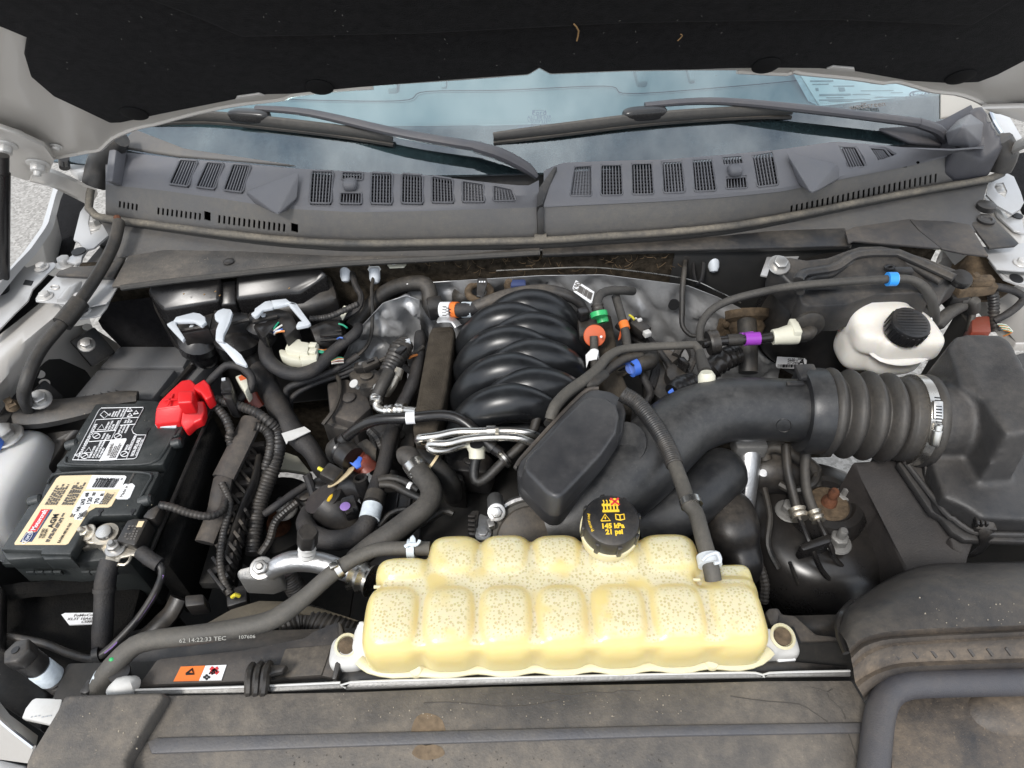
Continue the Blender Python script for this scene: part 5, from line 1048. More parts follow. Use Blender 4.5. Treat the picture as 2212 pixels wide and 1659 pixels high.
# front lip and wire
add(mf, 'front_skirt', tube([G(970, 915, 1.04), G(1000, 900, 1.055), (G(1080, 893, 1.06)), G(1150, 897, 1.055), G(1200, 910, 1.04)], .024, 12), 'manifold')
t = thing('knock_lead', 'thin black lead with clip along the front of the manifold', 'cable', G(1075, 910, 1.09)); pp = [G(x, y, 1.10) for x, y in [(1032, 922), (1055, 911), (1100, 910), (1150, 912), (1190, 914)]]; add(t, 'lead', tube(pp, .0026, 8), 'blkgloss'); add(t, 'lead_clip', box(G(1077, 908, 1.102), (.010, .008, .016), .1, .001), 'blk'); add(t, 'clip_fin', boxab(G(1063, 911, 1.104), G(1090, 911, 1.104), .006, .006, .001), 'blk')
# foam ignition coil covers
cv = thing('coil_cover', 'long brown-black foam ignition coil cover beside the slim steel pipe', 'foam cover', C5(600, 900, 1.0))
add(cv, 'foam_block', prism([C5(x, y, z_) for x, y, z_ in [(612, 512, 1.10), (742, 505, 1.10), (755, 540, 1.10), (705, 900, 1.105), (645, 1142, 1.11), (630, 1160, 1.11), (490, 1155, 1.11), (500, 1060, 1.11), (590, 560, 1.10)]], .10, .008, 3), 'foamb', ang=60)
for x, y in ((680, 545), (650, 680), (640, 760)): add(cv, 'moulded_mark', boxab(C5(x - 35, y, 1.1018), C5(x + 35, y - 2, 1.1018), .003, .002), 'foamb')
cv2 = thing('coil_cover', 'brown-black foam ignition coil cover under the orange purge disc', 'foam cover', C5(1700, 600, 1.0))
add(cv2, 'foam_block', prism([C5(x, y, z_) for x, y, z_ in [(1600, 440, 1.09), (1720, 430, 1.09), (1760, 660, 1.10), (1790, 800, 1.10), (1850, 950, 1.10), (1850, 1050, 1.10), (1700, 1050, 1.10), (1640, 800, 1.10)]], .10, .008, 3), 'foamb', ang=60)
# ------------------------------------------------------------------ things behind the manifold
t = thing('wrapped_pipe', 'black pipe with white, orange and blue tape bands behind the foam cover', 'pipe', C5(700, 420, 1.08))
pp = PP(C5, [(640, 405, 1.115), (700, 412, 1.12), (800, 412, 1.125), (880, 405, 1.125), (940, 380, 1.125)]); add(t, 'pipe', tube(pp, .0125, 14), 'tape')
for x0, x1, m_ in ((668, 728, 'paper'), (735, 772, 'orangel'), (800, 862, 'paperb')): add(t, 'tape_band', tube([C5(x0, 411, 1.121), C5(x1, 411, 1.124)], .0142, 18), m_)
pr = nb(); random.seed(6)
for i in range(14): merge(pr, boxab(C5(676 + 4 * (i % 4) * 3, 392 + 9 * (i // 2), 1.1375), C5(684 + 4 * (i % 4) * 3 + random.randint(0, 6), 392 + 9 * (i // 2), 1.1375), .002, .0006))
add(t, 'band_print', pr, 'inkg')
add(t, 'end_clip', box(C5(635, 400, 1.118), (.028, .035, .03), .2, .004), 'blk')
t = thing('heater_hose', 'fat black hose arching over the left foil panel', 'hose', C5(560, 300, 1.05)); add(t, 'hose', tube(PP(C5, [(120, 520, 1.05), (230, 390, 1.07), (350, 290, 1.10), (480, 250, 1.12), (570, 255, 1.125), (598, 310, 1.115), (600, 380, 1.10), (640, 440, 1.08)]), .015, 14), 'rubber')
t = thing('tag_tether', 'black hang tag on brown tether ring behind the manifold', 'tag', C5(910, 300, 1.10))
add(t, 'tether_ring', tube([C5(905 + 70 * math.cos(a), 302 + 50 * math.sin(a), 1.12) for a in [i * math.pi / 8 for i in range(17)]], .007, 10), 'rustd'); add(t, 'tag', prism(PP(C5, [(893, 212, 1.15), (950, 215, 1.15), (955, 232, 1.15), (930, 330, 1.14), (885, 325, 1.14), (890, 240, 1.15)]), .004, .001), 'blk')
for k in range(3): add(t, 'tag_print', boxab(C5(902 + 15 * k, 238, 1.1508), C5(911 + 15 * k, 238, 1.1508), .004, .0006), 'paper')
add(t, 'tag_strap', tube(PP(C5, [(925, 320, 1.14), (920, 360, 1.135), (905, 400, 1.13), (880, 415, 1.125)]), .004, 6), 'blk')
t = thing('rubber_bung', 'round black rubber bung behind the manifold rear edge', 'bung', C5(820, 320, 1.05)); add(t, 'bung', sbox(C5(815, 335, 1.08), (.05, .05, .05), 2.4), 'rubber')
t = thing('rear_sensor', 'brown nub and dark blue sensor plug peeking above the manifold', 'sensor', C5(1120, 290, 1.10)); add(t, 'nub', lathe([(.008, 0), (.0095, .012), (.006, .022)], C5(1088, 290, 1.12)), 'rustd'); add(t, 'plug', box(C5(1145, 272, 1.13), (.028, .02, .024), 0, .004), 'navy')
t = thing('bar_code_tag', 'white tag reading K90 with bar code beside the vent hose', 'tag', C5(1545, 300, 1.13))
tg = [C5(x, y, 1.155) for x, y in [(1500, 228), (1480, 275), (1488, 298), (1590, 370), (1600, 365), (1615, 300)]]; add(t, 'tag_plate', prism(tg, .0012), 'paper')
u_ = C5(1615, 305, 1.1555) - C5(1500, 232, 1.1555); v_ = C5(1486, 290, 1.1555) - C5(1500, 232, 1.1555); o_ = C5(1500, 232, 1.1555); pr = nb()
for k in range(9): merge(pr, boxab(o_ + u_ * (.27 + .077 * k) + v_ * .18, o_ + u_ * (.25 + .077 * k) + v_ * .88, random.choice((.0018, .003, .004)), .0004))
merge(pr, text('K90', .0155, frame(C5(1517, 298, 1.1556), C5(1530, 245, 1.155) - C5(1512, 298, 1.155), UP), .0002, bold=.0003)); add(t, 'tag_print', pr, 'inkg')
# purge valve group
t = thing('purge_valve', 'black purge valve with green collar and orange disc', 'valve', C5(1600, 520, 1.08))
add(t, 'valve_body', prism([C5(x, y, 1.13) for x, y in [(1510, 470), (1540, 450), (1650, 460), (1660, 520), (1600, 560), (1520, 575)]], .04, .004), 'blk'); add(t, 'green_collar', tube([C5(1640, 425, 1.155), C5(1646, 455, 1.15)], .0145, 20), 'green'); add(t, 'green_collar', tube([C5(1662, 462, 1.135), C5(1668, 490, 1.13)], .010, 14), 'green')
add(t, 'orange_disc', lathe([(.0175, 0), (.019, .0016), (.018, .003), (.005, .0045)], C5(1615, 572, 1.13), Vector((.1, -.75, .66)), 32), 'orange'); add(t, 'disc_pin', lathe([(.002, 0), (.002, .002)], C5(1655, 577, 1.138), Vector((.1, -.75, .66))), 'paper')
add(t, 'terminal', box(C5(1545, 440, 1.14), (.018, .018, .02), .3, .003), 'blkgloss')
add(t, 'collar_stem', tube([C5(1632, 385, 1.16), C5(1640, 430, 1.155)], .009, 12, ribs=(.006, .002)), 'blk')
t = thing('vent_hose', 'grey rubber vent hose bent over behind the green collar', 'hose', C5(1650, 330, 1.1)); add(t, 'hose', tube(PP(C5, [(1632, 395, 1.16), (1635, 350, 1.165), (1660, 310, 1.165), (1720, 292, 1.16), (1800, 292, 1.15), (1850, 296, 1.13)]), .0078, 14), 'rubberd')
t = thing('evaporation_hose', 'grey hose with orange label band beside the foil hole', 'hose', C5(1780, 480, 1.05)); add(t, 'hose', tube(PP(C5, [(1745, 325, 1.14), (1770, 410, 1.13), (1800, 520, 1.12), (1818, 640, 1.11)]), .0075, 14), 'rubberd'); add(t, 'label_band', tube([C5(1793, 488, 1.123), C5(1806, 530, 1.119)], .0086, 16), 'orangel'); add(t, 'label_end', prism(PP(C5, [(1775, 535, 1.115), (1790, 530, 1.115), (1775, 590, 1.105), (1760, 600, 1.105)]), .001), 'orange')
t = thing('purge_hose', 'short grey hose with white paper label below the orange disc', 'hose', C5(1620, 700, 1.05)); add(t, 'hose', tube(PP(C5, [(1610, 575, 1.135), (1612, 640, 1.125), (1615, 720, 1.12), (1618, 790, 1.115)]), .0068, 12), 'rubberd'); add(t, 'paper_label', tube(PP(C5, [(1612, 668, 1.125), (1614, 715, 1.122)]), .008, 16), 'paper'); add(t, 'label_tail', prism(PP(C5, [(1560, 690, 1.125), (1580, 668, 1.13), (1640, 662, 1.135), (1630, 715, 1.13), (1580, 725, 1.125), (1565, 770, 1.12)]), .001), 'paper')
# long breather pipe and its companion hose
t = thing('breather_pipe', 'olive-dusty black pipe running across to the intake tube fitting', 'pipe', B5(800, 840, 1.05))
pp = [C5(1345, 1085, 1.16), C5(1370, 1010, 1.17), C5(1450, 920, 1.17), C5(1560, 840, 1.165), C5(1640, 770, 1.16), C5(1700, 700, 1.155), C5(1790, 655, 1.15), C5(1950, 640, 1.145), C5(2212, 628, 1.14), B5(1430, 830, 1.14), B5(1475, 900, 1.14), B5(1500, 1010, 1.145), B5(1535, 1120, 1.15)]
add(t, 'pipe', tube(pp, [.0088] * 4 + [.008] * 2 + [.0068] * 7, 14), 'hose'); add(t, 'boot', tube(pp[-3:], [.0068, .0095, .0105], 14), 'rubberd'); add(t, 'pale_fitting', lathe([(.013, -.012), (.013, .004), (.009, .010)], B5(1550, 1180, 1.155), Vector((-.1, .4, .9))), 'cream')
t = thing('breather_hose', 'black hose with grip clip lying along the breather pipe', 'hose', C5(1560, 860, 1.1)); pp = PP(C5, [(1330, 1120, 1.15), (1420, 990, 1.15), (1500, 920, 1.15), (1600, 870, 1.15), (1700, 780, 1.145), (1800, 715, 1.14), (1900, 690, 1.13)]); add(t, 'hose', tube(pp, .0075, 14), 'rubber'); add(t, 'grip_clip', tube([C5(1550, 870, 1.16), C5(1600, 845, 1.16), C5(1680, 800, 1.155)], [.009, .014, .009], 12, flat=(.6, 1)), 'rubber')
# long PCV hose from manifold front
t = thing('crankcase_hose', 'ribbed black hose with metal collar dropping in front of the manifold', 'hose', C5(960, 1420, 1.0))
pp = PP(C5, [(1330, 1030, 1.13), (1270, 1060, 1.13), (1245, 1140, 1.12), (1190, 1220, 1.11), (1120, 1290, 1.10), (1050, 1350, 1.09), (960, 1440, 1.075), (900, 1475, 1.07), (872, 1440, 1.075), (878, 1360, 1.085), (890, 1320, 1.09)])
add(t, 'hose', tube(pp, .0075, 14), 'rubber'); add(t, 'metal_collar', tube([C5(1040, 1345, 1.092), C5(1075, 1315, 1.096)], .0145, 18), 'blk'); add(t, 'collar_band', tube([C5(1048, 1338, 1.095), C5(1060, 1328, 1.096)], .0156, 18), 'steel')
add(t, 'white_coupling', tube(PP(C5, [(890, 1330, 1.09), (890, 1290, 1.096), (888, 1250, 1.10)]), [.012, .0125, .0165], 16), 'cream'); add(t, 'coupling_ring', tube(PP(C5, [(888, 1262, 1.10), (888, 1242, 1.103)]), .0175, 18), 'cream'); add(t, 'coupling_mouth', lathe([(.010, 0), (.010, .002)], C5(888, 1245, 1.118), Vector((0, .3, 1))), 'ink')
# glossy pipe with white tape
t = thing('vacuum_pipe', 'glossy black bent pipe with white tape crossing the foam cover', 'pipe', C5(480, 1080, 1.1))
pp = PP(C5, [(10, 1275, 1.06), (70, 1210, 1.075), (150, 1145, 1.10), (280, 1090, 1.125), (480, 1078, 1.135), (680, 1062, 1.135), (790, 1090, 1.13), (890, 1170, 1.12), (960, 1240, 1.11), (1040, 1300, 1.10)])
add(t, 'pipe', tube(pp, .0085, 16), 'blkgloss'); add(t, 'white_tape', tube([C5(452, 1079, 1.135), C5(508, 1076, 1.135)], .0096, 18), 'paper')
for a, c in (((60, 1222, 1.073), (85, 1198, 1.08)), ((925, 1208, 1.114), (945, 1228, 1.111)), ((965, 1245, 1.11), (990, 1265, 1.107))): add(t, 'collar', tube([C5(*a), C5(*c)], .0100, 16), 'blk')
add(t, 'elbow', tube(PP(C5, [(45, 1240, 1.07), (10, 1270, 1.06), (20, 1310, 1.03)]), .014, 14), 'rubber')
# steel fuel pipes
t = thing('fuel_rail_pipe', 'pair of bright steel pipe loops in front of the manifold', 'pipe', C5(800, 1200, 1.05))
add(t, 'pipe', tube(PP(C5, [(1260, 1190, 1.120), (1200, 1168, 1.130), (1080, 1158, 1.130), (900, 1162, 1.130), (760, 1165, 1.130), (650, 1188, 1.130), (560, 1200, 1.130), (530, 1208, 1.125), (535, 1226, 1.115), (600, 1230, 1.100)]), .0062, 14), 'steel')
add(t, 'pipe', tube(PP(C5, [(1240, 1240, 1.120), (1160, 1205, 1.130), (1050, 1196, 1.130), (920, 1200, 1.130), (800, 1215, 1.130), (700, 1240, 1.130), (620, 1238, 1.125), (592, 1250, 1.120), (620, 1280, 1.115), (700, 1278, 1.110), (800, 1245, 1.105), (920, 1225, 1.100)]), .0062, 14), 'steel')
add(t, 'clip_band', tube(PP(C5, [(950, 1160, 1.130), (1005, 1158, 1.130)]), .0085, 14), 'steel'); add(t, 'clip_band', tube(PP(C5, [(1005, 1180, 1.130), (1025, 1180, 1.130)]), .014, 6, flat=(1, .3)), 'nickel')
t = thing('fuel_feed_pipe', 'steel fuel pipe with crimped elbow entering the foam cover', 'pipe', C5(350, 1000, 1.0))
pp = PP(C5, [(520, 1038, 1.10), (430, 1030, 1.09), (320, 1035, 1.08), (272, 1010, 1.08), (268, 960, 1.085), (300, 890, 1.10), (350, 790, 1.11)]); add(t, 'pipe', tube(pp[:5], .0068, 12), 'steel'); add(t, 'hose_end', tube(pp[4:], .011, 12), 'rubber')
for x0, y0, x1, y1, r_ in ((395, 1028, 445, 1030, .0105), (330, 1034, 370, 1032, .009), (266, 985, 268, 945, .0105), (275, 925, 290, 890, .0115)): add(t, 'crimp', tube([C5(x0, y0, 1.087), C5(x1, y1, 1.09)], r_, 14, ribs=(.008, .001)), 'steel')
add(t, 'branch', tube(PP(C5, [(330, 930, 1.07), (370, 870, 1.09), (395, 800, 1.10)]), .0075, 12), 'nickel'); add(t, 'branch_collar', tube(PP(C5, [(385, 830, 1.095), (400, 780, 1.10)]), .011, 12), 'nickel')
t = thing('injector_plug', 'black corrugated injector plug behind the steel elbow', 'connector', C5(400, 700, 1.05)); add(t, 'plug', tube(PP(C5, [(330, 810, 1.10), (370, 740, 1.105), (410, 670, 1.11), (450, 620, 1.11)]), [.013, .015, .018, .014], 12, ribs=(.007, .0015)), 'blk'); add(t, 'latch', boxab(C5(400, 680, 1.128), C5(440, 640, 1.128), .012, .006, .001), 'blkgloss'); add(t, 'pin', box(C5(460, 612, 1.12), (.010, .008, .01), .3, .001), 'white')
# left-hand engine clutter
harness('flat taped lead along the outside of the foam cover', [C5(540, 560, 1.08), C5(530, 700, 1.08), C5(500, 850, 1.075), C5(430, 1000, 1.06), C5(380, 1140, 1.05)], [.014, .015, .016, .016, .018])
harness('fat taped loom with white tape curling to the oil filler', [B3(1640, 130, 1.05), B3(1590, 300, 1.05), B3(1550, 480, 1.05), B3(1490, 650, 1.05), B3(1450, 800, 1.055), B3(1420, 930, 1.055), B3(1370, 1030, 1.05), B3(1250, 1110, 1.04), B3(1080, 1130, 1.03), B3(930, 1080, 1.02), B3(870, 980, 1.01), B3(900, 880, 1.0)], [.016, .017, .017, .0165, .018, .019, .020, .021, .021, .021, .020, .018], wob=.07)
t = thing('white_tape_band', 'wide pale tape band wrapped round the fat curling loom', 'tape', B3(1420, 900, 1.04)); add(t, 'band', tube(PP(B3, [(1450, 830, 1.056), (1420, 950, 1.055)]), .0150, 20), 'paperb')
t = thing('loom_cap', 'black band collar above the white tape on the fat loom', 'tape', B3(1450, 790, 1.04)); add(t, 'band', tube(PP(B3, [(1478, 730, 1.054), (1452, 815, 1.056)]), .0150, 20), 'rubber')
for k, (lab, pp) in enumerate((('upper of two thin hoses leaving the fat loom', [(1500, 610), (1600, 590), (1720, 620), (1850, 700)]), ('lower of two thin hoses leaving the fat loom', [(1510, 650), (1620, 650), (1740, 710), (1870, 770)]))):
    t = thing('thin_hose', lab, 'hose', B3(*pp[0], 1.05)); add(t, 'hose', tube([B3(x, y, 1.06) for x, y in pp], .0062, 10), 'rubber')
    if k: add(t, 'white_mark', ring(B3(1775, 665, 1.062), (1, -.5, 0), .006, .006, .001), 'paper')
# upper coolant hose with silver clamp
t = thing('radiator_hose', 'brown dusty radiator hose with silver clamp at its top', 'hose', B3(1900, 800, 1.0))
pp = PP(B3, [(1810, 470, 1.085), (1870, 560, 1.085), (1945, 660, 1.085), (1955, 760, 1.085), (1890, 860, 1.085), (1760, 960, 1.08), (1600, 1080, 1.075), (1450, 1180, 1.06), (1300, 1300, 1.03)])
add(t, 'hose', tube(pp, .0160, 18), 'rubberd'); add(t, 'clamp_band', tube([B3(1800, 455, 1.085), B3(1850, 530, 1.085)], .0178, 22), 'steel'); add(t, 'clamp_screw', boxab(B3(1775, 560, 1.09), B3(1800, 590, 1.09), .006, .006, .001), 'steel')
add(t, 'outlet_cap', tube(PP(B3, [(1710, 410, 1.085), (1760, 400, 1.09), (1800, 450, 1.088)]), [.015, .0165, .0165], 18), 'blkd'); add(t, 'outlet_neck', tube(PP(B3, [(1800, 430, 1.085), (1900, 440, 1.08), (1990, 480, 1.07)]), .0165, 18), 'rubber'); add(t, 'yellow_ring', tube(PP(B3, [(1950, 455, 1.076), (1968, 468, 1.074)]), .0178, 20), 'tan')
t = thing('water_outlet_hose', 'plain black hose curving down right of the silver clamp', 'hose', B3(2100, 600, .98)); add(t, 'hose', tube(PP(B3, [(1960, 470, 1.075), (2060, 540, 1.06), (2130, 640, 1.04), (2140, 760, 1.01)]), .0145, 14), 'rubber')
# quick connectors
t = thing('quick_connector', 'black quick connector with blue clip and brown body by the glossy pipe', 'connector', B3(1300, 450, 1.0))
add(t, 'socket', tube(PP(B3, [(1200, 370, 1.06), (1280, 430, 1.06)]), .021, 16), 'blk'); add(t, 'cap', tube(PP(B3, [(1180, 350, 1.06), (1220, 385, 1.06)]), .019, 16, ribs=(.007, .0015)), 'blkgloss'); add(t, 'blue_clip', prism(PP(B3, [(1250, 450, 1.09), (1275, 460, 1.09), (1310, 430, 1.09), (1330, 400, 1.09), (1360, 412, 1.088), (1345, 455, 1.086), (1350, 485, 1.085), (1310, 505, 1.085), (1275, 475, 1.088)]), .004, .0008), 'blue'); add(t, 'brown_body', tube(PP(B3, [(1320, 455, 1.05), (1380, 490, 1.045), (1400, 520, 1.04)]), [.018, .016, .018], 14, ribs=(.009, .002)), 'brownred')
t = thing('oil_filler', 'black oil filler neck with oval cap carrying a yellow oil can mark', 'oil filler', B3(1150, 880, .95))
add(t, 'neck', tube(PP(B3, [(1060, 800, 1.02), (1150, 880, 1.01), (1260, 980, .99)]), .032, 18), 'blk'); ax = (B3(1030, 770, 1.03) - B3(1060, 800, 1.02)).normalized(); cp = B3(1035, 775, 1.028)
add(t, 'cap', tube(PP(B3, [(1065, 800, 1.021), (1020, 765, 1.032)]), .0345, 18, flat=(1, .75)), 'blk'); add(t, 'oil_mark', tube(PP(B3, [(1062, 790, 1.062), (1075, 760, 1.062), (1100, 735, 1.062), (1088, 765, 1.062), (1068, 790, 1.062)]), .0016, 5), 'inky')
t = thing('dipstick_tube', 'black round socket tube beside the oil filler', 'tube', B3(1200, 640, .98)); add(t, 'tube', tube(PP(B3, [(1150, 610, 1.04), (1240, 650, 1.03), (1360, 700, 1.02)]), [.022, .026, .024], 18), 'blk'); add(t, 'mouth', lathe([(.022, 0), (.025, .002), (.018, .003)], B3(1185, 590, 1.055), Vector((-.5, .4, .7))), 'tan')
t = thing('hollow_boss', 'black hollow boss beside the dipstick socket', 'boss', B3(1340, 600, 1.0)); add(t, 'boss', lathe([(.011, -.06), (.011, .0), (.0075, .001), (.0075, -.01)], B3(1340, 590, 1.06), Vector((-.1, .2, 1))), 'blk')
t = thing('sensor_connector', 'black two-pin sensor connector with yellow wire above the oil filler', 'connector', B3(1100, 560, 1.0)); add(t, 'plug', boxab(B3(1030, 530, 1.065), B3(1160, 600, 1.06), .026, .022, .004), 'blk'); add(t, 'yellow_wire', tube(PP(B3, [(982, 505, 1.07), (1010, 520, 1.07), (1040, 540, 1.07)]), .003, 6), 'wire_y')
t = thing('cam_sensor', 'black sensor plug with mauve spring ring by the white tape', 'connector', B3(1250, 840, 1.0)); add(t, 'plug', boxab(B3(1200, 870, 1.05), B3(1320, 830, 1.05), .026, .03, .004), 'blk'); add(t, 'mauve_ring', lathe([(.0065, 0), (.0075, .003), (.005, .004)], B3(1215, 845, 1.066)), 'wire_p'); add(t, 'latch', boxab(B3(1220, 900, 1.066), B3(1280, 870, 1.066), .006, .006, .001), 'blkgloss')
t = thing('strut_tower', 'black suspension tower with rusty stud seen between hose loops', 'strut tower', B3(650, 1000, .75)); add(t, 'dome', lathe([(.09, 0), (.085, .05), (.05, .075), (.045, .07)], B3(650, 1030, .78), UP, 28), 'flat'); add(t, 'rusty_stud', lathe([(.022, 0), (.018, .015), (.010, .03), (.008, .05)], B3(640, 1010, .86)), 'rust'); bolt(t, B3(690, 870, .90), UP, .015, 'bolt', 'nut', stud=.03, h=.9)
t = thing('wheel_arch_gap', 'pale worn body rail edge around the gravel gap', 'body panel', B3(760, 450, .8)); add(t, 'rail', prism(PP(B3, [(690, 360, .84), (800, 400, .84), (930, 560, .84), (860, 540, .84), (690, 515, .84), (640, 520, .84)]), .012, .003), 'cream'); add(t, 'rail', prism(PP(B3, [(540, 740, .84), (610, 690, .84), (760, 720, .84), (700, 770, .84), (540, 785, .84)]), .012, .003), 'cream')
single('gravel_patch', 'bright patch of pale gravel glimpsed through the wheel arch', None, prism(PP(B3, [(590, 620, .60), (650, 510, .60), (840, 510, .60), (940, 570, .60), (850, 680, .60), (780, 720, .60), (740, 660, .60)]), .01), 'ground', kind='structure') if False else None
harness('slim black cable crossing the gravel gap', [B3(520, 900, .97), B3(620, 830, .98), B3(760, 730, .98), B3(900, 640, .98)], .009)
# throttle body
t = thing('throttle_body', 'cast aluminium throttle body with bolts behind the coolant tank', 'throttle body', C8(960, 100, 1.0))
T_ = crop(940.1, 940.1, .2); tc_ = T_(1010, 1130, 1.035); tax = Vector((.12, -.60, .79)).normalized()
add(t, 'bore', lathe([(.052, -.04), (.062, -.036), (.064, -.004), (.062, 0), (.054, .001), (.052, -.01)], tc_, tax, 48), 'alu'); add(t, 'rubber_cuff', lathe([(.0535, -.005), (.0575, -.002), (.0575, .006), (.0545, .008), (.0545, .012), (.0565, .014), (.0555, .020), (.051, .021)], tc_, tax, 48), 'hose'); add(t, 'tube_socket', lathe([(.051, .0), (.051, .018), (.048, .026), (.03, .034), (.0, .036)], tc_, tax, 40), 'blkd')
add(t, 'casting', prism([T_(x, y, 1.065) for x, y in [(430, 850), (480, 835), (600, 880), (640, 940), (590, 1100), (470, 1130), (430, 1090)]], .05, .005), 'alu'); add(t, 'motor_cover', prism([T_(x, y, 1.07) for x, y in [(355, 880), (385, 805), (490, 800), (470, 860), (440, 1090), (350, 1070)]], .05, .004), 'blk')
add(t, 'bolt_boss', tube([T_(650, 700, 1.055), T_(660, 800, 1.075), T_(660, 830, 1.078)], .0125, 18), 'alu'); bolt(t, T_(662, 832, 1.088), Vector((.05, -.6, .8)), .0085, 'alu', h=.4); bolt(t, T_(517, 1060, 1.066), UP, .008, 'alu', h=.3)
for i in range(4): add(t, 'motor_rib', boxab(T_(355, 880 + 48 * i, 1.073), T_(430, 885 + 48 * i, 1.073), .004, .006, .001), 'blk')
add(t, 'clamp_lug', box(T_(600, 960, 1.078), (.010, .014, .010), .3, .002), 'bolt')
bm = nb()
for x, y, z_, a, r_ in ((1200, 1250, 1.0, .3, .014),): pass
# darker brackets and boxes filling the gap left of the engine
for lab, pts, z_, h in (('black ribbed cover plate beside the radiator hose', [(1520, 700), (1750, 700), (1880, 820), (1700, 1000), (1600, 1050), (1480, 960)], 1.02, .05), ('dusty black bracket cap beside the connector with blue clip', [(1290, 300), (1400, 230), (1490, 330), (1480, 460), (1420, 440)], 1.045, .05), ('dull grey-black plastic cover behind the steel elbow', [(1120, 0), (1330, 0), (1350, 80), (1260, 180), (1120, 160), (1000, 90)], 1.0, .06), ('black plastic box under the bent steel pipes', [(1990, 420), (2200, 440), (2250, 620), (2080, 600), (1990, 500)], 1.03, .08)):
    t = thing('engine_cover_plate', lab, 'cover', B3(*pts[0], z_ - h)); add(t, 'plate', prism([B3(x, y, z_) for x, y in pts], h, .006), 'blkd' if 'du' in lab else 'blk')
    if 'ribbed' in lab:
        for k in range(3): add(t, 'rib', boxab(B3(1560 + 110 * k, 720 + 10 * k, z_ + .002), B3(1520 + 110 * k, 960 + 20 * k, z_ + .002), .004, .008, .001), 'blk')
# AC line
t = thing('ac_line', 'silver air conditioning pipe with block, bolt and service port', 'pipe', B3(450, 1400, .98))
add(t, 'block', prism(PP(B3, [(270, 1400, 1.05), (300, 1375, 1.055), (590, 1295, 1.06), (640, 1330, 1.06), (655, 1425, 1.05), (520, 1470, 1.05), (285, 1460, 1.045)]), .045, .004), 'alub'); bolt(t, B3(492, 1372, 1.064), Vector((.1, -.3, .9)), .0105, 'bolt', stud=.014, h=.8)
pp = PP(B3, [(570, 1400, 1.055), (640, 1350, 1.065), (740, 1315, 1.07), (860, 1308, 1.07), (1000, 1325, 1.07), (1120, 1360, 1.07), (1250, 1410, 1.07), (1330, 1440, 1.07)]); add(t, 'pipe', tube(pp, [.0125, .014, .0145, .0145, .0145, .014, .013, .013], 18), 'alu')
add(t, 'crimp_sleeve', tube(PP(B3, [(1290, 1425, 1.07), (1440, 1480, 1.07)]), .0165, 18, ribs=(.013, .0055)), 'steel')
add(t, 'service_port', tube(PP(B3, [(880, 1290, 1.075), (882, 1220, 1.095), (885, 1150, 1.115)]), .009, 14, ribs=(.012, .003)), 'whiteg'); add(t, 'port_cap', lathe([(.0135, 0), (.0135, .026), (.0115, .030)], B3(885, 1150, 1.112), B3(892, 1040, 1.145) - B3(885, 1150, 1.112), 24, knurl=(12, -.06)), 'blk')
harness('braided black sleeve hose under the air conditioning pipe', [B3(700, 1400, 1.02), B3(760, 1500, 1.0), B3(820, 1600, .98), B3(830, 1700, .97)], .021, 'loom', .03, (.004, .0008))
t = thing('green_ring_plug', 'tiny plug with yellow-green wire end by the lattice foot', 'connector', B3(280, 1620, .95)); add(t, 'plug', box(B3(290, 1630, .96), (.03, .03, .02), .3, .004), 'blk'); add(t, 'wire', tube(PP(B3, [(235, 1620, .975), (265, 1600, .98), (300, 1612, .975)]), .003, 6), 'wire_y')
# ================================================================== AIR INTAKE
it = thing('intake_tube', 'big satin black intake tube sweeping to the throttle body', 'intake tube', C6(300, 1040, 1.0))
pp = [C6(915, 1035, 1.12), C6(750, 1030, 1.12), C6(560, 1025, 1.12), C6(350, 1035, 1.12), C6(150, 1100, 1.118), C6(0, 1215, 1.112), C5(1900, 1370, 1.10), C5(1700, 1530, 1.085), C8(1500, 90, 1.075), C8(1330, 150, 1.065)]
K['intake'] = mat('satin_intake_plastic', (.015, .0155, .017), .33, dust=.42, dcol=(.14, .135, .125), dscale=8, bump=.12, bscale=600, dcon=.12)
add(it, 'tube', tube(pp, [.048, .048, .0485, .049, .051, .054, .057, .058, .056, .052], 36, .008), 'intake', ang=70)
add(it, 'end_flange', lathe([(.050, -.022), (.062, -.022), (.0655, -.016), (.0655, .010), (.060, .014)], pp[0], pp[0] - pp[1], 40), 'intake')
add(it, 'flange_tab', box(C6(870, 800, 1.172), (.03, .03, .012), 0, .004), 'blkd'); add(it, 'moulded_bar', boxab(C6(745, 868, 1.170), C6(855, 866, 1.170), .008, .006, .002), 'blkd')
add(it, 'mould_ring', tube([C6(730 + 45 * math.cos(a), 1125 + 40 * math.sin(a), 1.158 - .02 * math.sin(a)) for a in [i * math.pi / 8 for i in range(17)]], .0007, 5), 'blkd')
add(it, 'web_plate', prism(PP(B5, [(850, 1510, 1.13), (940, 1492, 1.135), (1125, 1500, 1.14), (1100, 1530, 1.14), (960, 1670, 1.13), (930, 1650, 1.13)]), .012, .003), 'intake')
rs = thing('resonator_can', 'satin black resonator can hanging below the intake tube', 'resonator', C6(200, 1500, .95)); add(rs, 'can', tube([C6(420, 1365, 1.03), C6(385, 1390, 1.03), C6(250, 1500, 1.028), C6(60, 1650, 1.02), C9(-200, 160, 1.01)], [.022, .038, .043, .043, .04], 28), 'intake', ang=70)
K['resbox'] = mat('resonator_plastic', (.030, .030, .032), .36, dust=.35, dcol=(.15, .14, .13), dscale=9)
rb = thing('resonator_box', 'satin black resonator box with sloped sides on the intake tube', 'resonator', C5(1480, 1300, 1.1))
ol = [(1640, 898), (1720, 912), (1790, 958), (1812, 1040), (1790, 1165), (1690, 1310), (1400, 1622), (1340, 1620), (1290, 1585), (1142, 1430), (1138, 1390), (1152, 1345), (1400, 1070), (1540, 930), (1590, 902)]
zz = lambda x, y: 1.175 + .012 * ((y - 900) / 700)
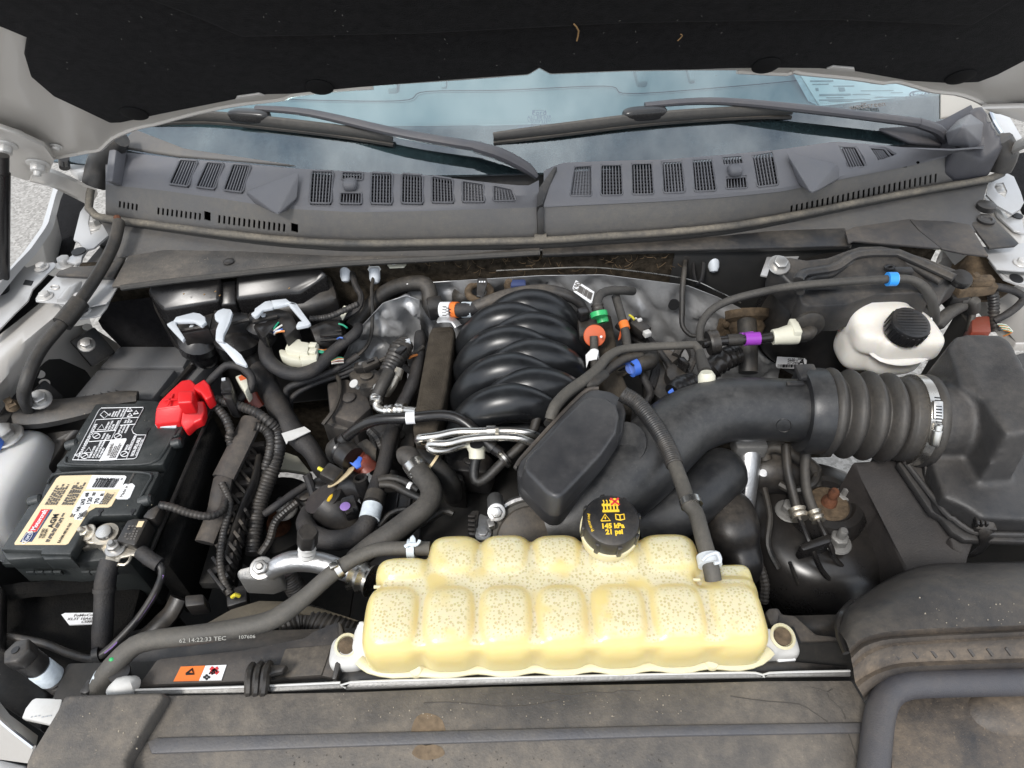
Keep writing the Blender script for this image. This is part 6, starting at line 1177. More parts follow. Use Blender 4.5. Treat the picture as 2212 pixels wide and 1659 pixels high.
add(rb, 'box_base', prism([C5(x, y, 1.165) for x, y in ol], .05, .005, 2), 'resbox')
add(rb, 'lid', prism([C5(1640 + (x - 1480) * .86 - 160 + 0, 1260 + (y - 1260) * .86 - 10, 1.198) for x, y in ol], .036, .009, 4, taper=1.10), 'resbox', ang=60)
pr = nb(); c = C5(1365, 1502, 1.19)
for k in range(3): merge(pr, boxab(c + Vector((-.004, -.003 + .003 * k, -.0)), c + Vector((.004, -.003 + .003 * k, 0)), .0012, .001))
add(rb, 'moulded_mark', pr, 'whiteg')
add(rb, 'rim_bead', tube([C5(x, y, 1.162) for x, y in ol[-5:] + ol[:1]], .0035, 8), 'blkd2'); add(rb, 'neck', tube([C5(1790, 1240, 1.15), C5(1830, 1290, 1.12)], .034, 20), 'intake')
be = thing('intake_bellows', 'dusty ribbed rubber bellows joining intake tube and air filter box', 'bellows', C6(1200, 1060, 1.05))
a0, a1 = C6(925, 1037, 1.12), C6(1500, 1088, 1.115); Lb = (a1 - a0).length; prof = [(.050, 0), (.060, 0)]
n = 110
for i in range(n + 1):
    u = i / n
    if u < .82: w_ = .5 - .5 * math.cos(2 * math.pi * u / .205); rr = .0535 + .0145 * w_ ** .55
    else: rr = .0575 + .006 * min(1, (u - .82) / .05)
    prof.append((rr, .002 + u * Lb))
prof += [(.0655, Lb + .002), (.067, Lb + .012), (.070, Lb + .014), (.070, Lb + .024), (.067, Lb + .026), (.050, Lb + .026)]
add(be, 'bellows', lathe(prof, a0, a1 - a0, 48), 'bellow', ang=80)
ax = (a1 - a0).normalized(); cp = a0 + ax * (Lb + .004)
hc = thing('hose_clamp', 'shiny worm drive hose clamp at the bellows end', 'clamp', cp + Vector((0, 0, -.07)))
add(hc, 'band', lathe([(.066, -.007), (.0684, -.007), (.0684, .007), (.066, .007)], cp, ax, 48), 'steel')
tdir = Vector((0, -.55, .83)).normalized(); tdir = (tdir - ax * tdir.dot(ax)).normalized(); sd_ = ax.cross(tdir)
for k, ang_ in enumerate((0, .10, -.10)): pass
hp_ = cp + tdir * .070; add(hc, 'screw_housing', box(None, (.013, .026, .007), 0, .0015, frame(hp_ - sd_ * .004, ax, tdir)), 'steel')
t2_ = (tdir * math.cos(-.45) + sd_ * math.sin(-.45)); t3_ = (tdir * math.cos(.45) + sd_ * math.sin(.45)); tl = t2_ if (cp + t2_ * .07).z < (cp + t3_ * .07).z else t3_
add(hc, 'worm_screw', lathe([(.0065, -.014), (.0075, -.012), (.0075, .008), (.006, .009), (.006, .016), (.004, .018)], cp + tl * .0735, tl.cross(ax), 20), 'steel')
pr = nb()
for k in range(10):
    an = .06 * (k - 5); d_ = tdir * math.cos(an) + sd_ * math.sin(an); merge(pr, boxab(cp + d_ * .0738 - ax * .004, cp + d_ * .0738 + ax * .004, .0014, .0012))
add(hc, 'thread_slots', pr, 'ink')
# ------------------------------------------------------------------ air filter box
ab = thing('air_filter_box', 'dusty black air filter box with domed lid joined to the bellows', 'air box', C6(2000, 1500, .8))
K['airbox'] = mat('airbox_plastic', (.022, .022, .023), .42, dust=.55, dcol=(.135, .12, .105), dscale=6, bump=.25, bscale=500)
dome = prism([C6(x, y, z_) for x, y, z_ in [(1740, 640, 1.185), (1790, 575, 1.195), (1860, 555, 1.20), (2060, 558, 1.20), (2130, 600, 1.20), (2240, 800, 1.20), (2300, 1150, 1.195), (2110, 1180, 1.19), (1960, 960, 1.185), (1820, 880, 1.18)]], .14, taper=1.22)
slab = prism([C6(1590, 870, 1.10), C6(1640, 780, 1.10), C6(2350, 640, 1.10), C6(2450, 1500, 1.10), C9(2400, 130, 1.10), C9(1960, 110, 1.10), C9(1860, 40, 1.10), C6(1720, 1560, 1.10), C6(1640, 1320, 1.10)], .05)
neck = tube([a0 + ax * (Lb + .02), C6(1800, 1100, 1.112), C6(2050, 1110, 1.11)], [.0575, .058, .060], 30)
add(ab, 'lid', blend([dome, slab, neck], .0042, 5, .5), 'airbox')
flp = [C6(1430, 1350, 1.065), C6(1560, 1335, 1.07), C6(1660, 1345, 1.07), C6(1850, 1640, 1.07), C9(1960, 60, 1.068), C9(2080, 110, 1.068), C9(2400, 130, 1.068), C9(2400, 270, 1.06), C9(1850, 252, 1.06), C9(1770, 200, 1.06), C9(1700, 110, 1.06), C6(1640, 1659, 1.062)]
add(ab, 'lid_flange', prism(flp, .012, .003), 'airbox')
add(ab, 'flange_bead', tube([C6(1480, 1350, 1.074), C6(1720, 1659, 1.074), C9(1775, 120, 1.074), C9(1870, 190, 1.072), C9(2000, 215, 1.072), C9(2350, 220, 1.072)], .004, 8), 'airbox')
for q0, q1 in (((1600, 1345, 1.085), (1602, 1440, 1.078)),): add(ab, 'stiffening_fin', prism([C6(*q0), C6(q0[0] + 20, q0[1], q0[2]), C6(*q1)], .004), 'airbox')
for x in (2015, 2115, 2190): add(ab, 'stiffening_fin', prism([C9(x, 15, 1.10), C9(x + 10, 15, 1.10), C9(x + 45, 165, 1.075), C9(x + 35, 165, 1.075)], .01, .001), 'airbox')
K['boxwall'] = mat('brownish_box_plastic', (.020, .0175, .017), .65, dust=.18, dcol=(.13, .11, .095), dscale=18, bump=.3, bscale=400, up=False)
add(ab, 'lower_wall', prism([C6(1150, 1350, 1.04), C6(1440, 1330, 1.05), C9(1720, 110, 1.045), C9(1880, 300, 1.04), C9(1860, 410, 1.03), C9(1480, 450, .99), C6(1320, 1659, .99), C6(1200, 1450, 1.02)], .22, .004), 'boxwall')
add(ab, 'corner_step', prism([C9(1750, 230, 1.045), C9(1905, 260, 1.045), C9(1860, 380, 1.03), C9(1770, 310, 1.03)], .03, .003), 'boxwall')
cl_ = add(ab, 'spring_clip', tube([C9(1975, 130, 1.088), C9(1985, 200, 1.078), C9(1975, 270, 1.05), C9(1920, 330, 1.03), C9(1885, 345, 1.02)], .009, 8, flat=(.35, 1.3)), 'blk'); add(cl_, 'clip_seat', prism([C9(x, y, 1.084) for x, y in [(1890, 100), (1960, 90), (2040, 150), (2050, 190), (1920, 180)]], .01, .002), 'blk')
for k in range(3): add(cl_, 'seat_rib', boxab(C9(1905 + 28 * k, 95, 1.088), C9(1925 + 28 * k, 165, 1.088), .004, .008, .001), 'blkgloss')
# ------------------------------------------------------------------ front scoop duct
fd = thing('air_scoop', 'large dusty black air scoop duct with ribbed collar in front of the air box', 'air duct', C9(1700, 1000, 1.0))
def row(z_, *pts): return resamp(smooth([C9(x, y, z_) for x, y in pts], .01)[0], 40)
K['scoop'] = mat('scoop_plastic', (.024, .024, .026), .42, dust=.55, dcol=(.20, .165, .125), dscale=6, bump=.2, bscale=400, dcon=.18)
K['scoopd'] = mat('scoop_collar_dust', (.030, .029, .030), .5, dust=.85, dcol=(.27, .205, .14), dscale=9, bump=.25, bscale=400, dcon=.2)
R0 = [row(1.00, (1040, 830), (1075, 690), (1200, 600), (1405, 475), (1610, 405), (1900, 390), (2380, 380)), row(1.07, (1045, 800), (1085, 680), (1210, 600), (1410, 480), (1610, 410), (1900, 395), (2380, 385)), row(1.115, (1060, 810), (1098, 690), (1220, 610), (1415, 492), (1612, 422), (1900, 407), (2380, 395)), row(1.142, (1085, 835), (1130, 725), (1255, 650), (1440, 545), (1630, 480), (1900, 465), (2380, 455)),
      row(1.160, (1115, 880), (1165, 790), (1300, 720), (1480, 640), (1650, 600), (1900, 590), (2380, 575)), row(1.166, (1132, 925), (1200, 865), (1330, 825), (1500, 805), (1700, 795), (1900, 788), (2380, 770))]
add(fd, 'scoop_shell', loft(R0), 'scoop', ang=80)
R1 = [R0[-1], row(1.158, (1140, 955), (1208, 888), (1340, 852), (1500, 838), (1700, 826), (1900, 818), (2380, 798)), row(1.166, (1145, 985), (1225, 910), (1355, 868), (1500, 856), (1700, 843), (1900, 834), (2380, 812)), row(1.158, (1152, 1020), (1240, 940), (1370, 895), (1510, 882), (1700, 870), (1900, 860), (2380, 838)), row(1.160, (1158, 1045), (1252, 962), (1382, 912), (1520, 900), (1700, 888), (1900, 878), (2380, 855)),
      row(1.146, (1162, 1080), (1268, 1010), (1400, 960), (1520, 945), (1700, 935), (1900, 925), (2380, 900)), row(1.140, (1170, 1130), (1285, 1060), (1425, 1015), (1550, 1005), (1700, 998), (1900, 992), (2380, 975)), row(1.145, (1185, 1160), (1292, 1085), (1435, 1040), (1550, 1030), (1700, 1025), (1900, 1018), (2380, 1005)), row(1.128, (1215, 1210), (1305, 1140), (1445, 1085), (1555, 1075), (1700, 1068), (1900, 1060), (2380, 1050)), row(1.08, (1225, 1250), (1320, 1180), (1450, 1130), (1555, 1110), (1700, 1105), (1900, 1100), (2380, 1090))]
add(fd, 'ribbed_collar', loft(R1), 'scoopd', ang=50)
for x in range(7): add(fd, 'collar_notch', boxab(C9(1405 + 115 * x, 940 - 4 * x, 1.1455), C9(1440 + 115 * x, 985 - 4 * x, 1.1415), .0035, .003), 'scoop')
add(fd, 'side_seam', tube([C9(x, y, z_) for x, y, z_ in [(1150, 640, 1.10), (1080, 720, 1.12), (1065, 800, 1.12), (1085, 880, 1.12), (1115, 950, 1.12)]], .0045, 8), 'blkgloss')
add(fd, 'mouth_frame', tube([C9(1270, 1800, 1.112), C9(1300, 1500, 1.118), C9(1325, 1320, 1.12), (C9(1370, 1210, 1.12)), C9(1470, 1150, 1.12), C9(1700, 1132, 1.12), C9(2350, 1120, 1.12)], .0155, 16), 'cowld')
add(fd, 'mouth_floor', prism([C9(x, y, 1.085) for x, y in [(1390, 1800), (1400, 1340), (1440, 1260), (1520, 1190), (2380, 1165), (2380, 1800)]], .02, .003), 'scoopd')
K['mound'] = K['scoopd']
add(fd, 'floor_mound', sbox(C9(2180, 1330, 1.075), (.13, .06, .045), 2.3), 'scoopd')
# ================================================================== RADIATOR COVER AND FRONT
K['rib'] = mat('cover_rib_plastic', (.070, .069, .074), .48, dust=.45, dcol=(.19, .165, .13), dscale=8, bump=.3, bscale=350)
rc_ = thing('radiator_cover', 'dusty dark plastic radiator cover with raised end and long rib', 'radiator cover', C8(1000, 1500, 1.05))
K['rcov'] = mat('radiator_cover_plastic', (.048, .046, .046), .5, dust=.9, dcol=(.215, .182, .142), dscale=6, bump=.35, bscale=350, dcon=.16)
_N, _L, _b = nodes_of(K['rcov'])
add(rc_, 'cover_sheet', prism([C7(400, 1212, 1.10), C7(1000, 1208, 1.10), C7(2212, 1185, 1.10), C8(1000, 1152, 1.10), C8(2212, 1130, 1.10), C9(600, 1118, 1.10), C9(1150, 1115, 1.10), C9(1260, 1300, 1.10), C9(1260, 1800, 1.10), C7(100, 1800, 1.10)], .02, .003), 'rcov')
add(rc_, 'raised_end', prism([C7(x, y, 1.120) for x, y in [(405, 1212), (440, 1205), (985, 1190), (1010, 1200), (790, 1560), (770, 1610), (780, 1800), (130, 1800), (165, 1610)]], .024, .010, 3, taper=1.05), 'rcov', ang=60)
add(rc_, 'long_rib', prism([C7(x, y, 1.1035) for x, y in [(905, 1495), (960, 1470), (2212, 1440)]] + [C8(2212, 1390, 1.1035), C9(1225, 1375, 1.1035), C9(1225, 1440, 1.1035), C9(0, 1462, 1.1035), C8(0, 1528, 1.1035), C7(930, 1570, 1.1035)], .005, .0022), 'rib')
K['stain'] = mat('dried_mud', (.15, .108, .068), .9, var=.3, vscale=120); K['crack'] = mat('dark_water_mark', (.055, .048, .040), .8)
def disc(f, x, y, r_, z_, n_=22, sq=.95): return prism([f(x + r_ * math.cos(a) * (1 + .04 * math.sin(5 * a)), y + r_ * sq * math.sin(a) * (1 + .05 * math.cos(3 * a)), z_) for a in [2 * math.pi * i / n_ for i in range(n_)]], .0004)
add(rc_, 'mud_spot', disc(C8, 590, 1420, 105, 1.1003), 'stain'); add(rc_, 'mud_spot', disc(C8, 590, 1560, 100, 1.1003, sq=.5), 'stain')
random.seed(9)
for pts in ([(1310, 1180), (1380, 1200), (1480, 1208), (1600, 1190), (1730, 1195), (1760, 1180), (1900, 1185)], [(560, 1258), (700, 1252), (900, 1265), (1030, 1278), (1200, 1275), (1400, 1240)]):
    add(rc_, 'water_mark', tube([C8(x, y, 1.1002) for x, y in pts], .0005, 4, .03), 'crack')
for pts in ([(400, 1215), (600, 1245), (820, 1265), (920, 1320), (1000, 1375)], [(900, 1160), (990, 1190), (1010, 1230), (1080, 1290), (1110, 1355)], [(1130, 1450), (1160, 1540), (1190, 1640)], [(1000, 1190), (1030, 1170)]):
    add(rc_, 'water_mark', tube([C9(x, y, 1.1002) for x, y in pts], .0006, 4, .03), 'crack')
# flanged radiator top tank strips
tk = thing('radiator_flange', 'thin bright metal flange strip behind the radiator cover', 'flange', C8(900, 1120, 1.06))
for pts in ([C7(820, 1180, 1.094), C7(1500, 1160, 1.094), C7(2105, 1133, 1.094), C7(2118, 1165, 1.092), C7(1500, 1196, 1.092), C7(830, 1204, 1.092)], [C8(75, 1165, 1.094), C8(110, 1132, 1.096), C8(900, 1108, 1.096), C8(2212, 1078, 1.096), C9(560, 1074, 1.096), C9(605, 1100, 1.094), C9(0, 1110, 1.093), C8(1000, 1140, 1.092), C8(80, 1172, 1.092)], [C9(612, 1098, 1.094), C9(640, 1074, 1.096), C9(1140, 1062, 1.096), C9(1145, 1090, 1.094)]):
    add(tk, 'flange_strip', prism(pts, .003, .001), 'alub'); 
add(tk, 'bright_edge', tube([C7(830, 1178, 1.0955), C7(1500, 1158, 1.0955), C7(2100, 1132, 1.0955)], .0014, 6), 'whiteg'); add(tk, 'bright_edge', tube([C8(80, 1165, 1.0955), C8(110, 1130, 1.097), C8(900, 1106, 1.097), C8(2212, 1076, 1.097), C9(555, 1072, 1.097), C9(603, 1100, 1.0955)], .0013, 6, .02), 'whiteg'); add(tk, 'bright_edge', tube([C9(612, 1098, 1.0955), C9(640, 1072, 1.097), C9(1138, 1060, 1.097)], .0013, 6, .02), 'whiteg')
sk_ = thing('fan_shroud_cover', 'dusty black fan shroud panel with orange and white warning sticker', 'shroud', C7(1500, 1080, 1.0))
add(sk_, 'panel', prism([C7(x, y, 1.078) for x, y in [(845, 1150), (965, 985), (1000, 978), (1500, 925), (1880, 850), (1930, 812), (2060, 760), (2090, 750), (2110, 860), (2060, 1110), (1980, 1090), (1660, 1120), (1000, 1145)]], .03, .004), 'blkd2')
add(sk_, 'inner_panel', prism([C7(x, y, 1.0805) for x, y in [(1760, 920), (2050, 895), (1985, 1085), (1690, 1105)]], .004, .002), 'blkd'); add(sk_, 'side_wall', prism([C7(2085, 750, 1.10), C7(2105, 760, 1.10), C7(2140, 890, 1.10), C7(2075, 1110, 1.095), C7(2045, 1110, 1.095), C7(2095, 880, 1.10)], .05, .003), 'blk')
add(sk_, 'rear_flange', prism([C8(0, 1060, 1.082), C8(1500, 1040, 1.082), C8(2212, 1010, 1.082), C9(800, 1000, 1.082), C9(1130, 1030, 1.082), C9(1130, 1060, 1.080), C9(600, 1070, 1.080), C8(1000, 1105, 1.080), C8(0, 1130, 1.080)], .03, .002), 'blk')
stk = add(sk_, 'warning_sticker', prism([C7(x, y, 1.0795) for x, y in [(1070, 1124), (1116, 1033), (1266, 1027), (1226, 1120)]], .001), 'orangel'); add(stk, 'triangle_mark', tube(PP(C7, [(1148, 1078, 1.0800), (1185, 1048, 1.0800), (1195, 1078, 1.0800), (1148, 1078, 1.0800)]), .0016, 4, lin=True), 'ink')
st2 = add(sk_, 'warning_sticker', prism([C7(x, y, 1.0795) for x, y in [(1228, 1120), (1268, 1027), (1398, 1022), (1366, 1117)]], .001), 'paper')
for a, c in (((1300, 1040), (1345, 1075)), ((1345, 1040), (1298, 1072))): add(st2, 'red_cross', boxab(C7(*a, 1.0800), C7(*c, 1.0800), .0042, .0006), 'inkr')
for k in range(4): add(st2, 'fan_mark', disc(C7, 1275 + 14 * math.cos(k * 1.57), 1098 + 10 * math.sin(k * 1.57), 9, 1.0800, 10), 'ink')
for k in range(3): add(st2, 'hand_mark', tube(PP(C7, [(1290 + 14 * k, 1078 - 6 * k, 1.0800), (1305 + 14 * k, 1068 - 6 * k, 1.0800), (1312 + 14 * k, 1082 - 6 * k, 1.0800)]), .0012, 4), 'ink')
sc_ = thing('shroud_clip', 'black three-ribbed plastic clip gripping the metal flange', 'clip', C7(1590, 1130, 1.06))
for k in range(3): add(sc_, 'clip_rib', tube([C7(1560 + 52 * k, 1030 - 5 * k, 1.088), C7(1545 + 48 * k, 1060 - 3 * k, 1.104), C7(1535 + 48 * k, 1120, 1.108), C7(1535 + 46 * k, 1180, 1.104), C7(1535 + 44 * k, 1200, 1.095)], .0055, 8, flat=(1, .9)), 'blk')
add(sc_, 'clip_bridge', prism([C7(x, y, 1.100) for x, y in [(1535, 1045), (1560, 1025), (1770, 1018), (1740, 1065), (1660, 1080), (1660, 1185), (1530, 1190)]], .012, .002), 'blk')
fs = thing('fan_ring', 'tan dusty fan shroud ring bulging below the tank hose', 'fan shroud', C7(1500, 800, .95)); add(fs, 'ring_wall', loft([PP(C7, [(1040, 1000, .96), (1140, 890, .97), (1260, 790, .975), (1420, 700, .98), (1600, 645, .98), (1780, 650, .975), (2000, 700, .965), (2212, 780, .95)]), PP(C7, [(1060, 970, 1.0), (1150, 870, 1.01), (1270, 770, 1.015), (1430, 680, 1.02), (1600, 628, 1.02), (1780, 632, 1.015), (2000, 680, 1.0), (2212, 750, .98)]), PP(C7, [(1150, 990, 1.01), (1250, 900, 1.02), (1380, 820, 1.025), (1520, 750, 1.03), (1650, 700, 1.03), (1760, 690, 1.02), (1950, 720, 1.0), (2150, 790, .98)]), PP(C7, [(1300, 960, 1.0), (1400, 900, 1.0), (1500, 850, 1.0), (1620, 800, 1.0), (1700, 770, 1.0), (1780, 750, .99), (1900, 760, .97), (2080, 820, .95)])]), 'tandust', ang=80)
harness('wide corrugated black conduit beneath the tank hose', [C7(1720, 800, .99), C7(1880, 740, .985), C7(2050, 800, .98), C7(2212, 860, .97)], .026, 'loom', 0, (.007, .002))
# ------------------------------------------------------------------ tank-to-radiator hose
th_ = thing('coolant_hose', 'long dusty coolant hose with white print from the tank to the radiator', 'hose', C7(1200, 840, 1.05))
pp = [C8(600, 305, 1.14), C8(450, 305, 1.14), C8(280, 310, 1.138), C8(130, 370, 1.135), C8(0, 455, 1.13), C7(1900, 590, 1.12), C7(1770, 690, 1.115), C7(1650, 755, 1.112), C7(1450, 800, 1.11), C7(1200, 838, 1.11), C7(950, 868, 1.108), C7(830, 905, 1.105), C7(740, 985, 1.10), C7(660, 1080, 1.09), C7(600, 1190, 1.07)]
add(th_, 'hose', tube(pp, [.009] * 4 + [.0105] * 2 + [.0118] * 6 + [.0125, .0125, .012], 18), 'hose')
hd = (C7(1330, 868, 1.119) - C7(1110, 882, 1.119)).normalized()
add(th_, 'hose_print', text('62 14:22:33 TEC', .0066, frame(C7(1105, 886, 1.1165), hd, Vector((0, -.6, .8))), .0004, squeeze=1.25), 'chalk'); add(th_, 'hose_print', text('107606', .0055, frame(C7(1470, 862, 1.1155), hd, Vector((0, -.6, .8))), .0004, squeeze=1.25), 'chalk')
add(th_, 'hose_print', text('RAD', .006, frame(C7(668, 1070, 1.103), C7(690, 1035, 1.10) - C7(668, 1072, 1.10), Vector((0, -.3, .95))), .0004), 'chalk')
add(th_, 'green_dot', sbox(C7(688, 988, 1.111), (.006, .005, .003), 2, seg=6), 'green'); add(th_, 'clamp', tube([C8(20, 442, 1.131), C8(52, 422, 1.132)], .0122, 18), 'steel'); add(th_, 'clamp_lug', box(C8(5, 410, 1.145), (.010, .008, .006), .5, .001), 'steel')
c_ = add(th_, 'spring_clamp', tube([C8(462, 305, 1.14), C8(508, 305, 1.14)], .0122, 18), 'paperb'); add(c_, 'clamp_ear', tube(PP(C8, [(445, 295, 1.156), (470, 278, 1.158), (520, 278, 1.158), (535, 255, 1.158)]), .0022, 6), 'paperb'); add(c_, 'clamp_ear', prism(PP(C8, [(478, 290, 1.157), (476, 235, 1.157), (495, 218, 1.157), (510, 240, 1.157), (515, 290, 1.157)]), .002, .0006), 'paperb')
add(th_, 'label_band', tube([C7(618, 1150, 1.076), C7(648, 1088, 1.088)], .0122, 18), 'paperb'); add(th_, 'radiator_nipple', tube([C7(610, 1165, 1.075), C7(560, 1230, 1.05)], .0145, 16), 'blk')
qc = thing('hose_latch', 'black latch bracket at the radiator end of the coolant hose', 'clip', C7(540, 1150, 1.06)); add(qc, 'latch', prism([C7(x, y, 1.085) for x, y in [(480, 1190), (540, 1105), (580, 1110), (560, 1180), (520, 1205)]], .02, .003), 'blk'); add(qc, 'pin', lathe([(.008, 0), (.008, .012), (.012, .014), (.012, .018)], C7(775, 1105, 1.08)), 'blk')
wv = thing('drain_valve', 'white plastic valve stub at the corner of the metal flange', 'valve', C7(760, 1160, 1.07)); add(wv, 'stub', tube([C7(690, 1200, 1.09), C7(740, 1165, 1.095), C7(800, 1150, 1.095), C7(835, 1120, 1.09)], [.008, .012, .012, .007], 12), 'whiteg')
# hex sensor lower left
hx = thing('hex_sensor', 'black hex-headed sensor on a ribbed hose beside the radiator cover end', 'sensor', C7(250, 1080, 1.0)); d_ = C7(100, 935, 1.13) - C7(430, 1180, 1.03)
hdn = d_.normalized(); hc0 = C7(105, 940, 1.13)
add(hx, 'hex_head', bev(lathe([(.0165, -.016), (.0165, .0), (.0145, .0025)], hc0, hdn, 6), .001, 1), 'blk'); add(hx, 'hex_hole', lathe([(.0045, 0), (.0045, .001)], hc0 + hdn * .003, hdn, 12), 'ink'); add(hx, 'neck', lathe([(.0125, -.04), (.0145, -.036), (.0145, -.016)], hc0, hdn, 24), 'blk'); add(hx, 'label_band', lathe([(.0135, -.066), (.0145, -.064), (.0145, -.042), (.0135, -.040)], hc0, hdn, 24), 'paperb'); add(hx, 'ribbed_hose', tube([hc0 - hdn * .062, hc0 - hdn * .10, hc0 - hdn * .17], .0118, 18, ribs=(.0065, .0022)), 'loom')
wl = thing('white_sticker_panel', 'white paper sticker panel beside the radiator cover end', 'sticker', C7(260, 1310, 1.06)); add(wl, 'panel', prism(PP(C7, [(130, 1352), (155, 1290), (195, 1238), (220, 1225), (385, 1230), (340, 1395)], 1.07), .01, .002), 'whiteg')
pr = nb()
for k in range(6): merge(pr, boxab(C7(190 + 22 * k, 1345 - 4 * (k % 3), 1.0706), C7(198 + 24 * k, 1343 - 4 * (k % 3), 1.0706), .0012, .0004))
add(wl, 'sticker_print', pr, 'inkl')
ff = thing('front_fender_corner', 'grey front fender corner strip at the lower edge', 'body panel', C7(100, 1450, 1.0)); add(ff, 'skin', loft([PP(C7, [(-250, 850, 1.05), (-60, 980, 1.06), (0, 1080, 1.06), (-40, 1200, 1.06), (60, 1330, 1.06), (235, 1460, 1.06)]), PP(C7, [(-250, 950, 1.07), (-120, 1080, 1.075), (-80, 1180, 1.075), (-60, 1270, 1.075), (20, 1380, 1.075), (210, 1530, 1.075)]), PP(C7, [(-400, 1100, 1.02), (-300, 1300, 1.03), (-200, 1400, 1.03), (-150, 1500, 1.03), (-50, 1600, 1.03), (170, 1630, 1.04)])], .002), 'paint', ang=70); add(ff, 'bright_edge', tube(PP(C7, [(-80, 1180, 1.077), (-60, 1270, 1.077), (20, 1380, 1.077), (210, 1532, 1.077)]), .0025, 6), 'chrome')
lt = thing('headlight_rim', 'white front corner of the bumper trim below the fender strip', 'trim', C7(60, 1640, .98)); add(lt, 'rim', prism(PP(C7, [(-200, 1560), (0, 1605), (160, 1640), (170, 1720), (-200, 1720)], 1.0), .03, .004), 'paintw')
iw = thing('inner_wing', 'grey painted inner wing wall below the washer bottle', 'body panel', C7(-50, 900, .8)); add(iw, 'wall', prism([C7(-200, 300, 1.0), C7(10, 560, .98), C7(0, 900, .98), C7(300, 1200, .98), C7(250, 1430, 1.0), C7(-250, 1100, 1.0)], .02, .004), 'blk')
# ================================================================== COOLANT TANK
ct = thing('coolant_tank', 'yellowed translucent coolant expansion tank full of foam with black cap', 'coolant tank', C8(900, 800, 1.05))
parts_ = []
lowx = [786, 908, 1030, 1155, 1275, 1403, 1530, 1655]
def cell(x0, x1, y0, y1, zt, h, zs=None, n=3.6, ov=1.13):
    a = G(x0, (y0 + y1) / 2, zt - .012); b_ = G(x1, (y0 + y1) / 2, zt - .012); c = G((x0 + x1) / 2, y0, zt - .018); d = G((x0 + x1) / 2, y1, zt - .045)
    ctr_ = Vector(((a.x + b_.x) / 2, (c.y + d.y) / 2, zt - h / 2)); return sbox(ctr_, ((b_.x - a.x) * ov, (c.y - d.y) * 1.06, h), n, seg=18)
for i in range(7):
    x0, x1 = lowx[i], lowx[i + 1]; sl = -(x0 - 1200) * .020; parts_.append(cell(x0, x1, 1262 + sl * .5, 1432 + sl, 1.160 if i < 6 else 1.158, .095))
for x0, x1, yt, yb in ((812, 930, 1210, 1290), (925, 1037, 1160, 1282), (1037, 1148, 1158, 1280), (1148, 1262, 1158, 1278), (1262, 1390, 1160, 1278), (1385, 1512, 1156, 1275)):
    parts_.append(cell(x0, x1, yt, yb, 1.158, .10, ov=1.12))
parts_.append(cell(1515, 1640, 1252, 1330, 1.15, .09))
# floor and spine tie the chambers together
a, b_ = G(830, 1380, 1.10), G(1610, 1230, 1.10)
parts_.append(box(((a.x + b_.x) / 2, (a.y + b_.y) / 2, 1.105), (b_.x - a.x - .01, b_.y - a.y - .02, .07), 0, .01))
parts_.append(prism([G(x, y, 1.151) for x, y in [(806, 1290), (835, 1230), (935, 1228), (952, 1186), (1488, 1182), (1505, 1262), (1605, 1272), (1625, 1300), (1632, 1380), (1600, 1392), (822, 1404), (804, 1390)]], .06, .010, 3))
body_ = add(ct, 'tank_body', blend(parts_, .0030, 10, .5), 'tank')
sm = [G(x, y, 1.098) for x, y in [(778, 1425), (800, 1442), (850, 1452), (905, 1449), (965, 1452), (1032, 1443), (1095, 1450), (1155, 1440), (1215, 1448), (1278, 1438), (1340, 1446), (1405, 1436), (1470, 1442), (1530, 1432), (1595, 1436), (1640, 1424), (1662, 1405)]]
add(ct, 'weld_flange', tube(sm, .0062, 10, .01, flat=(.7, 1.2)), 'tankseam')
add(ct, 'waist_seam', tube([G(x, y, 1.1465) for x, y in [(808, 1268), (925, 1266), (1037, 1263), (1148, 1260), (1262, 1258), (1390, 1254), (1512, 1252)]], .0022, 8, .02), 'tankseam')
for x, y in ((900, 1444), (1535, 1428)): add(ct, 'weld_nub', lathe([(.010, -.004), (.010, .006), (.006, .010)], G(x, y, 1.096), Vector((0, -.5, .8))), 'tankseam')
# mounting lugs
add(ct, 'mounting_lug', blend([sbox(C8(95, 960, 1.084), (.042, .04, .03), 4), prism(PP(C8, [(10, 940, 1.10), (110, 860, 1.10), (160, 740, 1.12), (200, 740, 1.12), (230, 1000, 1.10), (60, 1030, 1.09)]), .02), box(C8(82, 1035, 1.08), (.03, .01, .01))], .003, 5), 'whiteg')
add(ct, 'lug_ring', lathe([(.0135, 0), (.0145, .003), (.0115, .004), (.0105, .0)], C8(88, 905, 1.099), Vector((0, -.3, 1))), 'tankseam'); add(ct, 'lug_bush', lathe([(.0098, 0), (.0098, .003)], C8(88, 905, 1.0995), Vector((0, -.3, 1))), 'rustd')
add(ct, 'mounting_lug', blend([sbox(C9(695, 905, 1.076), (.045, .036, .03), 4), prism(PP(C9, [(620, 780, 1.11), (650, 790, 1.105), (790, 870, 1.094), (780, 930, 1.085), (620, 980, 1.095)]), .025)], .003, 5), 'whiteg'); add(ct, 'lug_ring', lathe([(.0145, 0), (.0155, .003), (.0122, .004), (.011, .0)], C9(718, 850, 1.099), Vector((.1, -.2, 1))), 'tankseam'); add(ct, 'lug_bush', lathe([(.0105, 0), (.0105, .003)], C9(718, 850, 1.0995), Vector((.1, -.2, 1))), 'rustd')
add(ct, 'lug_foot', box(C9(735, 978, 1.075), (.022, .012, .008), .1, .001), 'paper')
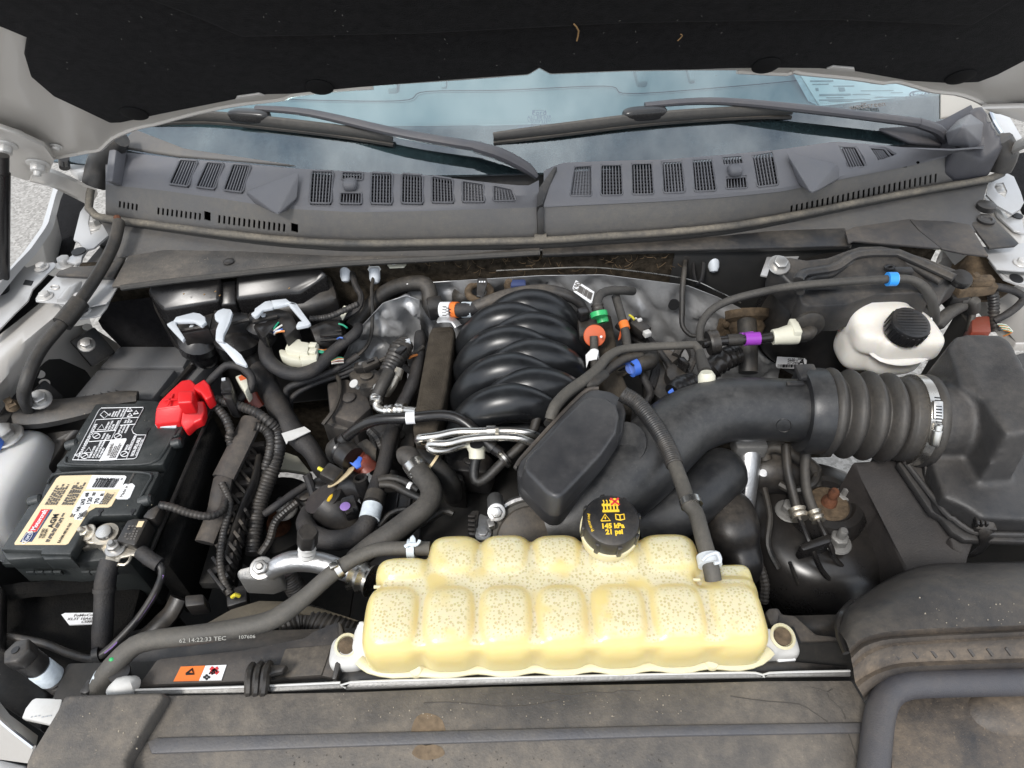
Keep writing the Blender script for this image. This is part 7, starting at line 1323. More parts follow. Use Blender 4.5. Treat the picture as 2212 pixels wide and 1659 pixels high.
# saddle around the filler neck
add(ct, 'neck_saddle', prism([C8(x, y, 1.163) for x, y in [(1465, 232), (1560, 240), (1850, 230), (1965, 215), (1985, 470), (2010, 515), (1940, 540), (1500, 530), (1478, 500)]], .012, .003), 'tankseam') if False else None
cc_ = C8(1712, 168, 1.190); cax = Vector((0, -.13, 1)).normalized()
add(ct, 'filler_neck', lathe([(.030, -.04), (.033, -.03), (.034, -.014), (.036, -.012), (.036, -.006), (.030, -.004)], cc_, cax, 40), 'tankseam')
cap_ = add(ct, 'pressure_cap', lathe([(.0335, -.012), (.0342, -.006), (.0342, .014), (.032, .0185), (.028, .020)], cc_, cax, 64), 'blk', ang=30)
for k in range(8): an = (k + .25) * math.pi / 4; d_ = Vector((1, 0, 0)) * math.cos(an) + cax.cross(Vector((1, 0, 0))) * math.sin(an); add(cap_, 'grip_rib', boxab(cc_ + d_ * .0342 - cax * .009, cc_ + d_ * .0342 + cax * .015, .006, .005, .0015, up=d_), 'blk')
pr = nb(); prr = nb(); cy_ = cax.cross(Vector((1, 0, 0))).normalized(); cx_ = Vector((1, 0, 0)); o0 = cc_ + cax * .0204
def cp3(u, v): return o0 + cx_ * u + cy_ * v
merge(pr, text('145 kPa', .0085, frame(cp3(0, -.0115), cx_, cax), .0002, 'CENTER', bold=.0004)); merge(pr, text('21 psi', .0085, frame(cp3(0.001, -.019), cx_, cax), .0002, 'CENTER', bold=.0004))
for pts in ([(-.013, -.002), (-.0075, .0065), (-.002, -.002), (-.013, -.002)], [(-.0075, .000), (-.0075, .003)], [(.005, -.0005), (.005, .006), (.010, .005), (.015, .006), (.015, -.0005), (.010, -.0015), (.005, -.0005)], [(.010, .005), (.010, -.0015)]): merge(pr, tube([cp3(*q) for q in pts], .0008, 4, lin=True))
for k in range(5): merge(pr, boxab(cp3(-.008 + .004 * k, .011), cp3(-.008 + .004 * k, .019), .0018, .0006, up=cax))
merge(pr, boxab(cp3(-.010, .0105), cp3(.010, .0105), .003, .0006, up=cax)); merge(pr, boxab(cp3(-.010, .0185), cp3(.010, .0185), .003, .0006, up=cax))
for k in range(3): merge(pr, tube([cp3(-.008 + .004 * k, .020), cp3(-.007 + .004 * k, .0225), cp3(-.008 + .004 * k, .025)], .0007, 4))
for k, ch in enumerate('Pressurised'): an = math.pi * 1.18 - k * .075; merge(pr, text(ch, .0052, frame(cp3(.026 * math.cos(an), .026 * math.sin(an)), (cx_ * math.sin(an) - cy_ * math.cos(an)), cax), .0002))
for a_, b2 in (((.001, .018), (.011, .027)), ((.011, .018), (.001, .027))): merge(prr, boxab(cp3(*a_), cp3(*b2), .0024, .0008, up=cax))
merge(pr, disc2 := lathe([(.005, 0), (.005, .0003)], cp3(.006, .022), cax, 12))
add(cap_, 'cap_print', pr, 'inky'); add(cap_, 'red_cross', prr, 'inkr')
# overflow hose with braid, right of the cap
oh = thing('overflow_hose', 'hose with braided sleeve arching from the resonator to the tank', 'hose', C9(200, 300, 1.1))
pp = [C5(1790, 930, 1.175), C5(1880, 990, 1.17), C5(1970, 1100, 1.165), C5(2060, 1250, 1.16), C5(2110, 1370, 1.16), C5(2160, 1500, 1.16), C5(2200, 1620, 1.16), C9(185, 80, 1.16), C9(230, 240, 1.16), C9(275, 400, 1.155), C9(295, 500, 1.145)]
add(oh, 'hose', tube(pp, .0105, 16, flat=(1, .95)), 'hose'); add(oh, 'braided_sleeve', tube(pp[:5], .0115, 18, ribs=(.0035, .0008)), 'loom')
add(oh, 'clamp', tube([C9(150, 5, 1.16), C9(162, 42, 1.16)], .0142, 18), 'steel'); cl2 = add(oh, 'spring_clamp', tube([C9(262, 350, 1.156), C9(275, 410, 1.155)], .0145, 18), 'white'); add(cl2, 'clamp_ear', tube(PP(C9, [(225, 380, 1.17), (250, 350, 1.172), (310, 330, 1.172), (330, 350, 1.172), (335, 385, 1.17), (300, 395, 1.17)]), .0025, 6), 'white')
# ================================================================== RIGHT-HAND BAY
st_ = thing('strut_tower', 'black suspension tower with three nuts and rusty centre stud', 'strut tower', B6(850, 800, .8))
tw = B6(830, 700, .93); add(st_, 'dome', lathe([(.150, -.22), (.145, -.08), (.128, -.02), (.105, 0), (.06, .004), (.0, .004)], tw, UP, 40), 'blkgloss', ang=60)
tp = B6(820, 650, .94); add(st_, 'boss', lathe([(.062, -.004), (.062, .012), (.052, .026), (.040, .028), (.036, .020), (.0, .018)], tp, UP, 36), 'blkgloss'); add(st_, 'rusty_cup', lathe([(.034, 0), (.030, .004), (.0, .003)], tp + Vector((0, 0, .019)), UP, 24), 'rustd'); add(st_, 'rusty_stud', lathe([(.013, 0), (.011, .012), (.007, .018), (.009, .030), (.006, .036)], tp + Vector((0, 0, .02)), UP, 14), 'rust')
for x, y in ((965, 560), (925, 930), (510, 660)): bolt(st_, B6(x, y, .945), UP, .0145, 'alub', 'nut', stud=.034, h=.9)
bb_ = thing('line_bracket', 'black clip block holding two brake lines on the tower', 'clip', B6(750, 910, .95)); add(bb_, 'block', prism(PP(B6, [(600, 950), (690, 905), (860, 840), (895, 890), (880, 925), (640, 1000)], .985), .03, .004), 'blkgloss')
for lab, pp, pp2 in (('dark brake hose with crimped end on the strut tower side', [(485, 80, 1.04), (500, 300, 1.02), (545, 500, 1.0), (580, 640, .985)], [(580, 650, .985), (650, 830, .98), (720, 1000, .97), (820, 1200, .93), (1050, 1400, .88)]), ('grey brake hose with crimped end over the tower boss', [(660, 150, 1.04), (650, 300, 1.02), (670, 500, 1.0), (730, 660, .985)], [(730, 660, .985), (820, 850, .98), (880, 980, .97), (920, 1080, .94), (1180, 1340, .88)])):
    t = thing('brake_hose', lab, 'hose', B6(*pp[-1])); add(t, 'hose', tube([B6(*q) for q in pp], .009 if 'dark' in lab else .0095, 12, flat=(1, .8)), 'rubber' if 'dark' in lab else 'rubberd'); add(t, 'line', tube([B6(*q) for q in pp2], .0045, 8), 'blkgloss'); e = B6(*pp[-1]); f_ = B6(*pp2[1]); add(t, 'crimp', tube([e, e.lerp(f_, .45)], .0115 if 'dark' in lab else .009, 12, ribs=(.009, .003)), 'nickel')
ss = thing('steering_shaft', 'slotted silver steering shaft below the intake tube', 'shaft', B6(130, 600, .9)); add(ss, 'yoke', box(B6(165, 95, 1.03), (.052, .03, .03), 0, .005), 'alub'); add(ss, 'shaft', tube(PP(B6, [(165, 130, 1.02), (150, 300, 1.0), (120, 600, .96), (100, 800, .93)]), [.020, .020, .018, .018], 18), 'alu'); add(ss, 'groove', tube(PP(B6, [(130, 410, 1.005), (110, 560, .985), (100, 650, .975)]), .003, 6), 'ink')
su = thing('steering_column_joint', 'rusty steering column boot and upper shaft at the firewall', 'shaft', C6(500, 500, 1.0)); add(su, 'flange_plate', box(G(1605, 700, y=.69), (.10, .01, .08), 0, .004), 'rustd'); add(su, 'boot', lathe([(.042, 0), (.040, .015), (.030, .022), (.034, .032), (.028, .045), (.020, .05)], G(1612, 672, y=.685), Vector((0, -.75, -.65)), 28), 'rustd'); bolt(su, G(1573, 697, y=.682), (0, -1, .1), .008, 'rustd', h=.5)
add(su, 'upper_shaft', tube([C6(500, 480, 1.05), C6(508, 620, 1.03), C6(510, 800, 1.0)], .0175, 16), 'rubber')
# ------------------------------------------------------------------ brake booster
bo = thing('brake_booster', 'big black round brake booster with white bar code sticker', 'brake booster', G(1780, 800, y=.60))
bc = G(1790, 705, y=.655); bax = Vector((0, -1, .12)).normalized()
add(bo, 'shell', lathe([(.122, -.06), (.128, -.05), (.128, -.03), (.122, -.01), (.114, .02), (.096, .035), (.060, .044), (.0, .046)], bc, bax, 56), 'blk', ang=60); add(bo, 'rim_band', lathe([(.125, -.052), (.133, -.05), (.133, -.036), (.125, -.034)], bc, bax, 56), 'blkgloss')
sp0 = bc + bax * .052
bl_ = (bc + bax * .037, bax)
def BL(px, py, o_=0): return G(px, py, plane=(bl_[0] + bax * o_, bax))
stq = [(688, 702), (868, 712), (866, 776), (680, 768)]
s_ = add(bo, 'bar_code_sticker', prism([C6(x, y, None, plane=(bl_[0] + bax * .012, bax)) for x, y in [(690, 702), (860, 712), (872, 725), (864, 776), (690, 770), (680, 755)]], .0012, direction=-bax), 'paper')
pr = nb(); PLB = (bl_[0] + bax * .0125, bax); random.seed(2)
for k in range(22): merge(pr, boxab(C6(694 + 6.3 * k, 748, None, plane=PLB), C6(692 + 6.3 * k, 768, None, plane=PLB), random.choice((.0008, .0014, .002)), .0004, up=bax))
xb = Vector((1, 0, 0))
merge(pr, text('A', .017, frame(C6(818, 748, None, plane=PLB), xb, bax), .0003, bold=.0006)); merge(pr, text('KL34 - 2005 - AA', .0062, frame(C6(752, 722, None, plane=PLB), xb, bax), .0003)); merge(pr, text('6F9989 A', .005, frame(C6(752, 732, None, plane=PLB), xb, bax), .0003)); merge(pr, text('2K7 2F888', .005, frame(C6(750, 745, None, plane=PLB), xb, bax), .0003))
add(s_, 'sticker_print', pr, 'ink')
# vacuum line to the booster
vl = thing('vacuum_line', 'black vacuum line with purple tape, check valve disc and cream fitting', 'hose', C6(500, 590, 1.05))
pp = PP(C6, [(230, 620, 1.12), (330, 605, 1.122), (480, 595, 1.125), (600, 588, 1.125), (680, 575, 1.125)]); add(vl, 'hose', tube(pp, .0085, 14), 'blkgloss'); add(vl, 'valve_disc', tube(PP(C6, [(262, 618, 1.12), (322, 606, 1.122)]), .021, 24), 'blk'); add(vl, 'valve_ridge', tube(PP(C6, [(278, 615, 1.12), (292, 612, 1.121)]), .0225, 24), 'blk'); add(vl, 'sleeve', tube(PP(C6, [(380, 600, 1.123), (470, 594, 1.124)]), .0105, 14), 'rubber')
add(vl, 'purple_tape', tube(PP(C6, [(486, 592, 1.125), (578, 588, 1.125)]), .0112, 18), 'purple'); add(vl, 'tape_tail', prism(PP(C6, [(455, 555, 1.128), (540, 543, 1.13), (560, 568, 1.13), (470, 575, 1.128)]), .001), 'purple')
add(vl, 'cream_fitting', tube(PP(C6, [(660, 580, 1.125), (700, 575, 1.126), (760, 565, 1.126), (805, 560, 1.126)]), [.013, .014, .017, .0175], 18), 'cream'); add(vl, 'fitting_wing', box(C6(790, 545, 1.13), (.014, .034, .03), 0, .003), 'cream'); add(vl, 'elbow', tube(PP(C6, [(800, 565, 1.126), (860, 565, 1.125), (888, 540, 1.125), (880, 505, 1.115)]), .0125, 14), 'rubber'); add(vl, 'grommet', lathe([(.026, 0), (.026, .006), (.018, .010)], G(1745, 700, y=.535), bax, 24), 'rubber')
vh = thing('vacuum_hose', 'long thin dusty hose with bright blue ring arching over the booster', 'hose', C6(700, 280, 1.1)); pp = PP(C6, [(215, 615, 1.125), (212, 540, 1.13), (235, 470, 1.135), (300, 400, 1.145), (420, 345, 1.155), (600, 300, 1.175), (800, 265, 1.20), (1100, 238, 1.205), (1370, 222, 1.205), (1500, 222, 1.20), (1580, 260, 1.19), (1630, 330, 1.17), (1655, 420, 1.14), (1655, 500, 1.11)])
add(vh, 'hose', tube(pp, [.0068] * 10 + [.008, .0095, .0095, .008], 12), 'rubberd'); add(vh, 'blue_ring', tube([C6(1368, 222, 1.205), C6(1422, 221, 1.205)], .0115, 22), 'bluel'); add(vh, 'ring_groove', tube([C6(1408, 221, 1.205), C6(1426, 221, 1.205)], .0105, 22), 'cream'); add(vh, 'tape_edge', tube(PP(C6, [(1640, 400, 1.145), (1650, 420, 1.14), (1630, 500, 1.12)]), .0022, 6), 'paper')
# ------------------------------------------------------------------ brake shield cover
bs = thing('brake_cover', 'dusty black moulded cover above the booster with zinc bolt on tab', 'cover', C6(1200, 250, 1.05))
fo_ = [(655, 140), (650, 110), (690, 85), (770, 82), (870, 100), (1000, 85), (1120, 40), (1200, 15), (1330, 12), (1430, 30), (1620, 90), (1800, 160), (1840, 195), (1770, 250), (1745, 280), (1690, 380), (1640, 350), (1580, 305), (1420, 300), (1260, 315), (1120, 380), (1050, 392), (880, 388), (840, 370), (810, 290), (720, 200)]
add(bs, 'shell', prism([C6(x, y, 1.205 - (y - 12) * .00012) for x, y in fo_], .05, .006, 3), 'blkd')
add(bs, 'upper_ridge', tube([C6(x, y, 1.200) for x, y in [(820, 230), (850, 185), (1000, 160), (1060, 140), (1180, 70), (1400, 60), (1480, 80), (1780, 215)]], .009, 10, flat=(.7, 1)), 'blkd'); add(bs, 'lower_ridge', tube([C6(x, y, 1.188) for x, y in [(830, 300), (860, 240), (900, 205), (1010, 190), (1100, 140), (1200, 105), (1400, 98), (1500, 130), (1700, 240)]], .007, 10), 'blkd')
add(bs, 'front_face', prism([C6(x, y, 1.172) for x, y in [(820, 310), (870, 270), (1100, 235), (1400, 240), (1560, 260), (1640, 340), (1560, 300), (1300, 312), (1120, 378), (880, 386), (840, 365)]], .06, .004), 'blkd'); add(bs, 'eyelet', tube([C6(1385 + 26 * math.cos(a), 150 + 12 * math.sin(a), 1.192) for a in [i * math.pi / 6 for i in range(13)]], .003, 6), 'blk')
add(bs, 'line_holder', box(C6(1465, 175, 1.195), (.03, .014, .012), .0, .003), 'blkd'); bolt(bs, C6(698, 137, 1.192), (0, -.4, .9), .0125, 'bolt', h=.7); add(bs, 'push_pin', lathe([(.018, 0), (.0185, .006), (.016, .011), (.0, .012)], C6(1812, 232, 1.18), Vector((0, -.25, 1)), 28), 'blkgloss')
bt2 = thing('shield_tab', 'pale body tab behind the brake cover bolt', 'bracket', C6(700, 120, 1.12)); add(bt2, 'tab', prism(PP(C6, [(585, 195), (625, 85), (640, 75), (820, 65), (825, 80), (760, 180), (640, 205)], 1.135), .004, .001), 'paintw')
# ------------------------------------------------------------------ brake fluid reservoir
br_ = thing('brake_reservoir', 'off-white brake fluid reservoir with ribbed black screw cap', 'reservoir', C6(1350, 700, 1.0))
parts_ = [sbox(C6(1285, 450, 1.118), (.112, .088, .070), 3.6), sbox(C6(1465, 585, 1.112), (.112, .082, .056), 4.2), sbox(C6(1375, 525, 1.112), (.140, .100, .056), 4), sbox(C6(1235, 620, 1.075), (.095, .08, .085), 3.2), sbox(C6(1390, 675, 1.070), (.10, .07, .07), 3)]
add(br_, 'reservoir_body', blend(parts_, .0033, 8, .5), 'tankw')
add(br_, 'weld_flange', tube([C6(x, y, z_) for x, y, z_ in [(1100, 420, 1.118), (1120, 470, 1.112), (1200, 570, 1.104), (1270, 650, 1.10), (1340, 705, 1.098), (1450, 725, 1.098), (1560, 705, 1.10), (1640, 660, 1.10)]], .007, 8, flat=(.6, 1.5)), 'tankw')
cc2 = C6(1475, 535, 1.148); cax2 = Vector((.08, -.22, 1)).normalized(); add(br_, 'screw_cap', lathe([(.0305, -.008), (.0315, 0), (.0315, .018), (.030, .021), (.027, .022), (.0, .022)], cc2, cax2, 64), 'blk', ang=30)
for k in range(22): an = k * 2 * math.pi / 22; d_ = (Vector((1, 0, -.08)).normalized() * math.cos(an) + cax2.cross(Vector((1, 0, -.08)).normalized()) * math.sin(an)); add(br_, 'grip_rib', boxab(cc2 + d_ * .0317 - cax2 * .004, cc2 + d_ * .0317 + cax2 * .017, .0038, .0022, .0006, up=d_), 'blk')
pr = nb(); cxx = Vector((1, 0, -.08)).normalized(); cyy = cax2.cross(cxx)
for k in range(9):
    w_ = math.sqrt(max(0, .025 ** 2 - (.0058 * (k - 4)) ** 2))
    if w_ > .004: merge(pr, boxab(cc2 + cax2 * .0224 + cyy * .0058 * (k - 4) - cxx * w_, cc2 + cax2 * .0224 + cyy * .0058 * (k - 4) + cxx * w_, .0022, .0008, up=cax2))
add(br_, 'cap_ribs', pr, 'blk')
# stuff right of the reservoir
wh = thing('relay_bracket', 'brown dusty connector block at the end of the brake cover', 'connector', B7(1450, 900, 1.08)); add(wh, 'block', boxab(B7(1180, 930, 1.11), B7(1600, 880, 1.11), .026, .022, .004), 'rustd'); add(wh, 'upper_lug', box(B7(1470, 820, 1.13), (.04, .018, .016), 0, .003), 'rustd'); add(wh, 'lug_prong', box(B7(1390, 810, 1.13), (.012, .012, .026), .2, .002), 'rustd'); add(wh, 'dark_socket', box(B7(1180, 1010, 1.09), (.035, .03, .03), .1, .004), 'blk')
harness('taped loom curving away from the brown connector block', [B7(1610, 880, 1.11), B7(1720, 900, 1.11), B7(1850, 940, 1.10), B7(1930, 1010, 1.09), B7(1850, 1110, 1.08), B7(1720, 1200, 1.07), B7(1620, 1250, 1.06)], .0095); harness('ribbed loom dropping behind the air box dome', [B7(1590, 930, 1.10), B7(1610, 1050, 1.08), B7(1610, 1200, 1.06), B7(1630, 1370, 1.04)], .012, 'loom', 0, (.007, .0016))
t = thing('sensor_boot', 'grey rubber right-angle boot beside the loom', 'connector', B7(1330, 1060, 1.05)); add(t, 'boot', tube(PP(B7, [(1230, 1030, 1.09), (1340, 1020, 1.09), (1395, 1050, 1.09), (1390, 1140, 1.07)]), .011, 12), 'rubberd'); add(t, 'lead', tube(PP(B7, [(1385, 1140, 1.07), (1375, 1210, 1.06), (1340, 1370, 1.04)]), .006, 10), 'rubber')
t = thing('drain_elbow', 'grey rubber elbow tube behind the reservoir cap', 'hose', B7(1100, 1200, 1.05)); add(t, 'elbow', tube(PP(B7, [(965, 1290, 1.06), (1010, 1280, 1.065), (1100, 1190, 1.075), (1200, 1120, 1.08), (1280, 1090, 1.08)]), [.011, .013, .012, .012, .010], 12), 'rubberd')
t = thing('red_module', 'brown-red electrical module behind the air box dome', 'module', B7(1470, 1280, 1.0)); add(t, 'module', prism([B7(x, y, 1.06) for x, y in [(1370, 1230), (1420, 1200), (1570, 1190), (1590, 1370), (1370, 1370)]], .04, .004), 'brownred')
t = thing('bare_wires', 'spray of thin bare coloured wires above the air box dome', 'wires', B7(1750, 1350, 1.02))
for k in range(9): add(t, 'wire', tube([B7(1650 + 8 * k, 1290 + 8 * k, 1.06), B7(1740 + 8 * k, 1300 + 10 * k, 1.065), B7(1810 - 12 * k, 1370 + 6 * k, 1.05)], .0014, 5), ('wire_w', 'wire_g', 'wire_o')[k % 3])
# right body corner
rf = thing('fender', 'pale painted fender corner with oval hole beyond the brake cover', 'fender', B7(1700, 600, 1.0))
add(rf, 'top_plate', prism([B7(x, y, 1.142) for x, y in [(1480, 460), (1600, 430), (1870, 420), (2300, 330), (2300, 720), (1900, 712), (1640, 690), (1560, 580)]], .004, .0012), 'paintw'); add(rf, 'lower_plate', prism([B7(x, y, 1.125) for x, y in [(1560, 600), (1640, 700), (1900, 720), (2300, 730), (2300, 870), (1850, 850), (1720, 800), (1620, 680)]], .004, .0012), 'paintw')
add(rf, 'oval_hole', prism([B7(1855 + 78 * math.cos(a), 792 + 45 * math.sin(a) + 20 * math.cos(a), 1.1262) for a in [i * math.pi / 8 for i in range(16)]], .001), 'ink'); bolt(rf, B7(1905, 632, 1.1425), UP, .009, 'boltp')
add(rf, 'inner_wall', prism([B7(x, y, z_) for x, y, z_ in [(1010, 580, 1.10), (1040, 470, 1.12), (1480, 480, 1.12), (1600, 680, 1.10), (1720, 820, 1.08), (2000, 900, 1.08), (2200, 1500, .98), (1850, 1500, .98), (1500, 1100, 1.0), (1280, 760, 1.04)]], .02, .004), 'paint'); add(rf, 'rail_side', prism([B7(x, y, 1.165) for x, y in [(1440, 0), (1560, -40), (1880, 300), (2300, 520), (2300, 300), (2000, 150), (1700, -80)]], .01, .002), 'cowlside') if False else None
t = thing('body_grommet', 'brown dirty round grommet in the pale fender wall', 'grommet', B7(1480, 760, 1.06)); add(t, 'grommet', lathe([(.055, 0), (.055, .008), (.042, .014), (.030, .010), (.0, .010)], B7(1490, 760, 1.09), Vector((-.4, -.4, .8)), 32), 'rustd')
hb2 = thing('hinge_bracket', 'silver pressed bracket with oval hole at the corner plate', 'bracket', C3(2100, 1300, 1.12))
add(hb2, 'pressed_plate', plate_hole(PP(C3, [(x, y, 1.165) for x, y in [(2010, 1100), (2090, 1060), (2150, 1090), (2190, 1180), (2212, 1250), (2190, 1290), (2140, 1320), (2050, 1270), (1980, 1200), (1990, 1140)]]), [PP(C3, [(x, y, 1.165) for x, y in [(2040, 1130), (2085, 1125), (2110, 1180), (2095, 1220), (2050, 1190), (2030, 1155)]])], .004), 'paintw'); add(hb2, 'foot_plate', prism(PP(C3, [(1990, 1190), (2050, 1260), (2100, 1350), (2150, 1320), (2190, 1300), (2220, 1440), (2150, 1420), (2050, 1330)], 1.148), .005, .0015), 'paintw'); add(hb2, 'wall_strip', prism(PP(C3, [(1960, 1190), (1990, 1200), (2212, 1450), (2300, 1600), (2180, 1500), (2000, 1310)], 1.14), .006, .001), 'paint'); add(hb2, 'foot_hole', lathe([(.010, 0), (.010, .002)], C3(2170, 1335, 1.1485)), 'ink'); bolt(hb2, C3(2035, 1165, 1.13), UP, .011, 'boltp')
t = thing('chrome_corner', 'bright painted door mirror base corner beyond the cowl end', 'body panel', C3(2120, 780, 1.2)); add(t, 'panel', prism(PP(C3, [(1985, 650), (2020, 640), (2130, 720), (2212, 860), (2140, 850), (2070, 830)], 1.24), .02, .004), 'paintw'); add(t, 'edge', tube(PP(C3, [(1985, 655, 1.25), (2030, 760, 1.245), (2075, 830, 1.24)]), .005, 8), 'chrome')
single('wing_shadow_sheet', 'black sheet as the shadow behind the right hinge bracket', 'liner', prism(PP(C3, [(2100, 960), (2400, 900), (2400, 1400), (2212, 1300), (2100, 1060)], 1.06), .01, .002), 'felt')  # black sheet put in as the shadow inside the wing
single('pillar_trim', 'beige windshield pillar trim strip beside the document sheet', 'trim', prism([wsM(2031, 200, .004), wsM(2031, 258, .004), wsM(2140, 240, .004), wsM(2130, 196, .004)], .01, .002), 'trimb')
# things between manifold and booster
for lab, f, pts, z_, h, m_ in (('black coil plug beside the foil hole', B5, [(680, 560), (800, 545), (930, 690), (900, 740), (820, 730), (700, 640)], 1.08, .03, 'blk'), ('black sloped engine shield plate beside the blue clip', B5, [(880, 860), (1060, 870), (1080, 1000), (1180, 1250), (1250, 1290), (1050, 1400), (900, 1300)], 1.05, .06, 'blkd'), ('black square relay box near the breather fitting', B5, [(1100, 1080), (1190, 1005), (1370, 1140), (1330, 1200), (1190, 1250), (1120, 1150)], 1.07, .04, 'blk'), ('black ribbed plug near the vacuum disc', B5, [(1240, 960), (1300, 930), (1380, 1020), (1340, 1040)], 1.09, .03, 'blkgloss'), ('grey bracket arm behind the blue clip', B5, [(1000, 870), (1060, 870), (1180, 1010), (1280, 930), (1240, 920), (1120, 860)], 1.06, .02, 'blkd2')):
    t = thing('engine_bay_plug', lab, 'plug' if 'plug' in lab else 'cover', f(*pts[0], z_ - h)); add(t, 'body', prism([f(x, y, z_) for x, y in pts], h, .004), m_)
t = thing('quick_connector', 'black elbow quick connector with blue ring beside the breather pipe', 'connector', B5(780, 1060, 1.05)); add(t, 'blue_ring', tube(PP(B5, [(725, 1075, 1.12), (790, 1050, 1.12)]), .0155, 18), 'blue'); add(t, 'ring_slot', boxab(B5(728, 1020, 1.137), B5(760, 1045, 1.137), .003, .002), 'ink'); add(t, 'elbow', tube(PP(B5, [(780, 1050, 1.12), (860, 1020, 1.12), (930, 1000, 1.115), (950, 950, 1.10)]), .014, 14), 'rubber'); add(t, 'steel_stub', tube(PP(B5, [(630, 1120, 1.10), (720, 1080, 1.118)]), .009, 12), 'chrome')
t = thing('quick_connector', 'black connector with blue tab tucked behind the intake tube', 'connector', B5(1250, 1290, 1.05)); add(t, 'body', tube(PP(B5, [(1180, 1330, 1.12), (1270, 1260, 1.12), (1400, 1210, 1.11)]), [.012, .014, .013], 14, ribs=(.012, .002)), 'blk'); add(t, 'blue_tab', prism(PP(B5, [(1130, 1325), (1180, 1282), (1200, 1320), (1190, 1340), (1210, 1362), (1190, 1372)], 1.14), .004, .001), 'blue')
harness('taped cable dropping beside the blue ringed connector', [B5(830, 1080, 1.10), B5(870, 1180, 1.09), B5(920, 1280, 1.08), B5(940, 1360, 1.07), B5(890, 1450, 1.06)], .0085); harness('slim black cable looping down before the foil', [B5(1320, -150, 1.13), B5(1310, 0, 1.13), B5(1290, 200, 1.11), B5(1285, 450, 1.08), B5(1290, 620, 1.06), B5(1380, 720, 1.05), B5(1450, 720, 1.05)], [.0045, .0065, .0075, .0075, .0065, .0055, .005], 'rubber', 0)
t = thing('coil_wires', 'black coil connector with yellow wire beside the orange label hose', 'connector', B5(800, 600, 1.05)); add(t, 'plug', boxab(B5(760, 590, 1.10), B5(900, 700, 1.10), .024, .02, .004), 'blk'); add(t, 'yellow_wire', tube(PP(B5, [(710, 500, 1.10), (745, 520, 1.10), (770, 550, 1.10)]), .0022, 6), 'wire_y'); add(t, 'pale_clip', box(B5(905, 700, 1.11), (.012, .01, .01), .4, .001), 'whiteg'); add(t, 'pale_clip', box(B5(825, 560, 1.11), (.008, .006, .008), .4, .001), 'whiteg')
t = thing('braided_loom', 'grey braided loom running behind the intake tube', 'wire harness', B5(1700, 1000, 1.0)); add(t, 'loom', tube(PP(B5, [(1560, 1120, 1.05), (1650, 1040, 1.06), (1760, 970, 1.06), (1850, 930, 1.05)]), .018, 12, ribs=(.012, .003)), 'blkgloss')
# lower right details
t = thing('shroud_corner', 'dusty grey shroud corner with black slot beside the tank lug', 'shroud', C9(850, 900, 1.0)); add(t, 'panel', prism([C9(x, y, 1.06) for x, y in [(630, 670), (700, 665), (720, 705), (800, 715), (930, 830), (1060, 845), (1110, 960), (1130, 1040), (800, 1045), (700, 900), (650, 800)]], .03, .004), 'blkd2'); add(t, 'slot', boxab(C9(765, 795, 1.064), C9(865, 1015, 1.064), .010, .006, .001), 'ink'); add(t, 'folded_lug', prism([C9(x, y, 1.075) for x, y in [(615, 700), (635, 672), (690, 668), (705, 705), (690, 780), (650, 780)]], .03, .003), 'blkd2'); add(t, 'ledge', boxab(C9(815, 1040, 1.066), C9(1130, 1025, 1.066), .012, .006, .001), 'blkd')
lf = thing('fallen_leaf', 'small green leaf fallen between the brake lines', 'leaf', C9(940, 760, 1.0))
for q in ([(918, 760), (930, 740), (950, 745), (958, 770), (945, 798), (925, 785)], [(945, 755), (955, 735), (972, 740), (965, 765), (950, 770)]):
    c0 = C9(940, 765, 1.012); bm = nb(); c_ = bm.verts.new(c0 + Vector((0, 0, -.004))); vs = [bm.verts.new(C9(x, y, 1.012)) for x, y in q]
    for i in range(len(vs)): bm.faces.new((c_, vs[i], vs[(i + 1) % len(vs)]))
    bmesh.ops.solidify(bm, geom=bm.faces[:], thickness=.0006); add(lf, 'leaf_blade', bm, 'leaf')
t = thing('hose_shield', 'black moulded hose shield between tank and strut tower', 'cover', C9(400, 300, .95)); add(t, 'shield', blend([sbox(C9(390, 170, .98), (.085, .11, .10), 2.6), sbox(C9(455, 340, .96), (.06, .10, .08), 2.6)], .006, 6), 'blk')
t = thing('frame_rail', 'black chassis rail with rust patch deep below the brake lines', 'rail', (.30, .2, .5)); add(t, 'rail', boxab(Vector((.42, -.05, .62)), Vector((.46, .62, .62)), .14, .14, .01), 'flat'); add(t, 'rust_patch', sbox(B6(870, 1350, .80), (.07, .02, .01), 2.5), 'rust')
harness('thin hanging wire beside the strut tower face', [B6(520, 1100, .95), B6(600, 1300, .9), B6(690, 1440, .85), B6(700, 1600, .8)], .004, 'rubber', 0); harness('second thin hanging wire close to the green leaf', [B6(780, 1400, .88), B6(830, 1520, .85), B6(860, 1620, .82)], .004, 'rubber', 0)
t = thing('stabilizer_arm', 'dark suspension arm with pale rivet under the intake tube', 'arm', B6(350, 300, .9)); add(t, 'arm', tube(PP(B6, [(220, 330, .95), (350, 300, .96), (500, 320, .95), (620, 380, .92)]), .04, 16), 'blk'); add(t, 'pale_rivet', lathe([(.007, 0), (.005, .004)], B6(288, 328, 1.0)), 'paper'); add(t, 'bent_hose', tube(PP(B6, [(310, 210, 1.0), (300, 140, 1.01), (380, 100, 1.02), (480, 130, 1.02), (600, 200, 1.01), (720, 300, .99), (740, 430, .97)]), .011, 12), 'rubber')

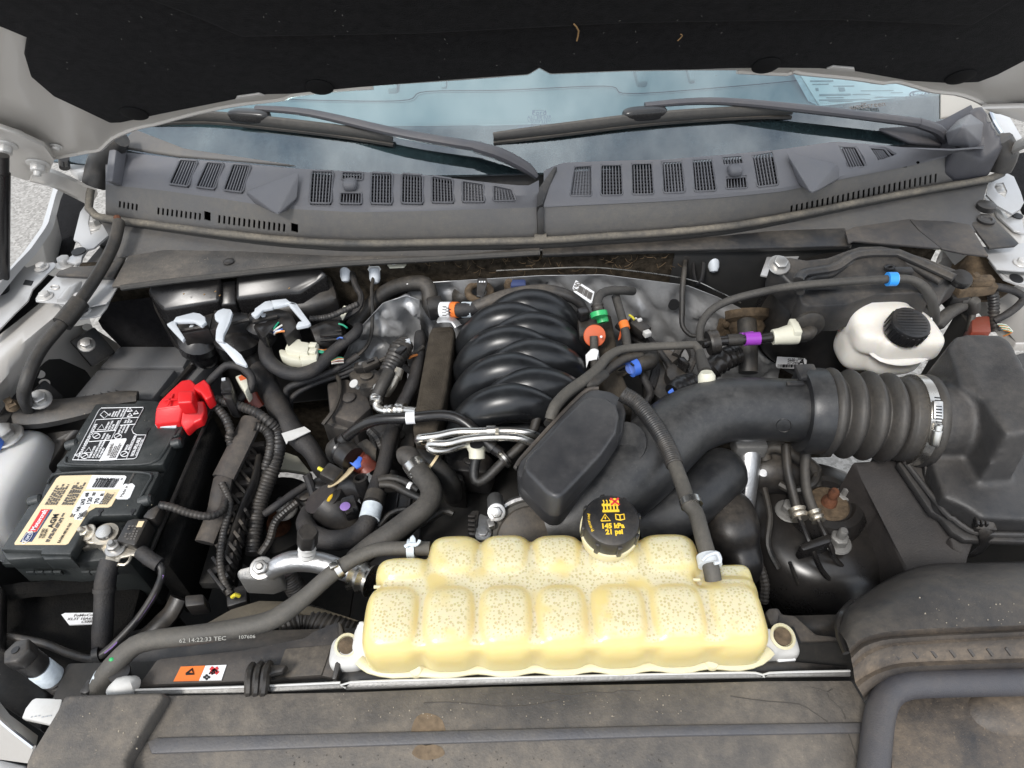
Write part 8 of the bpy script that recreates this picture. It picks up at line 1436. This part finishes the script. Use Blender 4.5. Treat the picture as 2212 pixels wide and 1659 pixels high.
# ================================================================== SMALL LEADS, PLUGS AND CLIPS
def lead(label, f, pts, r_=.004, m_='rubber', ribs=None, plug=None):
    t = thing('wire_lead', label, 'cable', f(*pts[0])); add(t, 'lead', tube([f(*q) for q in pts], r_, 8, ribs=ribs, wob=0 if ribs else .06), m_)
    if plug: p = f(*pts[-1]); d = p - f(*pts[-2]); add(t, 'plug', boxab(p - d.normalized() * .008, p + d.normalized() * .022, .017, .015, .003), 'blk'); add(t, 'plug_latch', boxab(p + UP * .009, p + d.normalized() * .014 + UP * .009, .006, .004, .001), plug)
lead('thin lead with grey latch plug above the steel elbow', C5, [(560, 640, 1.09), (480, 690, 1.09), (380, 690, 1.085), (260, 740, 1.08)], .004, 'rubber', None, 'blkgloss')
lead('slim taped lead to a black plug before the left foil panel', C5, [(520, 820, 1.07), (430, 760, 1.075), (330, 740, 1.07), (210, 760, 1.06)], .006, 'tape', None, 'alub')
lead('pink and black twin lead at the foam cover edge', C5, [(470, 710, 1.09), (495, 695, 1.095), (520, 690, 1.09)], .0022, 'wire_o')
lead('ribbed lead curling under the glossy vacuum pipe', C5, [(230, 1160, 1.03), (290, 1230, 1.03), (300, 1330, 1.02), (250, 1430, 1.0)], .007, 'loom', (.0055, .001))
lead('long thin lead crossing over the thick taped harness', C5, [(-60, 700, 1.04), (40, 850, 1.03), (20, 1000, 1.03), (-60, 1120, 1.02)], .004)
lead('black lead dropping beside the oil filler cap', B3, [(880, 560, 1.02), (930, 700, 1.0), (960, 880, .98), (860, 1050, .97)], .007, 'tape')
lead('ribbed lead rising from the strut tower gap', B3, [(480, 1250, .94), (560, 1130, .95), (620, 960, .96), (800, 800, .97)], .006, 'loom', (.005, .001))
lead('thin black vacuum lead beneath the radiator hose', B3, [(1500, 1010, 1.04), (1600, 900, 1.045), (1720, 860, 1.045), (1860, 880, 1.04)], .004)
lead('twin of the thin vacuum lead bending to the throttle motor', B3, [(1700, 1050, 1.03), (1900, 980, 1.04), (2060, 880, 1.05), (2150, 900, 1.05)], .0045)
lead('taped lead along the inner side of the foam cover', C5, [(1760, 500, 1.07), (1900, 620, 1.06), (1990, 760, 1.05), (1960, 900, 1.05)], .0085, 'tape')
lead('black lead with plug lying before the foil hole', C5, [(2100, 800, 1.05), (2040, 700, 1.06), (1960, 600, 1.07), (1890, 520, 1.08)], .006, 'tape', None, 'whiteg')
lead('ribbed lead behind the vacuum disc', C6, [(60, 700, 1.06), (120, 620, 1.06), (170, 700, 1.07), (130, 800, 1.06)], .007, 'loom', (.005, .001))
lead('thin lead hugging the strut tower rim', B6, [(300, 460, .97), (350, 700, .96), (330, 950, .94), (420, 1150, .92)], .005)
lead('ribbed lead deep beside the tank shield', B6, [(150, 950, .98), (240, 1100, .96), (300, 1280, .94), (290, 1450, .92)], .007, 'loom', (.006, .001))
lead('dark lead looping over the tower boss', B6, [(760, 300, .99), (720, 420, .99), (560, 480, .98), (430, 420, .98)], .007)
for lab, f, pts, z_, h, m_ in (('black coil pack cap before the foam cover end', C5, [(90, 800), (200, 740), (300, 790), (290, 880), (170, 900)], 1.04, .05, 'blkd'), ('black bracket plate under the glossy vacuum pipe', C5, [(200, 1130), (330, 1100), (420, 1160), (400, 1300), (290, 1290)], 1.03, .05, 'blk'), ('ribbed black cap in front of the coil pack cap', C5, [(-40, 860), (90, 830), (200, 900), (240, 1010), (130, 1110), (-20, 1060)], 1.02, .07, 'blkd2'), ('black sensor block under the steel pipe loops', C5, [(680, 1290), (900, 1250), (1000, 1330), (960, 1420), (720, 1400)], 1.04, .06, 'blk'), ('sooty cover wall between foam cover and radiator hose', B3, [(1560, 60), (1800, 40), (1820, 330), (1640, 420), (1540, 300)], 1.02, .08, 'blk'), ('black relay cube beneath the slim gravel gap cable', B3, [(760, 720), (900, 660), (960, 760), (840, 840)], .96, .05, 'blk'), ('black square plug cluster left of the oil filler cap', B3, [(930, 600), (1010, 560), (1060, 680), (980, 740)], 1.0, .04, 'blkgloss')):
    t = thing('plastic_cover', lab, 'plug' if 'plug' in lab or 'cube' in lab else 'cover', f(*pts[0], z_ - h)); add(t, 'body', prism([f(x, y, z_) for x, y in pts], h, .006), m_); c_ = sum([f(x, y, z_) for x, y in pts], Vector()) / len(pts); add(t, 'raised_boss', lathe([(.012, -.002), (.012, .005), (.008, .007)], c_, UP, 16), m_)
t = thing('white_push_pin', 'tiny white push pin beside the coil pack cap', 'clip', C5(135, 870, 1.05)); add(t, 'pin', lathe([(.003, -.012), (.003, 0), (.008, .002), (.008, .004)], C5(135, 872, 1.06), (-.3, -.2, .9)), 'whiteg')
t = thing('foil_scrap', 'crumpled foil scrap at the rear end of the foam cover', 'foil', C5(720, 470, 1.09)); add(t, 'scrap', tube(PP(C5, [(655, 472, 1.11), (700, 468, 1.115), (745, 478, 1.112), (775, 515, 1.105)]), .006, 7, wob=.6, flat=(.5, 1.3)), 'foil')

def grit(parent, f, xr, yr, z_, n, seed, m_='straw'):
    random.seed(seed); bm = nb()
    for _ in range(n):
        c = f(random.uniform(*xr), random.uniform(*yr), z_); r_ = random.uniform(.0003, .0009); k = random.randint(3, 5); a0_ = random.random() * 6
        merge(bm, prism([c + Vector((r_ * math.cos(a0_ + i * 6.283 / k), r_ * math.sin(a0_ + i * 6.283 / k), r_ * .7)) for i in range(k)], r_))
    add(parent, 'grit', bm, m_, kind='stuff')
K['gritm'] = mat('pale_grit', (.30, .26, .20), .9)
grit(rc_, C8, (0, 2200), (1200, 1370), 1.1002, 70, 1, 'gritm'); grit(rc_, C8, (-300, 2200), (1560, 1660), 1.1002, 60, 2, 'crack'); grit(rc_, C7, (500, 900), (1260, 1550), 1.1202, 14, 3, 'gritm')
grit(sh, crop(0, 0, 1), (340, 900), (550, 575), 1.169, 26, 4, 'gritm'); grit(ba, B1, (700, 1500), (120, 1100), ZBT + .0016, 30, 5, 'gritm'); grit(fd, C9, (1500, 2200), (600, 780), 1.166, 24, 6, 'gritm')
# things that repeat share a group
from collections import Counter
tops = [o for o in bpy.data.objects if o.parent is None and 'label' in o]
cnt = Counter(o.name.split('.')[0] for o in tops)
for o in tops:
    b0 = o.name.split('.')[0]
    if cnt[b0] > 1 and 'group' not in o: o['group'] = b0.replace('_', ' ') + 's of the engine bay'
